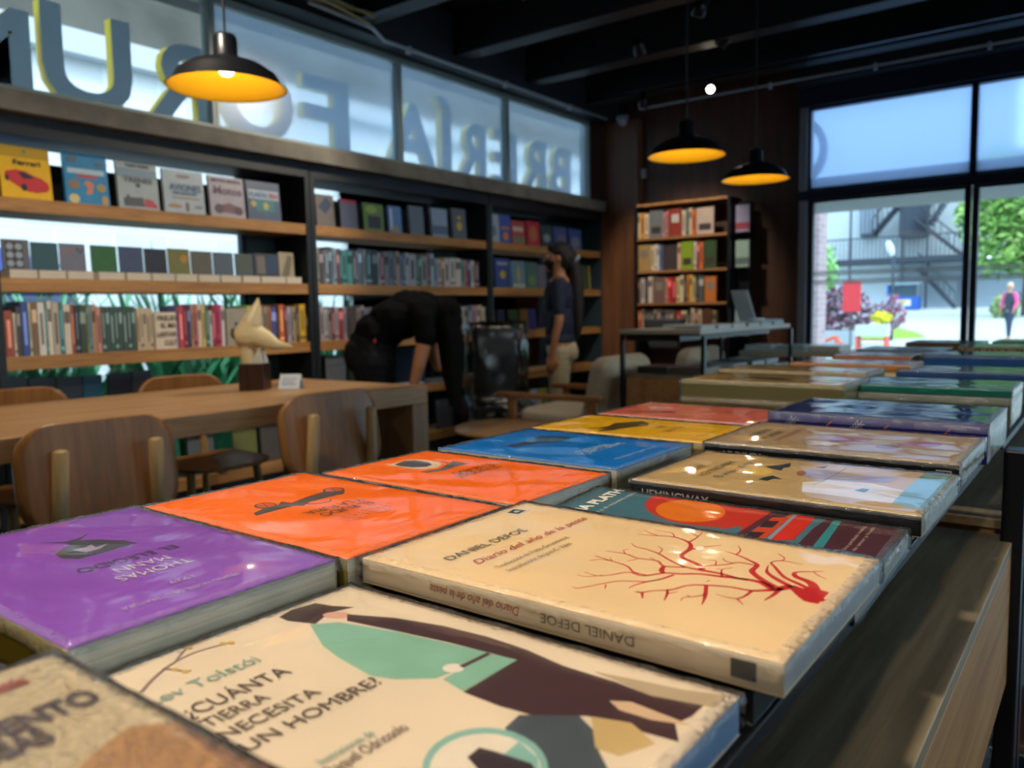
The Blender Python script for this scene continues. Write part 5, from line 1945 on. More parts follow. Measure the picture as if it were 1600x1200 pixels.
LR = (PI/2, 0, PI/2); BR = (PI/2, 0, 0)
def row_left(rows, shelfz, desc, grp, off=0):
    for i, (a, b, cn, hx, h) in enumerate(rows):
        spine_book('book', '%s book spine, %s from the left %s' % (cn, ordn(i+off), desc), (-3.822, (a+b)/2, shelfz+.0008), LR, max(.006, abs(b-a)*.96), h, .15, hx, grp, i+off)
row_left(DATA['b13'], .985, 'on the leftmost low shelf', 'book spines on the low shelf of the leftmost unit')
row_left(DATA['b13b'], .985, 'after the face out cream book', 'book spines on the low shelf of the leftmost unit')
row_left(DATA['b13c'], .985, 'behind and right of the carved bird head', 'book spines on the low shelf of the leftmost unit')
row_left(DATA['b22'], 1.325, 'on the middle unit second shelf', 'book spines on the second shelf of the middle unit')
row_left(DATA['b23'], .985, 'left of the bending woman, middle unit', 'book spines on the third shelf of the middle unit')
row_left(DATA['b23b'], .985, 'right of the bending woman, middle unit', 'book spines on the third shelf of the middle unit')
def face_book(name, lab, p, rot, w, h, th, hexc, grp, arts=(), texts=(), lean=0, page='b8ae98'):
    t = thing(name, lab, 'book', p, rot, grp)
    if lean: t.rotation_euler = (Matrix.Rotation(0, 3, 'X').to_4x4() @ Euler(rot).to_matrix().to_4x4() @ Matrix.Rotation(-lean, 4, 'X')).to_euler()
    b = MB(); b.box(-w/2, w/2, 0, h, th-.001, th); b.box(-w/2, w/2, 0, h, 0, .001); b.box(-w/2, -w/2+.001, 0, h, .001, th-.001)
    cvr = b.build('book_cover', mat(hexc, .4, noise=.06, scale=30), t)
    MB().box(-w/2+.001, w/2-.002, .002, h-.002, .001, th-.001).build('page_block', mat(page, .8), t)
    for i, (nm, hx, pts) in enumerate(arts):
        MB().prism([((x-.5)*w, y*h) for x, y in pts], th, th+.0004+.0003*i).build(nm, mat(hx, .45), cvr)
    for nm, body, hx, x0, x1, y, cap in texts:
        put_text(nm, body, ((x0-.5)*w, y*h, th), (1, 0, 0), (0, 1, 0), (x1-x0)*w, cap*h, mat(hx, .5), cvr, .0010, 0, .0030)
    return t
def R4(x0, y0, x1, y1): return [(x0, y0), (x1, y0), (x1, y1), (x0, y1)]
def EL(cx, cy, rx, ry, n=16): return [(cx+rx*math.cos(2*PI*k/n), cy+ry*math.sin(2*PI*k/n)) for k in range(n)]
car = [(.08, .42), (.10, .50), (.18, .52), (.30, .55), (.48, .53), (.62, .47), (.80, .42), (.93, .33), (.95, .24), (.90, .17), (.70, .13), (.52, .14), (.38, .2), (.2, .3), (.1, .35)]
FD = DATA['faces']
GT = 'face out books on the top shelf of the leftmost unit'
A = {
 'ferrari': ('yellow book with a red sports car on its cover', 'd8a810', [('top_band', 'b08c10', R4(0, .78, 1, 1)), ('car_drawing', 'b82c30', car), ('car_window_drawing', '2c2428', [(.34, .50), (.46, .51), (.62, .44), (.64, .40), (.44, .38)]), ('wheel_drawing', '24242c', EL(.44, .22, .06, .07)), ('wheel_drawing', '24242c', EL(.12, .38, .04, .06)), ('shield_drawing', '4a7090', EL(.5, .90, .03, .04))], [('title', 'Ferrari', '3c2c10', .26, .80, .64, .095)]),
 'blue': ('sky blue picture book with orange animal doodles', '2f7fae', [('title_band', 'a8c0cc', R4(.08, .60, .92, .70)), ('banner_drawing', 'a85058', R4(.28, .52, .75, .59)), ('doodle', 'c87850', [(.46, .2), (.6, .22), (.65, .42), (.5, .48), (.42, .40), (.52, .34)]), ('doodle', '8a7058', EL(.2, .38, .13, .09)), ('doodle', 'a08858', EL(.82, .35, .11, .08)), ('doodle', 'c8b880', EL(.18, .10, .12, .09)), ('doodle', '506878', EL(.2, .88, .12, .08)), ('doodle', '506878', EL(.82, .82, .10, .05)), ('doodle', 'b08c60', EL(.88, .1, .08, .1))], []),
 'train': ('pale grey book with a black steam train on its cover', '9aa4a8', [('sky_band', '788c9c', R4(0, .66, 1, .84)), ('train_drawing', '4c5054', [(.12, .05), (.12, .22), (.2, .24), (.22, .32), (.28, .24), (.6, .25), (.62, .06)]), ('carriage_drawing', 'b0404c', [(.62, .06), (.64, .24), (.82, .22), (.95, .10), (.93, .04)]), ('cab_drawing', '3c4044', EL(.5, .5, .06, .04))], [('title', 'TRENES', '5c646c', .14, .86, .56, .10), ('top_line', 'TODO SOBRE', '3c444c', .22, .8, .88, .05)]),
 'plane': ('pale blue grey book with small aeroplanes on its cover', '9eacb8', [('plane_drawing', '9c7848', EL(.25, .16, .18, .05)), ('plane_drawing', '6c6458', EL(.55, .16, .05, .12)), ('plane_drawing', '8c7c68', EL(.84, .17, .11, .04)), ('rule', 'a07c4c', R4(.2, .34, .86, .38)), ('balloon_drawing', '847c7c', EL(.5, .86, .18, .05))], [('title', 'AVIONES', '4c6880', .14, .92, .52, .16), ('subtitle', 'GRANDES', '4c6880', .2, .8, .44, .05)]),
 'moto': ('lilac grey book with a motorcycle drawing on its cover', 'a098a4', [('motorcycle_drawing', '6c4c54', [(.15, .2), (.3, .3), (.55, .36), (.8, .28), (.9, .18), (.7, .10), (.3, .12)]), ('wheel_drawing', '4c3c44', EL(.24, .2, .13, .12)), ('wheel_drawing', '4c3c44', EL(.8, .18, .13, .11))], [('title', 'Motos', '6c5060', .12, .92, .56, .20), ('top_line', 'MOTO MOTO', '54485a', .08, .92, .86, .07)]),
 'white': ('dark blue book with a white title band and teal picture', '46566c', [('title_band', 'a4acb8', R4(.04, .55, .96, .78)), ('picture_drawing', '2c7480', R4(.25, .25, .8, .52)), ('yellow_drawing', 'b09c50', EL(.18, .42, .08, .08)), ('yellow_drawing', 'b09c50', EL(.55, .38, .08, .09))], [('title', 'PLASTIC', '3878a4', .08, .62, .60, .12), ('title_end', 'SEA', '98405c', .66, .94, .60, .12)])}
for k in ('ferrari', 'blue', 'train', 'plane', 'moto', 'white'):
    y0, y1, z0, z1 = FD[k]; lab, hx, arts, tx = A[k]
    face_book('picture_book', lab+', leftmost unit top shelf', (-3.860, (y0+y1)/2, 1.6712), LR, y1-y0, z1-1.671, .018, hx, GT, arts, tx, .08)
GS = 'face out books on the second shelf of the leftmost unit'
sec = [('gold0', 'grey picture book with six round silver lenses', '5c5c60'), ('g1', 'dark teal book with a plain cover', '2e4c54'), ('g2', 'grey book with a zigzag of coloured dots', '6a6874'), ('g3', 'plain green book', '2e5a2c'), ('g4', 'slate blue book', '3c4660'), ('g5', 'black book', '24262e'), ('g6', 'olive gold book with an orange spot', '6c6834'), ('g7', 'taupe book', '58544a'), ('g8', 'slate grey book', '505862'), ('g9', 'grey green book beside the dark picture book', '4c544c'), ('g10', 'dark book with two panels', '3c383c'), ('g11', 'beige book leaning at the right end', '9a9078')]
for i, (k, lab, hx) in enumerate(sec):
    y0, y1, z0, z1 = FD[k]; w = y1-y0
    arts = []
    if k == 'gold0': arts = [('panel', '3c3430', R4(.1, .05, .75, .92))]+[('lens_drawing', '8c94a0', EL(x, y, .13, .11)) for x in (.28, .6) for y in (.2, .48, .76)]
    if k == 'g2': arts = [('dot', c, EL(x, y, .05, .045)) for x, y, c in ((.15, .8, '5c6c8c'), (.3, .68, '9c5c48'), (.45, .8, '9c5c48'), (.7, .8, '283058'), (.8, .7, '283058'), (.92, .8, '283058'))]
    if k == 'g6': arts = [('orange_spot', 'a87824', EL(.72, .6, .18, .16))]
    if k == 'g10': arts = [('panel', '6c6460', R4(.1, .1, .45, .9)), ('panel', '30405a', R4(.5, .1, .95, .9))]
    if k == 'g11': arts = [('shadow_shape', '6c6458', [(.1, 0), (.6, 0), (.9, .8), (.6, .9)])]
    face_book('book', lab+', leftmost unit second shelf', (-3.885, (y0+y1)/2, 1.3655), LR, w*.97, z1-1.365, .012, hx, GS, arts, (), .05)
    # the pile each one stands on
    th = .0385
    b = MB(); d = .13; b.box(-w*.49, w*.49, 0, d, 0, .0015, 0); b.box(-w*.49, w*.49, 0, d, th-.0015, th, 0); b.box(-w*.485, w*.485, .001, d-.002, .0015, th*.5-.001, 1); b.box(-w*.485, w*.485, .001, d-.002, th*.5, th-.0015, 1)
    tag(b.build('book', [mat(hx, .5), mat('c4b8a8', .8)], None, (-3.812, (y0+y1)/2, 1.3255), (0, 0, PI/2)), 'pale edged book lying under the '+lab, 'book', 'flat books on the second shelf of the leftmost unit')
y0, y1, z0, z1 = FD['freud']
face_book('book', 'cream face out book with bold dark lettering on the low shelf', (-3.840, (y0+y1)/2, .9858), LR, y1-y0, z1-.985, .022, 'd2c2ac', 'face out books on the low shelf', (), [('title', 'FREUD', '5c4c40', .10, .98, .78, .12), ('title', 'EL MA', '5c4c40', .25, .98, .58, .12), ('title', 'LESTAR', '5c4c40', .06, .98, .34, .12), ('title', 'CULT', '5c4c40', .38, .96, .10, .14)])
y0, y1, z0, z1 = FD['flower']
face_book('book', 'grey face out book with a small red and blue flower, beside the carved bird', (-3.840, (y0+y1)/2, .9858), LR, y1-y0, z1-.985, .02, '948c7c', 'face out books on the low shelf', [('flower_drawing', '7c3440', EL(.55, .55, .12, .07)), ('flower_drawing', '3c4470', EL(.42, .58, .08, .05))], ())
for i, (k, lab, hx) in enumerate((('c1', 'dark teal book', '243438'), ('c2', 'black book', '1e2024'), ('c3', 'dark slate book', '2c323c'), ('c4', 'teal blue book', '1c4a60'), ('c5', 'near black book', '20222c'), ('c6', 'dark grey book with a vase drawing', '38383e'))):
    y0, y1, z0, z1 = FD[k]
    face_book('book', lab+' behind the far chairs, lowest visible shelf at left', (-3.90, (y0+y1)/2, .6558), LR, (y1-y0), z1-.655, .02, hx, 'face out books behind the far chairs', [('vase_drawing', '5a4434', [(.4, .5), (.6, .5), (.75, .3), (.7, .1), (.3, .1), (.25, .3)])] if k == 'c6' else (), ())
for k, lab, hx, arts in (('d0', 'brown and blue patterned book', '6c6460', [('pattern_drawing', '3c4458', [(.1, .6), (.6, .95), (.9, .7), (.5, .4)])]), ('d1', 'grey book with a red top edge', '585c6c', [('red_band', '8c3048', R4(0, .88, 1, 1))]), ('d2', 'green book with a dark picture', '64803c', [('picture_drawing', '3c3c40', R4(.2, .1, .85, .55)), ('leaf_drawing', '8ca850', EL(.4, .78, .3, .14))]), ('d3', 'bright blue and white book', '5c80b0', [('white_shape', 'b4c4d8', R4(.1, .1, .3, .9)), ('gold_shape', 'a08c50', EL(.5, .15, .3, .1))]), ('d4', 'plain grey blue book', '62707c', ()), ('d5', 'pale blue grey book', '8c9cb4', [('hill_drawing', '5c6c84', R4(0, .1, 1, .4))]), ('d6', 'grey book with a yellow figure', '5c646c', [('yellow_figure', 'c8a840', EL(.5, .42, .2, .15)), ('yellow_figure', 'c8a840', EL(.5, .7, .14, .06))])):
    y0, y1, z0, z1 = FD[k]
    face_book('book', lab+', top shelf of the middle unit', (-3.860, (y0+y1)/2, 1.6712), LR, (y1-y0), z1-1.671, .018, hx, 'face out books on the top shelf of the middle unit', arts, (), .06)
for k, lab, hx, arts in (('e0', 'pale grey white patterned book', '8c9cac', [('pattern_drawing', '5c6c7c', EL(.4, .4, .3, .2))]), ('e1', 'blue book with an orange figure', '3c54a0', [('orange_band', 'c07838', R4(.1, .5, .9, .58)), ('orange_figure', 'c87838', EL(.5, .25, .25, .15))]), ('e2', 'red book with white and green bands', 'a84848', [('white_band', 'b8b0a8', R4(.05, .55, .85, .75)), ('green_band', '5c8060', R4(.05, .1, .95, .32))]), ('e3', 'crimson red book', 'a83048', [('gold_rings', 'b06848', EL(.5, .5, .3, .35))]), ('e4', 'dark green book with a pale dome', '34484c', [('dome_drawing', '8498a4', EL(.5, .4, .28, .2))]), ('e5', 'lilac blue book', '4c5890', [('grey_shape', '6c707c', EL(.6, .4, .3, .3))]), ('e6', 'blue book with a pale grey ruin', '40549c', [('grey_shape', '7c8490', EL(.5, .35, .35, .28))])):
    y0, y1, z0, z1 = FD[k]
    face_book('book', lab+', top shelf of the right unit', (-3.860, (y0+y1)/2, 1.6712), LR, (y1-y0), z1-1.671, .018, hx, 'face out books on the top shelf of the right unit', arts, (), .06)
for k, lab, hx, arts in (('f0', 'blue book with a round gold emblem', '2c4888', [('gold_emblem', 'b09c38', EL(.5, .45, .2, .14)), ('pale_title', '90a0bc', R4(.15, .78, .85, .88))]), ('f1', 'light blue book with a yellow figure', '6088a0', [('yellow_figure', 'b0a050', EL(.5, .5, .12, .3)), ('white_base', 'b4b8b0', R4(.05, .02, .95, .15))]), ('f2', 'grey green patterned book', '4c706c', [('pattern_drawing', '6c8c60', EL(.5, .3, .3, .2))]), ('f3', 'mauve grey book just left of the standing woman', '6c6c80', ()), ('f4', 'slate book right of the standing woman', '44505c', ()), ('f5', 'olive green book with a yellow edge', '3c5038', [('yellow_edge', 'b0983c', R4(.85, 0, .98, 1))])):
    y0, y1, z0, z1 = FD[k]
    face_book('book', lab+', second shelf of the right unit', (-3.860, (y0+y1)/2, 1.3262), LR, (y1-y0), z1-1.326, .018, hx, 'face out books on the second shelf of the right unit', arts, (), .06)
for k, lab, hx in (('h0', 'grey red book', '5c484c'), ('h1', 'navy book', '26304c'), ('h2', 'dark green book', '2c4c38'), ('h3', 'ochre book', '6c5428'), ('h4', 'royal blue book', '22306c')):
    y0, y1, z0, z1 = FD[k]
    face_book('book', lab+' above the plastic wrapped chair, third shelf of right unit', (-3.860, (y0+y1)/2, .9862), LR, (y1-y0), z1-.986, .018, hx, 'books above the wrapped chair', (), (), .06)
for k, lab, hx, arts in (('m0', 'grey magazine', '4c5058', ()), ('m1', 'grey magazine with a dark round picture', '3c3e48', [('picture_drawing', '202228', EL(.6, .3, .3, .2))]), ('m2', 'pinkish magazine with a red foot band', '5c4c50', [('red_band', '5c2030', R4(.1, .05, .9, .3))]), ('m3', 'green magazine with a red top edge', '2c3a30', [('red_band', '7c2038', R4(0, .85, 1, 1))])):
    y0, y1, z0, z1 = FD[k]
    face_book('magazine', lab+' on the lowest shelf, by the long table', (-3.855, (y0+y1)/2, .3110), LR, (y1-y0), .21, .012, hx, 'magazines on the lowest shelf', arts, (), .06)
# things on the fourth shelf of the middle unit
for y, w_, h_, hx, lab in ((3.28, .16, .23, '5c6068', 'grey storage box left of the bending woman'), (3.52, .18, .22, '4a5c58', 'grey green storage box just behind the bending woman'), (4.02, .12, .24, '1c2c48', 'navy box file right of the bending woman arm')):
    t = thing('storage_box', lab+', fourth shelf', 'box', (-3.93, y, .6553))
    MB().box(-.09, .09, -w_/2, w_/2, 0, h_).build('box_body', mat(hx, .5), t, bevel=.004); MB().box(-.093, .093, -w_/2-.003, w_/2+.003, h_-.05, h_+.002).build('lid', mat(hx, .45), t)
for i, (y, hx, n_) in enumerate(((3.95, 'b4bcc4', 'white'), (4.2, '5c6c80', 'blue grey'), (4.43, 'c0a880', 'tan'), (4.6, 'c8c4bc', 'cream'))):
    tag(MB().box(-3.90, -3.81, y-.10, y+.08, .6555, .668+.004*i).build('magazine', mat(hx, .5)), '%s magazine lying on the shelf ledge under the bending woman hair' % n_, 'magazine', 'magazines lying on the fourth shelf')
t = thing('water_bottle', 'slim clear bottle standing on the shelf by the bending woman arm', 'bottle', (-3.835, 3.98, .672))
MB().lathe([(0, 0), (.016, 0), (.017, .07), (.008, .10), (.008, .12)], 16).build('bottle_body', mat('9cc4cc', .1), t, smooth=True); MB().lathe([(.0095, .115), (.0095, .13), (0, .13)], 12).build('bottle_cap', mat('d0dce0', .3), t)
for i, (y, hx, n_) in enumerate(((2.35, '7c8490', 'grey'), (2.62, '6c7040', 'olive'), (2.8, '54504c', 'dark grey'), (1.65, 'b08c58', 'tan'), (1.9, '707c90', 'slate'))):
    face_book('book', '%s book on the lowest shelf seen beneath the long table' % n_, (-3.86, y, .3110), LR, .15, .24, .015, hx, 'books seen beneath the long table', (), (), .05)
# ------------------------------------------------------------ back bookcase
t = thing('bookcase', 'tall black free standing bookcase with warm lit shelves on the back wall', 'bookcase', (-2.89, 6.28, 0))
bz = [1.735, 1.46, 1.19, .915, .62, .3]
MB().box(-.42, -.40, -.13, .13, 0, 2.02).build('side_panel', BLACKG, t); MB().box(.40, .42, -.13, .13, 0, 2.02).build('side_panel', BLACKG, t)
MB().box(-.40, .40, .115, .13, .05, 2.0).build('back_panel', wood('3a2416', '4c3020', .5, 0, 4), t)
MB().box(-.40, .40, -.13, .13, 2.0, 2.02).build('top_board', SHELFW, t)
for z in bz:
    MB().box(-.398, .398, -.13, .112, z-.02, z).build('shelf', wood('7a4e2c', '9a6c40', .5, 0, 4), t)
for i, k in enumerate('1234'):
    for j, (a, b, cn, hx, h, fo) in enumerate(DATA['back'][k]):
        nm = ('top', 'second', 'third', 'fourth')[i]; zz = bz[i]+.0008; w_ = max(.008, abs(b-a)*.95); xx = (a+b)/2
        w_ = min(w_, 2*(xx+3.286), 2*(-2.494-xx))
        if w_ < .008: continue
        if fo: face_book('book', '%s face out book, %s shelf of the back bookcase' % (cn, nm), (xx, 6.185, zz), BR, w_, h, .016, hx, 'books in the back bookcase', [('cover_panel', 'b8b4ac' if k in '1' else '7c7468', R4(.2, .5, .8, .8))] if j % 2 == 0 else [('cover_panel', '3c3030', R4(.15, .15, .85, .4))], (), 0)
        else: spine_book('book', '%s book spine, %s from the left, %s shelf of the back bookcase' % (cn, ordn(j), nm), (xx, 6.17, zz), BR, w_, h, .13, hx, 'books in the back bookcase', j)
t = thing('side_rack', 'narrow rack of face out books fixed beside the back bookcase', 'rack', (-2.41, 6.30, 0))
MB().box(-.045, .045, .0, .1, .0, 1.98).build('rack_post', BLACKG, t)
for z in bz[:4]: MB().box(-.045, .075, -.10, 0, z-.01, z).build('ledge', BLACKG, t)
for z, hx, hx2, n_ in ((bz[0], '8c88a8', '8c3440', 'white and violet book'), (bz[1], '8ca49c', '5a6468', 'pale teal book'), (bz[3], '8ca8b0', '2c4c90', 'white and blue book')):
    face_book('book', n_+' on the narrow rack beside the back bookcase', (-2.395, 6.24, z+.0008), BR, .11, .21, .014, hx, 'books on the narrow side rack', [('band', hx2, R4(.0, .1, 1, .35))], (), 0)
# dark bag standing before the shelf
t = thing('tote_bag', 'dark grey tote bag before the lowest lit shelf of the back bookcase', 'bag', (-2.92, 5.93, .82))
b = MB(); b.prism([(-.17, .24), (.17, .24), (.12, 0), (-.12, 0)], -.05, .05); o = b.build('bag_body', mat('2e3036', .6, bump=.004, scale=20), t, rot=(PI/2, 0, 0), bevel=.015)
b = MB(); b.tube([(-.10, 0, .22), (-.07, 0, .30), (.07, 0, .30), (.10, 0, .22)], .007); b.build('handle', mat('5c4c3c', .6), t, smooth=True)
# ------------------------------------------------------------ long oak table and chairs
t = thing('long_table', 'long oak table with thick panel legs before the leftmost bookcase', 'table', (-2.92, .5, 0))
TT = .82
MB().box(-.465, .465, -2.2, 2.12, TT-.075, TT).build('tabletop', OAK, t, bevel=.004)
for y in (-2.2, 2.02):
    for x in (-.465, .245):
        MB().box(x, x+.22, y, y+.10, 0, TT-.0755).build('leg', wood('7a5a3c', '94724c', .45, 2, 5), t, bevel=.003)
CW = wood('74481f', '94622f', .4, 1, 5); CL = wood('90744a', 'ac8e5e', .5, 2, 5)
def chair(loc, rz, lab, grp):
    t = thing('dining_chair', lab, 'chair', loc, (0, 0, rz), grp)
    # local: back toward +X, sitter faces -X ; width along Y
    def panel(w, h, r, n=8):
        P = []
        for cx, cy, a0 in ((w/2-r, h/2-r, 0), (-w/2+r, h/2-r, 90), (-w/2+r, -h/2+r, 180), (w/2-r, -h/2+r, 270)):
            for k in range(n+1):
                a = math.radians(a0+90*k/n); P.append((cx+r*math.cos(a), cy+r*math.sin(a)))
        return P
    def shell(P, curve, th, name, loc_, rot_, m_):
        # solid curved plate built from a fine grid clipped by outline
        import itertools
        xs = [p[0] for p in P]; w = max(xs)-min(xs); h = max(p[1] for p in P)-min(p[1] for p in P); nx, ny = 16, 12
        def half(y, r=None):
            c = [p for p in P]; out = 0
            for i in range(len(c)):
                a, b = c[i], c[(i+1) % len(c)]
                if (a[1]-y)*(b[1]-y) <= 0 and a[1] != b[1]: out = max(out, a[0]+(b[0]-a[0])*(y-a[1])/(b[1]-a[1]))
            return out
        v = []; f = []
        ylist = [-h/2+h*(1-math.cos(PI*j/ny))/2 for j in range(ny+1)]
        for s_ in (0, 1):
            for y in ylist:
                hw = half(max(-h/2+1e-4, min(h/2-1e-4, y)))
                for i in range(nx+1):
                    x = -hw+2*hw*i/nx; v.append((x, y, curve*(x/(w/2))**2+s_*th))
        N_ = (nx+1)*(ny+1)
        for j in range(ny):
            for i in range(nx):
                a = j*(nx+1)+i; f.append((a, a+nx+1, a+nx+2, a+1)); f.append((N_+a, N_+a+1, N_+a+nx+2, N_+a+nx+1))
        rim = [i for i in range(nx+1)]+[j*(nx+1)+nx for j in range(1, ny+1)]+[ny*(nx+1)+i for i in range(nx-1, -1, -1)]+[j*(nx+1) for j in range(ny-1, 0, -1)]
        for k in range(len(rim)):
            a, b = rim[k], rim[(k+1) % len(rim)]; f.append((a, b, N_+b, N_+a))
        mb = MB(); mb.add(v, f); return mb.build(name, m_, t, loc_, rot_, smooth=True, bevel=0)
    # backrest: panel in YZ plane, normal +X, sides curving toward sitter (-X)
    shell(panel(.44, .30, .095), -.035, .014, 'backrest', (.205, 0, .715), (PI/2, 0, PI/2), CW).rotation_euler = (Matrix.Rotation(PI/2, 4, 'Z') @ Matrix.Rotation(PI/2-.14, 4, 'X')).to_euler()
    shell(panel(.44, .46, .10), .012, .014, 'seat', (-.04, 0, .455), (0, 0, PI/2), CW)
    for s_ in (-1, 1):
        b = MB(); b.tube([(.30, s_*.165, 0), (.245, s_*.150, .42), (.236, s_*.135, .60), (.252, s_*.128, .795), (.252, s_*.128, .80)], [.015, .019, .021, .020, .012], 16); b.build('leg', CL, t, smooth=True)
        b = MB(); b.tube([(-.22, s_*.20, 0), (-.17, s_*.165, .45)], [.014, .019], 14); b.build('leg', CL, t, smooth=True)
    b = MB(); b.box(-.17, .24, -.015, .015, .425, .453); b.box(.20, .235, -.15, .15, .42, .450); b.build('seat_frame', CL, t)
    return t
CG = 'oak chairs around the long table'
chair((-2.47, 1.095, 0), -.06, 'oak shell chair with its back to us, nearest at left', CG)
chair((-2.47, 1.935, 0), -.05, 'oak shell chair with its back to us, near the table end', CG)
chair((-3.42, 1.37, 0), PI+.02, 'oak chair on the far table side, at the left edge', CG)
chair((-3.42, 2.10, 0), PI-.03, 'oak chair on the far table side, beside the carved bird head', CG)
chair((-2.47, .25, 0), -.04, 'oak shell chair left of the frame beside the long table', CG)
# carved bird head on a dark block
def blob(name, chains, m_, parent, voxel=.008, extra=None, smooth_it=4):
    """one continuous skin grown over tapering segments"""
    bm = bmesh.new()
    def ball(p, r, s=(1, 1, 1)):
        M = Matrix.Translation(p) @ Matrix.Diagonal((r*s[0], r*s[1], r*s[2], 1)); bmesh.ops.create_icosphere(bm, subdivisions=2, radius=1, matrix=M)
    for ch in chains:
        for i in range(len(ch)-1):
            p, r = Vector(ch[i][:3]), ch[i][3]; q, r2 = Vector(ch[i+1][:3]), ch[i+1][3]; n = max(2, int((q-p).length/(min(r, r2)*.45)))
            for k in range(n+1):
                a = k/n; ball(p.lerp(q, a), r*(1-a)+r2*a)
    for e in (extra or ()): ball(Vector(e[:3]), 1, e[3:6])
    me = bpy.data.meshes.new(name); bm.to_mesh(me); bm.free()
    o = bpy.data.objects.new(name, me); C.objects.link(o)
    rm = o.modifiers.new('r', 'REMESH'); rm.mode = 'VOXEL'; rm.voxel_size = voxel
    sm = o.modifiers.new('s', 'SMOOTH'); sm.factor = .5; sm.iterations = smooth_it
    dg = bpy.context.evaluated_depsgraph_get(); me2 = bpy.data.meshes.new_from_object(o.evaluated_get(dg)); bpy.data.objects.remove(o)
    for p in me2.polygons: p.use_smooth = True
    me2.materials.clear()
    for x in (m_ if isinstance(m_, (list, tuple)) else [m_]): me2.materials.append(x)
    me2.name = name
    return link(name, me2, parent)
t = thing('bird_head_sculpture', 'cream carved bird head with a long curved beak on a dark wooden block', 'sculpture', (-3.02, 2.12, TT+.0005), (0, 0, math.radians(37)))
MB().box(-.055, .055, -.055, .055, 0, .118).build('wooden_block', wood('22150f', '37221a', .3, 2, 4), t, bevel=.003)
IV = mat('c2ae84', .4, noise=.12, scale=9)
blob('carved_head', [[(-.02, 0, .12, .038), (-.03, 0, .18, .034), (-.03, 0, .22, .045)], [(-.025, 0, .24, .062), (-.004, 0, .29, .050), (.012, 0, .335, .032), (.024, 0, .375, .014), (.03, 0, .40, .005)], [(-.02, 0, .25, .060), (.05, 0, .22, .045), (.10, 0, .195, .024), (.15, 0, .19, .012), (.165, 0, .187, .007)]], IV, t, .005)
MB().lathe([(0, 0), (.022, .0), (.024, .006), (0, .010)], 20).build('eye_ring', mat('3a2a1c', .4), t, (-.078, -.015, .25), (0, -PI/2, 0), smooth=True)
MB().prism([(.0, .0), (.055, .0), (.035, .07)], -.03, .03).build('white_facet', mat('b8b4a8', .5), t, (-.002, 0, .118), (PI/2, 0, 0))
t = thing('tent_card', 'small white printed card in a clear stand on the long table', 'card', (-2.90, 2.215, TT+.0005), (0, 0, math.radians(30)))
M_ = Matrix.Rotation(.45, 4, 'X')
MB().box(-.048, .048, -.001, .001, 0.002, .072, 0, Matrix.Translation((0, -.02, 0)) @ Matrix.Rotation(-.45, 4, 'X')).build('card_front', mat('c8d0d8', .25), t)
MB().box(-.048, .048, -.001, .001, 0.002, .070, 0, Matrix.Translation((0, .038, 0)) @ Matrix.Rotation(.42, 4, 'X')).build('card_back', mat('c8d0d8', .25), t)
g = MB()
for k in range(5): g.box(-.035, .035-.008*(k % 3), -.0025, -.001, .02+.008*k, .0225+.008*k, 0, Matrix.Translation((0, -.02, 0)) @ Matrix.Rotation(-.45, 4, 'X'))
g.build('printed_line', mat('8a92a0', .5), t)
# ------------------------------------------------------------ round table, armchairs, wrapped chair
t = thing('round_table', 'low round wooden coffee table between the bookcases and armchair', 'table', (-2.88, 3.88, 0))
MB().lathe([(0, .40), (.30, .40), (.395, .425), (.40, .435), (.395, .445), (0, .446)], 56).build('tabletop', wood('8a6848', 'a5815c', .4, 0, 4), t, smooth=True)
for k in range(3):
    a = 2*PI*k/3+.5; b = MB(); b.tube([(.26*math.cos(a), .26*math.sin(a), 0), (.2*math.cos(a), .2*math.sin(a), .41)], [.014, .02], 12); b.build('leg', CL, t, smooth=True)
FAB = mat('b5aa94', .9, noise=.08, scale=60, bump=.001); AW = wood('7c5232', '9c7048', .4, 0, 5)
def cushion(name, sx, sy, sz, parent, loc, rot=(0, 0, 0), r=.5, m_=FAB):
    b = MB(); b.box(-sx/2, sx/2, -sy/2, sy/2, -sz/2, sz/2); o = b.build(name, m_, parent, loc, rot, smooth=True, bevel=min(sx, sy, sz)*r, seg=6); return o
def armchair(loc, rz, lab):
    t = thing('armchair', lab, 'armchair', loc, (0, 0, rz), 'cream armchairs with wooden arms')
    # faces +X
    cushion('seat_cushion', .56, .58, .15, t, (.02, 0, .43), (0, -.06, 0))
    cushion('back_cushion', .18, .62, .46, t, (-.30, 0, .63), (0, -.22, 0))
    for s_ in (-1, 1):
        b = MB(); b.box(-.38, .40, s_*.34-.03, s_*.34+.03, .585, .62); b.build('armrest', AW, t, bevel=.008)
        b = MB(); b.box(.26, .31, s_*.34-.02, s_*.34+.02, 0, .585); b.build('leg', AW, t, bevel=.005)
        b = MB(); b.box(-.34, -.28, s_*.34-.02, s_*.34+.02, 0, .585); b.build('leg', AW, t, bevel=.005)
    b = MB(); b.box(-.33, .30, -.32, .32, .29, .345); b.build('seat_frame', AW, t)
    return t
armchair((-2.84, 4.47, 0), math.radians(182), 'cream armchair with wooden arms facing left, before the standing woman')
armchair((-2.80, 5.62, 0), math.radians(180), 'cream armchair farther back, seen behind the display table legs')
t = thing('wrapped_chair', 'black upholstered office chair wrapped in clear plastic before the right bookcase', 'chair', (-3.44, 4.40, 0), (0, 0, math.radians(-40)))
cushion('backrest', .09, .33, .56, t, (-.10, 0, .76), (0, -.12, 0), .45, mat('08090b', .7))
cushion('seat', .40, .36, .12, t, (.10, 0, .42), (0, 0, 0), .45, mat('121418', .5))
b = MB(); b.tube([(.1, 0, .06), (.1, 0, .36)], .025, 14); b.build('gas_column', BLACKG, t)
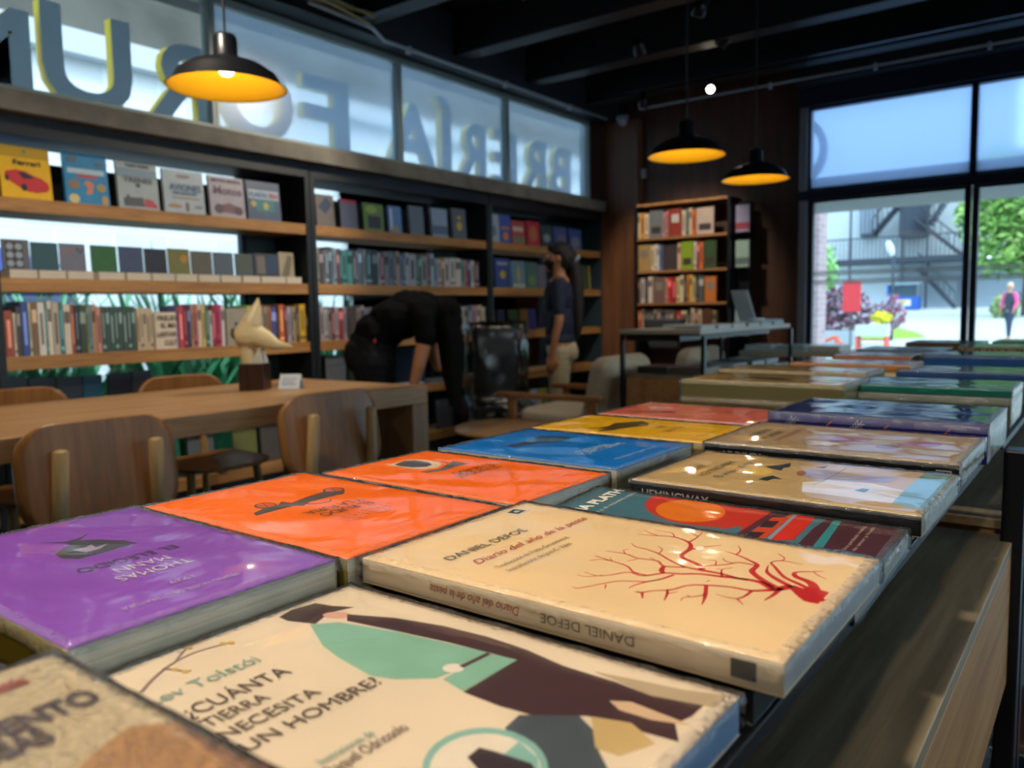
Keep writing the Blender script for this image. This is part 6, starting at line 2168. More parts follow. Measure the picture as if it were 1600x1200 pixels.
for k in range(5):
    a = 2*PI*k/5; b = MB(); b.tube([(.1, 0, .07), (.1+.28*math.cos(a), .28*math.sin(a), .045)], [.02, .012], 10); b.build('base_leg', BLACKG, t)
rnd = random.Random(5); n, mlev = 40, 14; v = []
for j in range(mlev):
    z = .30+.77*j/(mlev-1); ww = 1-.25*(1-j/(mlev-1))*0; sx = (.29 if z < .48 else .12)+.02; sy = .215
    cxx = .10 if z < .48 else -.09-(.76-z)*-.0
    if z > 1.02: sx *= .8
    for k in range(n):
        a = 2*PI*k/n; rr = 1+rnd.uniform(-.05, .05)+.05*math.sin(7*a+j*.6); ca, sa = math.cos(a), math.sin(a)
        v.append((cxx+sx*rr*math.copysign(abs(ca)**.6, ca), sy*rr*math.copysign(abs(sa)**.6, sa), z+rnd.uniform(-.01, .01)))
f = [(j*n+k, j*n+(k+1) % n, (j+1)*n+(k+1) % n, (j+1)*n+k) for j in range(mlev-1) for k in range(n)]+[tuple((mlev-1)*n+k for k in range(n))]
MB().add(v, f).build('plastic_cover', BAG, t, smooth=True)
# magazine rack next to it
t = thing('magazine_rack', 'floor rack with pale magazines between the wrapped chair and standing woman', 'rack', (-3.52, 4.98, 0))
MB().box(-.12, .12, -.22, .22, .0, .30).build('rack_body', mat('3a3c42', .5), t, bevel=.004)
for i, (hx, n_) in enumerate((('a8b4d0', 'lilac'), ('c8c860', 'yellow and white'), ('8ca0bc', 'pale blue'), ('c4ccd8', 'white'))):
    face_book('magazine', '%s magazine standing in the floor rack by the wrapped chair' % n_, (-3.44+.01*i, 4.83+.10*i, .301), LR, .10, .26, .01, hx, 'magazines in the floor rack', [('picture', '8c98b4', EL(.5, .5, .3, .25))], (), .05)
tag(MB().box(-3.46, -3.38, 4.30, 4.44, .0, .30).build('magazine_bundle', mat('9aa4b4', .5, noise=.3, scale=20), bevel=.003), 'pale magazine bundle on the floor left of the wrapped chair base', 'magazines')
# ------------------------------------------------------------ people
SK = mat('a8714e', .5, noise=.05, scale=30); SKD = mat('8a5a3e', .5); HAIRB = mat('140d0c', .7, noise=.4, scale=60, stretch=(8, 8, 1)); HAIR = mat('060505', .85, spec=.15, noise=.3, scale=60, stretch=(8, 8, 1)); BLK = mat('050608', .95, noise=.15, scale=12, spec=.1); NAVY = mat('131c34', .8, noise=.15, scale=10); KHA = mat('b4a688', .85, noise=.08, scale=14)
def hand(pos, d, up, s=1.0):
    """chains for palm, four fingers and thumb; d = finger direction, up = back of hand"""
    d = Vector(d).normalized(); up = Vector(up); up = (up-d*up.dot(d)).normalized(); sd = d.cross(up); p = Vector(pos); ch = []
    for k, ln in zip((-1.5, -.5, .5, 1.5), (.058, .068, .063, .048)):
        base = p+d*.075*s+sd*k*.017*s; ch.append([tuple(p+sd*k*.010*s)+(.014*s,), tuple(base)+(.0115*s,), tuple(base+d*ln*.5*s-up*.008*s)+(.0088*s,), tuple(base+d*ln*s-up*.024*s)+(.0072*s,)])
    b = p+d*.02*s-sd*.018*s; ch.append([tuple(b)+(.014*s,), tuple(b+d*.03*s-sd*.028*s-up*.004*s)+(.0105*s,), tuple(b+d*.062*s-sd*.034*s-up*.014*s)+(.0085*s,)])
    return ch
# standing woman: faces local +X
def woman_stand():
    t = thing('person', 'person standing at the bookcase in navy shirt, black mask and khaki trousers', 'person', (-3.34, 5.03, 0), (0, 0, math.radians(212)))
    H_ = [[(0, 0, .93, .115), (0, 0, 1.05, .105), (.005, 0, 1.18, .115), (0, 0, 1.30, .105), (-.005, 0, 1.375, .055), (.005, 0, 1.44, .048), (.015, 0, 1.47, .05)]]
    ex = [(0, 0, 1.05, .10, .145, .16), (.005, 0, 1.24, .11, .165, .13), (0, 0, .90, .115, .165, .12), (.012, 0, 1.535, .088, .072, .105), (.045, 0, 1.50, .055, .055, .065)]
    for s_ in (-1, 1):
        H_.append([(0, s_*.155, 1.335, .052), (.0, s_*.185, 1.22, .042), (.0, s_*.20, 1.07, .036), (.03, s_*.195, .95, .031), (.05, s_*.185, .85, .023), (.055, s_*.183, .82, .022)])
        H_ += hand((.055, s_*.183, .82), (.15, 0, -1), (0, s_, 0) if s_ > 0 else (0, -1, 0), 1.0)
        H_.append([(0, s_*.085, .88, .085), (.01, s_*.085, .68, .075), (.015, s_*.085, .50, .055), (-.01, s_*.088, .35, .052), (-.02, s_*.09, .12, .036), (-.02, s_*.09, .06, .036)])
        H_.append([(-.03, s_*.09, .04, .038), (.06, s_*.092, .035, .036), (.14, s_*.095, .025, .026)])
    H_.append([(.095, 0, 1.545, .012), (.112, 0, 1.515, .013), (.098, 0, 1.505, .012)])  # nose
    H_.append([(.09, 0, 1.475, .018), (.085, 0, 1.445, .020)])
    for s_ in (-1, 1): ex.append((.0, s_*.074, 1.52, .016, .010, .026))
    blob('body', H_, SK, t, .0075, ex)
    for s_ in (-1, 1):
        e = MB(); e.lathe([(0, .010), (.007, .008), (.010, 0), (.007, -.008), (0, -.010)], 12); e.build('eye', mat('e0dcd8', .3), t, (.083, s_*.031, 1.545), (0, PI/2, 0), smooth=True)
        e = MB(); e.lathe([(0, .0105), (.005, .009), (.0055, .007)], 12); e.build('iris', mat('1c100a', .2), t, (.0842, s_*.031, 1.545), (0, PI/2, 0))
    blob('face_mask', [[(.066, -.042, 1.50, .024), (.086, 0, 1.50, .030), (.066, .042, 1.50, .024)], [(.06, -.034, 1.47, .024), (.072, 0, 1.465, .029), (.06, .034, 1.47, .024)], [(.04, -.066, 1.49, .014), (.075, -.045, 1.50, .02)], [(.04, .066, 1.49, .014), (.075, .045, 1.50, .02)]], mat('07080c', .8), t, .006)
    blob('hair', [[(-.07, 0, 1.56, .05), (-.09, 0, 1.49, .05)], [(-.09, 0, 1.55, .045), (-.115, .0, 1.49, .042), (-.125, .01, 1.40, .050), (-.13, .015, 1.28, .055), (-.135, .02, 1.15, .048), (-.135, .02, 1.02, .036), (-.13, .02, .93, .014)]], HAIRB, t, .0075, [(-.012, 0, 1.573, .097, .084, .085), (-.045, 0, 1.53, .078, .086, .09), (.035, 0, 1.60, .055, .065, .042)])
    MB().lathe([(.035, -.012), (.043, 0), (.035, .012)], 20).build('hair_tie', mat('8a94a4', .5), t, (-.128, 0, 1.515), (0, .9, 0), smooth=True)
    sh = [[(0, 0, .90, .12), (0, 0, 1.05, .115), (.005, 0, 1.18, .123), (0, 0, 1.29, .112)]]
    for s_ in (-1, 1): sh.append([(0, s_*.12, 1.335, .062), (0, s_*.158, 1.325, .060), (.0, s_*.182, 1.23, .054), (0, s_*.193, 1.14, .050)])
    blob('shirt', sh, NAVY, t, .0075, [(0, 0, 1.05, .112, .157, .20), (.005, 0, 1.24, .122, .178, .14), (0, 0, .92, .126, .176, .075), (0, 0, 1.355, .06, .10, .035)])
    tr_ = []
    for s_ in (-1, 1): tr_.append([(0, s_*.083, .84, .097), (.01, s_*.085, .68, .088), (.015, s_*.087, .50, .072), (-.01, s_*.09, .32, .066), (-.02, s_*.092, .10, .056)])
    blob('trousers', tr_, KHA, t, .0075, [(-.01, 0, .86, .125, .172, .10), (-.055, .07, .83, .085, .085, .09), (-.055, -.07, .83, .085, .085, .09)])
    for s_ in (-1, 1): blob('shoe', [[(-.04, s_*.09, .04, .044), (.06, s_*.092, .036, .042), (.15, s_*.096, .028, .032)]], mat('1c1c20', .5), t, .007)
    return t
woman_stand()
def woman_bend():
    t = thing('person', 'person in black bending forward over the shelf, long black hair hanging down', 'person', (-3.30, 3.12, 0), (0, 0, math.radians(40)))
    ch = [[(-.03, 0, .90, .12), (0, 0, 1.00, .118), (.07, 0, 1.09, .11), (.17, 0, 1.15, .11), (.26, 0, 1.155, .10), (.31, 0, 1.15, .055), (.35, 0, 1.135, .05)]]
    ex = [(.12, 0, 1.12, .15, .155, .10), (.25, 0, 1.15, .11, .17, .095), (-.03, 0, .95, .12, .165, .14), (.38, 0, 1.11, .09, .072, .10)]
    for s_ in (-1, 1):
        if s_ < 0: arm = [(.27, -.15, 1.11, .054), (.275, -.19, .99, .046), (.245, -.20, .87, .038), (.21, -.185, .75, .027), (.20, -.18, .72, .023)]; hd = ((.20, -.18, .735), (.45, .1, -.6), (0, 0, 1))
        else: arm = [(.27, .15, 1.11, .052), (.30, .19, .99, .043), (.31, .19, .88, .036), (.33, .20, .82, .026), (.335, .20, .81, .022)]; hd = ((.335, .20, .81), (.9, .2, -.3), (0, 0, 1))
        ch.append(arm); ch += hand(*hd)
        ch.append([(-.02, s_*.085, .88, .09), (-.01, s_*.09, .68, .078), (.01, s_*.09, .48, .055), (-.02, s_*.095, .33, .052), (-.04, s_*.10, .10, .036), (-.04, s_*.10, .06, .036)])
        ch.append([(-.05, s_*.10, .04, .038), (.05, s_*.10, .035, .036), (.12, s_*.10, .025, .026)])
    ch.append([(.46, 0, 1.06, .014), (.472, 0, 1.035, .012)])
    for s_ in (-1, 1): ex.append((.38, s_*.074, 1.10, .02, .010, .022))
    blob('body', ch, SK, t, .0075, ex)
    for s_ in (-1, 1):
        e = MB(); e.lathe([(0, .010), (.007, .008), (.010, 0), (.007, -.008), (0, -.010)], 12); e.build('eye', mat('e0dcd8', .3), t, (.453, s_*.03, 1.075), (0, 2.0, 0), smooth=True)
    b = MB(); b.tube([(.44, -.02, 1.025), (.443, 0, 1.022), (.44, .02, 1.025)], .006, 8); b.build('lips', mat('8a4a44', .5), t, smooth=True)
    hr = []
    for dx, dy, zb, r0 in ((-.03, 0, .62, .034), (.02, .05, .60, .034), (.02, -.05, .58, .034), (.05, .03, .62, .030), (.05, -.03, .56, .030), (-.04, -.045, .68, .028), (-.02, .06, .66, .028), (.0, -.065, .60, .030)):
        hr.append([(.38+dx*.8, dy*.9, 1.14, r0*1.1), (.405+dx, dy*1.1, 1.0, r0*1.1), (.415+dx*.8, dy, .80, r0*.9), (.42+dx*.6, dy*.8, zb, .010)])
    blob('hair', hr, HAIR, t, .0085, [(.38, 0, 1.15, .105, .092, .085), (.35, 0, 1.16, .075, .085, .065), (.40, 0, 1.09, .085, .085, .085)])
    sh = [[(-.01, 0, 1.00, .128), (.07, 0, 1.09, .124), (.17, 0, 1.155, .122), (.26, 0, 1.16, .11)]]
    for s_ in (-1, 1): sh.append([(.25, s_*.12, 1.14, .070), (.27, s_*.155, 1.10, .066), (.28 if s_ < 0 else .30, s_*.188, 1.01, .060)])
    blob('t_shirt', sh, BLK, t, .0075, [(.12, 0, 1.11, .17, .175, .125), (.25, 0, 1.145, .12, .188, .11), (0, 0, 1.03, .13, .175, .13)])
    tr_ = []
    for s_ in (-1, 1): tr_.append([(-.018, s_*.085, .87, .120), (-.01, s_*.09, .68, .092), (.01, s_*.09, .48, .068), (-.02, s_*.095, .33, .062), (-.04, s_*.10, .10, .048)])
    blob('jeans', tr_, mat('0a0b10', .9, noise=.2, scale=14, spec=.2), t, .0075, [(-.025, 0, .95, .142, .182, .15), (-.09, .07, .92, .09, .09, .11), (-.09, -.07, .92, .09, .09, .11)])
    for s_ in (-1, 1): blob('shoe', [[(-.05, s_*.10, .04, .044), (.05, s_*.10, .036, .042), (.13, s_*.10, .028, .032)]], mat('1c1c20', .5), t, .007)
    MB().box(.005, .015, -.188, -.180, .99, 1.01).build('pocket_tab', mat('b02818', .5), t)
    return t
woman_bend()
# ------------------------------------------------------------ outside, left side of the shop
WB = bricks('dde3e6', 'd0d8dc', 'e8eef0', 1.6)
o = MB().box(-8.3, -8.0, -3, 14, 0, 3.6).build('brick_wall', WB); tag(o, 'white painted brick wall across the yard, seen through the left windows', 'wall')
tag(MB().box(-8.3, -7.82, -3, 14, 3.6, 3.82).build('cornice', mat('b8c0c4', .7)), 'pale ledge on top of the white brick wall outside', 'ledge')
tag(MB().box(-8.6, -8.1, -3, 14, 3.82, 6.2).build('concrete_wall', mat('55554f', .9, noise=.3, scale=1.5)), 'stained grey concrete wall above the pale ledge outside', 'wall')
o = MB().box(-9.5, -4.2, -3, 6.6, -.12, -.02).build('yard_paving', mat('8c9498', .8, noise=.1, scale=3)); tag(o, 'pale paving of the yard outside the left windows', 'paving')
o = MB().box(-6.4, -5.2, 2.4, 2.45, 0, .01)
def leaf_clump(name, c, n, h, spread, hx, lab, cat, grp=None, wid=.035, lean=.35, seed=0):
    rnd = random.Random(seed); mb = MB()
    for k in range(n):
        a = rnd.uniform(0, 2*PI); r = rnd.uniform(0, 1)**.5*spread; bx, by = c[0]+r*math.cos(a), c[1]+r*math.sin(a); d = rnd.uniform(0, 2*PI); L_ = h*rnd.uniform(.6, 1.05); ln = lean*rnd.uniform(.2, 1.2); w_ = wid*rnd.uniform(.7, 1.3)
        px, py = -math.sin(d)*w_, math.cos(d)*w_; v = []
        for i in range(5):
            tt = i/4; x = bx+math.cos(d)*ln*L_*tt*tt; y = by+math.sin(d)*ln*L_*tt*tt; z = c[2]+L_*tt*(1-.15*ln*tt); ww = (1-tt**2)*1+.02
            v += [(x-px*ww, y-py*ww, z), (x+px*ww, y+py*ww, z)]
        mb.add(v, [(2*i, 2*i+1, 2*i+3, 2*i+2) for i in range(4)], rnd.randrange(2))
    hx2 = '%02x%02x%02x' % tuple(min(255, int(int(hx[i:i+2], 16)*1.5)) for i in (0, 2, 4))
    return tag(mb.build(name, [mat(hx, .5), mat(hx2, .5)]), lab, cat, grp)
names = ['nearest', 'second', 'third', 'fourth', 'fifth', 'sixth', 'seventh', 'eighth', 'farthest']
for i in range(9):
    y = 1.0+i*.62
    leaf_clump('agave_plant', (-5.3+.25*(i % 2), y, 0), 70, 1.60 if i < 6 else 1.1, .30, '3f7a52', 'tall green strap leaved plant outside the left windows, %s from the left' % names[i], 'plant', 'strap leaved plants outside the left windows', .04, .55, i)
t = thing('parasol', 'blue parasol outside, seen at the left edge between the shelves', 'parasol', (-6.6, 2.35, 0))
MB().tube([(0, 0, 0), (0, 0, 1.75)], .02, 10).build('pole', mat('c8ccd0', .4), t); MB().lathe([(0, 1.72), (.35, 1.6), (.6, 1.42), (.62, 1.2), (.58, 1.2)], 24).build('canopy', mat('3a4a90', .6), t, smooth=True)
# sign letters, mirrored as seen from inside; white faces, yellow returns
def letter(ch, y0, y1, z0, z1, lab):
    me = text_mesh(ch, 1, .022, .045)
    xs = [v.co.x for v in me.vertices]; ys = [v.co.y for v in me.vertices]; a, b, c_, d = min(xs), max(xs), min(ys), max(ys)
    zs = [v.co.z for v in me.vertices]; z_a, z_b = min(zs), max(zs)
    for v in me.vertices:
        x, y, z = v.co; v.co = (-4.115-(z-z_a)/(z_b-z_a)*.06, y1-(x-a)/(b-a)*(y1-y0), z0+(y-c_)/(d-c_)*(z1-z0))
    me.materials.clear(); me.materials.append(mat('eef2fb', .5)); me.materials.append(mat('e0c408', .45)); me.update()
    for p in me.polygons: p.material_index = 0 if abs(p.normal.x) > .7 else 1; p.use_smooth = False
    return tag(link('sign_letter', me), lab, 'letter', 'white and yellow sign letters outside the left windows')
k_ = 4.115/4.25
LET = [('M', 1.35, 1.81, 2.62), ('U', 1.86, 2.31, 2.70), ('R', 2.37, 2.79, 2.67), ('O', 2.84, 3.36, 2.69), ('F', 3.44, 3.83, 2.70), ('A', 4.18, 4.72, 2.69), ('Í', 4.70, 4.90, 2.80), ('R', 4.97, 5.32, 2.67), ('E', 5.42, 5.75, 2.68), ('R', 5.84, 6.20, 2.67), ('B', 6.28, 6.62, 2.67)]
LL = ['M at the left edge', 'U seen in the clear pane', 'R left of the big lamp', 'O behind frosted glass', 'F behind frosted glass', 'A left of the accented one', 'accented I', 'R just right of the accented I', 'E between two letters R', 'R left of the last letter', 'B at the far right end']
for (c, a, b, zt), ll in zip(LET, LL): letter(c, a*k_, b*k_, 2.175, 1.15+(zt-1.15)*k_, 'mirrored sign letter '+ll)
# ------------------------------------------------------------ outside, right side: plaza
PAV = mat('b4bcb8', .8, noise=.06, scale=1)
tag(MB().add([(-7.7, 6.6, 0), (60, 6.6, 0), (-7.7, 14.1, 0), (60, 14.1, 0)], [(0, 1, 3, 2)]).build('plaza_paving', PAV), 'pale paving right outside the glass doors', 'paving')
tag(MB().add([(-16, 14.1, 0), (60, 14.1, 0), (-16, 30, 0), (60, 30, 0)], [(0, 1, 3, 2)]).build('plaza_paving', PAV), 'pale plaza paving around the red notice board and lamp post', 'paving')
tag(MB().add([(-60, 30, 0), (60, 30, 0), (-60, 58, .78), (60, 58, .78)], [(0, 1, 3, 2)]).build('plaza_paving', PAV), 'pale rising plaza paving in front of the far building', 'paving')
tag(MB().box(-3.2, 4.5, 6.62, 8.1, 2.03, 2.15).build('entrance_canopy', mat('7c8484', .7)), 'flat grey canopy slab outside above the glass doors', 'canopy')
t = tag(MB().box(-3.95, -3.42, 11.8, 12.2, 0, 2.5).build('brick_pier', bricks('9c8c90', '8c7c84', 'b0a8a8', 4)), 'mauve brick pier outside left of the plaza view', 'pier')
tag(MB().box(-4.3, -3.96, 11.9, 12.1, 0, 2.5).build('white_pilaster', mat('e0e4e0', .7)), 'narrow white pilaster beside the brick pier', 'pier')
# O of a sign standing on the canopy
mb = MB(); n = 36; Rr = .27
for k in range(n):
    pass
v = []; f = []
for k in range(n):
    a = 2*PI*k/n
    for r in (.27, .20):
        for y in (6.75, 6.81): v.append((-2.13+r*.82*math.cos(a), y, 2.40+r*.98*math.sin(a)))
for k in range(n):
    a = k*4; b = ((k+1) % n)*4; f += [(a, b, b+1, a+1), (a+2, a+3, b+3, b+2), (a, a+2, b+2, b), (a+1, b+1, b+3, a+3)]
tag(MB().add(v, f).build('sign_letter', mat('8090b0', .5)), 'round sign letter O on the canopy behind the frosted end window', 'letter')
# far building
FB = thing('far_building', 'large white building across the plaza with dark steel stairs', 'building', (-10, 59, .8))
MB().box(-28, 4.6, .02, .5, 0, 14).build('facade', mat('b4c2c8', .8), FB)
MB().box(-1.9, 45, -.04, .015, 0, 3.2).build('ground_floor_wall', mat('8898a4', .8), FB)
MB().box(2.35, 45, -2.5, .0, 3.2, 3.6).build('ground_floor_roof', mat('8090a0', .7), FB)
STL = mat('28323e', .6)
b = MB(); b.box(-6.0, 2.3, -2.6, -.3, 2.95, 3.3); b.build('landing', STL, FB)
b = MB()
for k in range(34): b.box(-6+k*.25, -5.96+k*.25, -2.6, -2.56, 3.3, 4.6)
b.box(-6, 2.3, -2.62, -2.54, 4.6, 4.68); b.build('railing', STL, FB)
b = MB(); b.box(-4.2, -3.2, -.6, -.02, 4.9, 7.4); b.build('louvre_block', mat('3a4656', .6), FB)
for k in range(4): MB().box(-4.1+.25*k, -3.95+.25*k, -.65, -.6, 5.1, 7.3).build('louvre_gap', mat('8898a8', .6), FB)
def flight(x0, z0, x1, z1, y, n, w=1.2):
    b = MB(); 
    for k in range(n):
        a = k/n; b.box(x0+(x1-x0)*a, x0+(x1-x0)*(a+1.0/n), y-w, y, z0+(z1-z0)*a, z0+(z1-z0)*a+.17)
    b.tube([(x0, y-w, z0), (x1, y-w, z1)], .10, 6); b.tube([(x0, y-w, z0+1.0), (x1, y-w, z1+1.0)], .05, 6)
    for k in range(0, n, 2): a = k/n; b.tube([(x0+(x1-x0)*a, y-w, z0+(z1-z0)*a), (x0+(x1-x0)*a, y-w, z0+(z1-z0)*a+1)], .03, 4)
    b.build('stair_flight', STL, FB)
flight(-3.2, 4.9, -1.0, 7.5, -.6, 14); flight(2.1, 3.3, -.6, 5.7, -.8, 14); flight(.2, 5.3, 1.5, 7.5, -.6, 10); flight(1.8, .0, -.4, 2.6, -.6, 14)
MB().box(-1.6, .0, -1.5, -.3, 4.6, 7.5).build('stair_tower', mat('364250', .7), FB)
for x in (-4.4, -1.2, .2): MB().box(x, x+.12, -2.55, -2.45, 0, 7.4).build('steel_column', STL, FB)
MB().box(1.65, 2.35, -.06, 0, 0, 1.75).build('door', mat('6a7480', .6), FB)
for k in range(3): MB().box(3.2+k*1.5, 4.3+k*1.5, -2.4, -1.9, 3.05, 3.19).build('strip_light', mat('e8f4ff', .4, emit=2.0), FB)
KB = thing('kiosk', 'small blue kiosk with a yellow and white sign in front of the stairs', 'kiosk', (-10.9, 56, .78))
MB().box(-.92, .92, -.5, .5, 0, .78).build('counter', mat('1f56b0', .5), KB); MB().box(-.92, -.82, -.5, .5, .78, 1.55).build('post', mat('2f66b8', .5), KB); MB().box(.82, .92, -.5, .5, .78, 1.55).build('post', mat('5a6a78', .5), KB)
MB().box(-.95, .95, -.55, .55, 1.55, 1.68).build('roof', mat('7c94a4', .5), KB); MB().box(-.8, .8, .3, .35, .8, 1.5).build('back_wall', mat('6a8088', .6), KB)
MB().box(-.25, .5, -.53, -.50, .22, .60).build('sign', mat('d8dcd0', .5), KB); MB().box(-.22, .25, -.55, -.53, .38, .56).build('sign_patch', mat('d8a840', .5), KB)
def foliage(name, c, r, n, cols, lab, cat, size=.1, grp=None, seed=0, trunk=None):
    rnd = random.Random(seed); mb = MB()
    for k in range(n):
        while True:
            p = Vector((rnd.uniform(-1, 1), rnd.uniform(-1, 1), rnd.uniform(-1, 1)))
            if .25 < p.length < 1: break
        p = p*(1+.12*math.sin(5*p.x+seed)*math.cos(4*p.z)); q = Vector((c[0]+p.x*r[0], c[1]+p.y*r[1], c[2]+p.z*r[2]))
        u = Vector((rnd.gauss(0, 1), rnd.gauss(0, 1), rnd.gauss(0, 1))).normalized(); w_ = u.orthogonal().normalized(); s = size*rnd.uniform(.6, 1.4)
        mb.add([q-u*s, q-w_*s*.45, q+u*s, q+w_*s*.45], [(0, 1, 2, 3)], rnd.randrange(len(cols)))
    if trunk is None: return tag(mb.build(name, [mat(h, .7) for h in cols]), lab, cat, grp)
    t = thing(name, lab, cat, (0, 0, 0), group=grp); mb.build('foliage', [mat(h, .7) for h in cols], t)
    b = MB(); b.tube([(c[0], c[1], trunk), (c[0]+.1, c[1], c[2]-r[2]*.2), (c[0], c[1], c[2]+r[2]*.5)], [.16, .12, .05], 10)
    for k in range(6):
        a = k*1.1; b.tube([(c[0], c[1], c[2]-r[2]*.5+k*.3), (c[0]+r[0]*.6*math.cos(a), c[1]+r[1]*.6*math.sin(a), c[2]+k*.35)], [.06, .02], 6)
    b.build('trunk', mat('4a4436', .8), t); return t
foliage('tree', (-3.6, 46, 5.4), (2.9, 2.2, 3.2), 5200, ['8ab858', '5f8f40', 'b4d480', '4a7434'], 'leafy green tree in front of the far building', 'tree', .22, seed=1, trunk=.4)
foliage('tree', (2.9, 44, 5.4), (3.0, 2.2, 3.0), 4200, ['7aa850', '557f3c', 'a4c874', '44682f'], 'leafy green tree at the right edge beyond the doors', 'tree', .22, seed=2, trunk=.4)
foliage('shrub', (-6.3, 23.6, .95), (1.0, .7, .75), 1300, ['5c3848', '7c5468', 'a8a0b4', '46303c'], 'purple leaved shrub behind the red sign', 'shrub', .10, seed=3)
foliage('shrub', (-5.0, 24.2, .85), (.35, .4, .55), 300, ['8c4458', 'a8a8b4', '6c5060'], 'pinkish shrub right of the red sign', 'shrub', .08, seed=4)
foliage('flower_bush', (-5.05, 23.2, .78), (.26, .26, .17), 500, ['e0d820', 'f0e840', '98a830'], 'bright yellow flower bush right of the red sign', 'flowers', .05, seed=5)
foliage('shrub', (-6.9, 24, .45), (.5, .5, .5), 500, ['5c9850', '88bc70', '3c7040'], 'green shrub at the left end of the plaza bed', 'shrub', .08, seed=6)
foliage('shrub', (-4.2, 44, .85), (.6, .5, .65), 600, ['88a860', 'a8b880', '5c7c44'], 'grassy green shrub left of the walking people', 'shrub', .12, seed=7)
foliage('shrub', (-12.6, 45, 2.4), (.6, .5, 2.0), 700, ['7cbc60', 'a0d488', '4c8440'], 'climbing green shrub beside the landing', 'shrub', .14, seed=8)
mb = MB(); rnd = random.Random(2)
mb.lathe([(1.55, 0), (1.3, .16), (.8, .30), (0, .36)], 40, 0, (-6.6, 29.6)); tag(mb.build('grass_mound', mat('7cc83c', .9, noise=.2, scale=3, bump=.02), smooth=True), 'bright green grass mound behind the lamp post', 'grass')
t = thing('sign_board', 'red notice board on a dark post in the plaza', 'sign', (-5.02, 20, 0)); MB().box(-.20, .20, -.02, .02, .97, 1.70).build('board', mat('c03038', .5), t, bevel=.005); MB().tube([(-.02, .03, 0), (-.02, .03, 1.0)], .02, 8).build('post', mat('30383c', .5), t)
t = thing('lamp_post', 'dark slim lamp post with a pale oval head', 'lamp post', (-5.58, 27, 0)); MB().tube([(0, 0, 0), (0, 0, 2.7)], [.055, .045], 10).build('pole', mat('2c3a4a', .5), t); o = MB().lathe([(0, -.28), (.07, -.22), (.11, 0), (.08, .2), (0, .26)], 16).build('lamp_head', mat('c4d4e0', .4), t, (-.1, 0, 2.85), (0, -.35, 0), smooth=True)
t = thing('planter', 'long pale planter box in the plaza bed', 'planter', (-6.0, 23, 0)); MB().box(-.9, .35, -.2, .2, 0, .45).build('planter_box', mat('98a8b0', .7), t); MB().box(-.88, .33, -.18, .18, .45, .46).build('soil', mat('4a4036', .9), t)
t = thing('red_legged_bench', 'pale bench with red legs right of the sign post', 'bench', (-5.0, 22, 0)); MB().box(-.38, .38, -.2, .2, .33, .62).build('bench_body', mat('b4c4c4', .7), t)
for x in (-.36, .32): MB().box(x, x+.05, -.2, .2, 0, .33).build('leg', mat('c8543c', .5), t)
MB().box(-.31, .32, -.18, .18, .22, .27).build('stretcher', mat('b0604c', .5), t)
t = thing('red_lounger', 'low red framed lounger left of the sign post', 'lounger', (-5.9, 21.4, 0)); b = MB(); b.tube([(-.55, 0, .03), (.1, 0, .32), (.25, 0, .02)], .035, 8); b.tube([(-.55, .35, .03), (.1, .35, .32), (.25, .35, .02)], .035, 8); b.tube([(.1, 0, .32), (.1, .35, .32)], .035, 8); b.tube([(.1, 0, .32), (.45, 0, .04)], .035, 8); b.build('lounger_frame', mat('cc5a40', .5), t, smooth=True)
def walker(loc, rz, lab, top, vest, legs, hair):
    t = thing('person', lab, 'person', loc, (0, 0, rz)); H_ = [[(0, 0, .92, .12), (0, 0, 1.15, .12), (0, 0, 1.35, .11), (0, 0, 1.45, .05), (.02, 0, 1.52, .05)]]; ex = [(0, 0, 1.2, .11, .17, .2), (.02, 0, 1.60, .09, .075, .11)]
    for s_ in (-1, 1):
        H_.append([(0, s_*.17, 1.38, .05), (-.03*s_, s_*.22, 1.12, .042), (.08, s_*.22, .92, .03)]); H_ += hand((.08, s_*.22, .92), (.3, 0, -1), (0, s_, 0)); H_.append([(0, s_*.09, .88, .09), (.08*s_, s_*.09, .5, .06), (.10*s_, s_*.09, .09, .04)]); H_.append([(.10*s_, s_*.09, .04, .035), (.10*s_+.12, s_*.09, .03, .03)])
    blob('body', H_, mat('b08468', .6), t, .014, ex)
    sh = [[(0, 0, .95, .13), (0, 0, 1.15, .13), (0, 0, 1.34, .12)]]; sl = []
    blob('vest', sh, mat(vest, .7), t, .014, [(0, 0, 1.2, .125, .185, .22)])
    for s_ in (-1, 1): sl.append([(0, s_*.17, 1.38, .062), (-.03*s_, s_*.22, 1.12, .055), (.06, s_*.22, .97, .045)])
    for s_ in sl: blob('sleeve', [s_], mat(top, .7), t, .012)
    lg = []
    for s_ in (-1, 1): lg.append([(0, s_*.09, .88, .105), (.08*s_, s_*.09, .5, .075), (.10*s_, s_*.09, .12, .055)])
    blob('trousers', lg, mat(legs, .7), t, .014); blob('hair', [[(-.03, 0, 1.66, .07), (-.05, 0, 1.58, .06)]], mat(hair, .6), t, .012, [(0, 0, 1.65, .10, .085, .08)])
walker((-2.60, 28.4, 0), -2.2, 'distant person walking outside in a dark vest with pink sleeves', 'e0508c', '2a3444', '24344c', 'c8b89c')
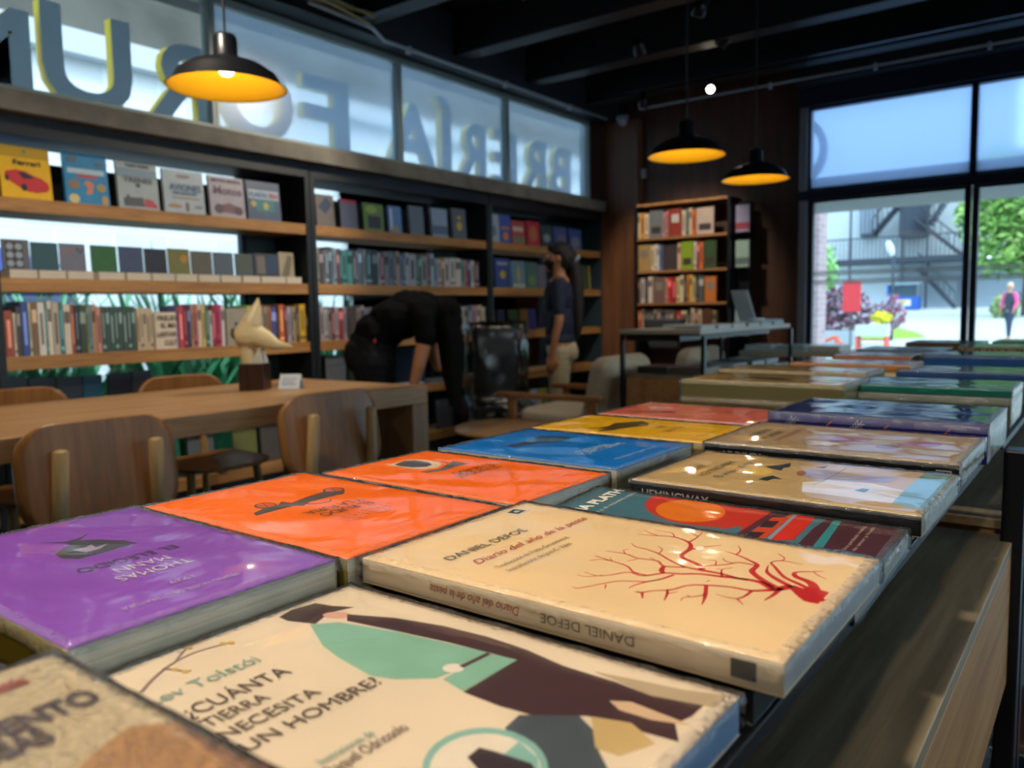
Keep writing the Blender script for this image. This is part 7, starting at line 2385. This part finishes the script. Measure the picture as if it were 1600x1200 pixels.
walker((-1.95, 28.6, 0), -2.2, 'distant person walking outside in white top at the right edge', 'd8dce0', 'c8d4d8', '2c3850', '3c3430')
for i, x in enumerate((-4.5, -3.2)):
    t = thing('bicycle', 'dark bicycle parked by the far wall, %s' % ('left one' if i == 0 else 'right one'), 'bicycle', (x, 56.5, .76), group='bicycles parked by the far wall')
    for dx in (-.45, .45):
        b = MB(); b.tube([(dx+.33*math.cos(2*PI*k/16), 0, .34+.33*math.sin(2*PI*k/16)) for k in range(17)], .03, 6); b.build('wheel', mat('2c3440', .6), t)
    b = MB(); b.tube([(-.45, 0, .34), (0, 0, .35), (.3, 0, .85), (-.15, 0, .8), (0, 0, .35)], .03, 6); b.tube([(.45, 0, .34), (.3, 0, 1.0)], .03, 6); b.tube([(-.15, 0, .8), (-.2, 0, .98)], .03, 6); b.build('bicycle_frame', mat('2c3440', .6), t)
# ------------------------------------------------------------ world
w = bpy.data.worlds.new('world'); bpy.context.scene.world = w; w.use_nodes = True; N = w.node_tree.nodes; L = w.node_tree.links
bg = N['Background']; sky = N.new('ShaderNodeTexSky'); sky.sky_type = 'NISHITA'; sky.sun_disc = False; sky.sun_elevation = math.radians(50); sky.sun_rotation = 2.0; sky.dust_density = 4; sky.air_density = 1.0
mx = N.new('ShaderNodeMixRGB'); mx.inputs[0].default_value = .75; mx.inputs[2].default_value = (.78, .95, 1.12, 1)
sc_ = N.new('ShaderNodeMixRGB'); sc_.blend_type = 'MULTIPLY'; sc_.inputs[0].default_value = 1; sc_.inputs[2].default_value = (.35, .35, .35, 1)
L.new(sky.outputs[0], sc_.inputs[1]); L.new(sc_.outputs[0], mx.inputs[1]); L.new(mx.outputs[0], bg.inputs[0]); bg.inputs[1].default_value = 1.55
sc = bpy.context.scene
sc.view_settings.view_transform = 'Standard'; sc.view_settings.look = 'None'; sc.view_settings.gamma = 1; sc.view_settings.exposure = .95; sc.view_settings.use_curve_mapping = False
try:
    sc.cycles.max_bounces = 8; sc.cycles.transparent_max_bounces = 24; sc.cycles.sample_clamp_indirect = 6; sc.cycles.caustics_refractive = True
except Exception: pass
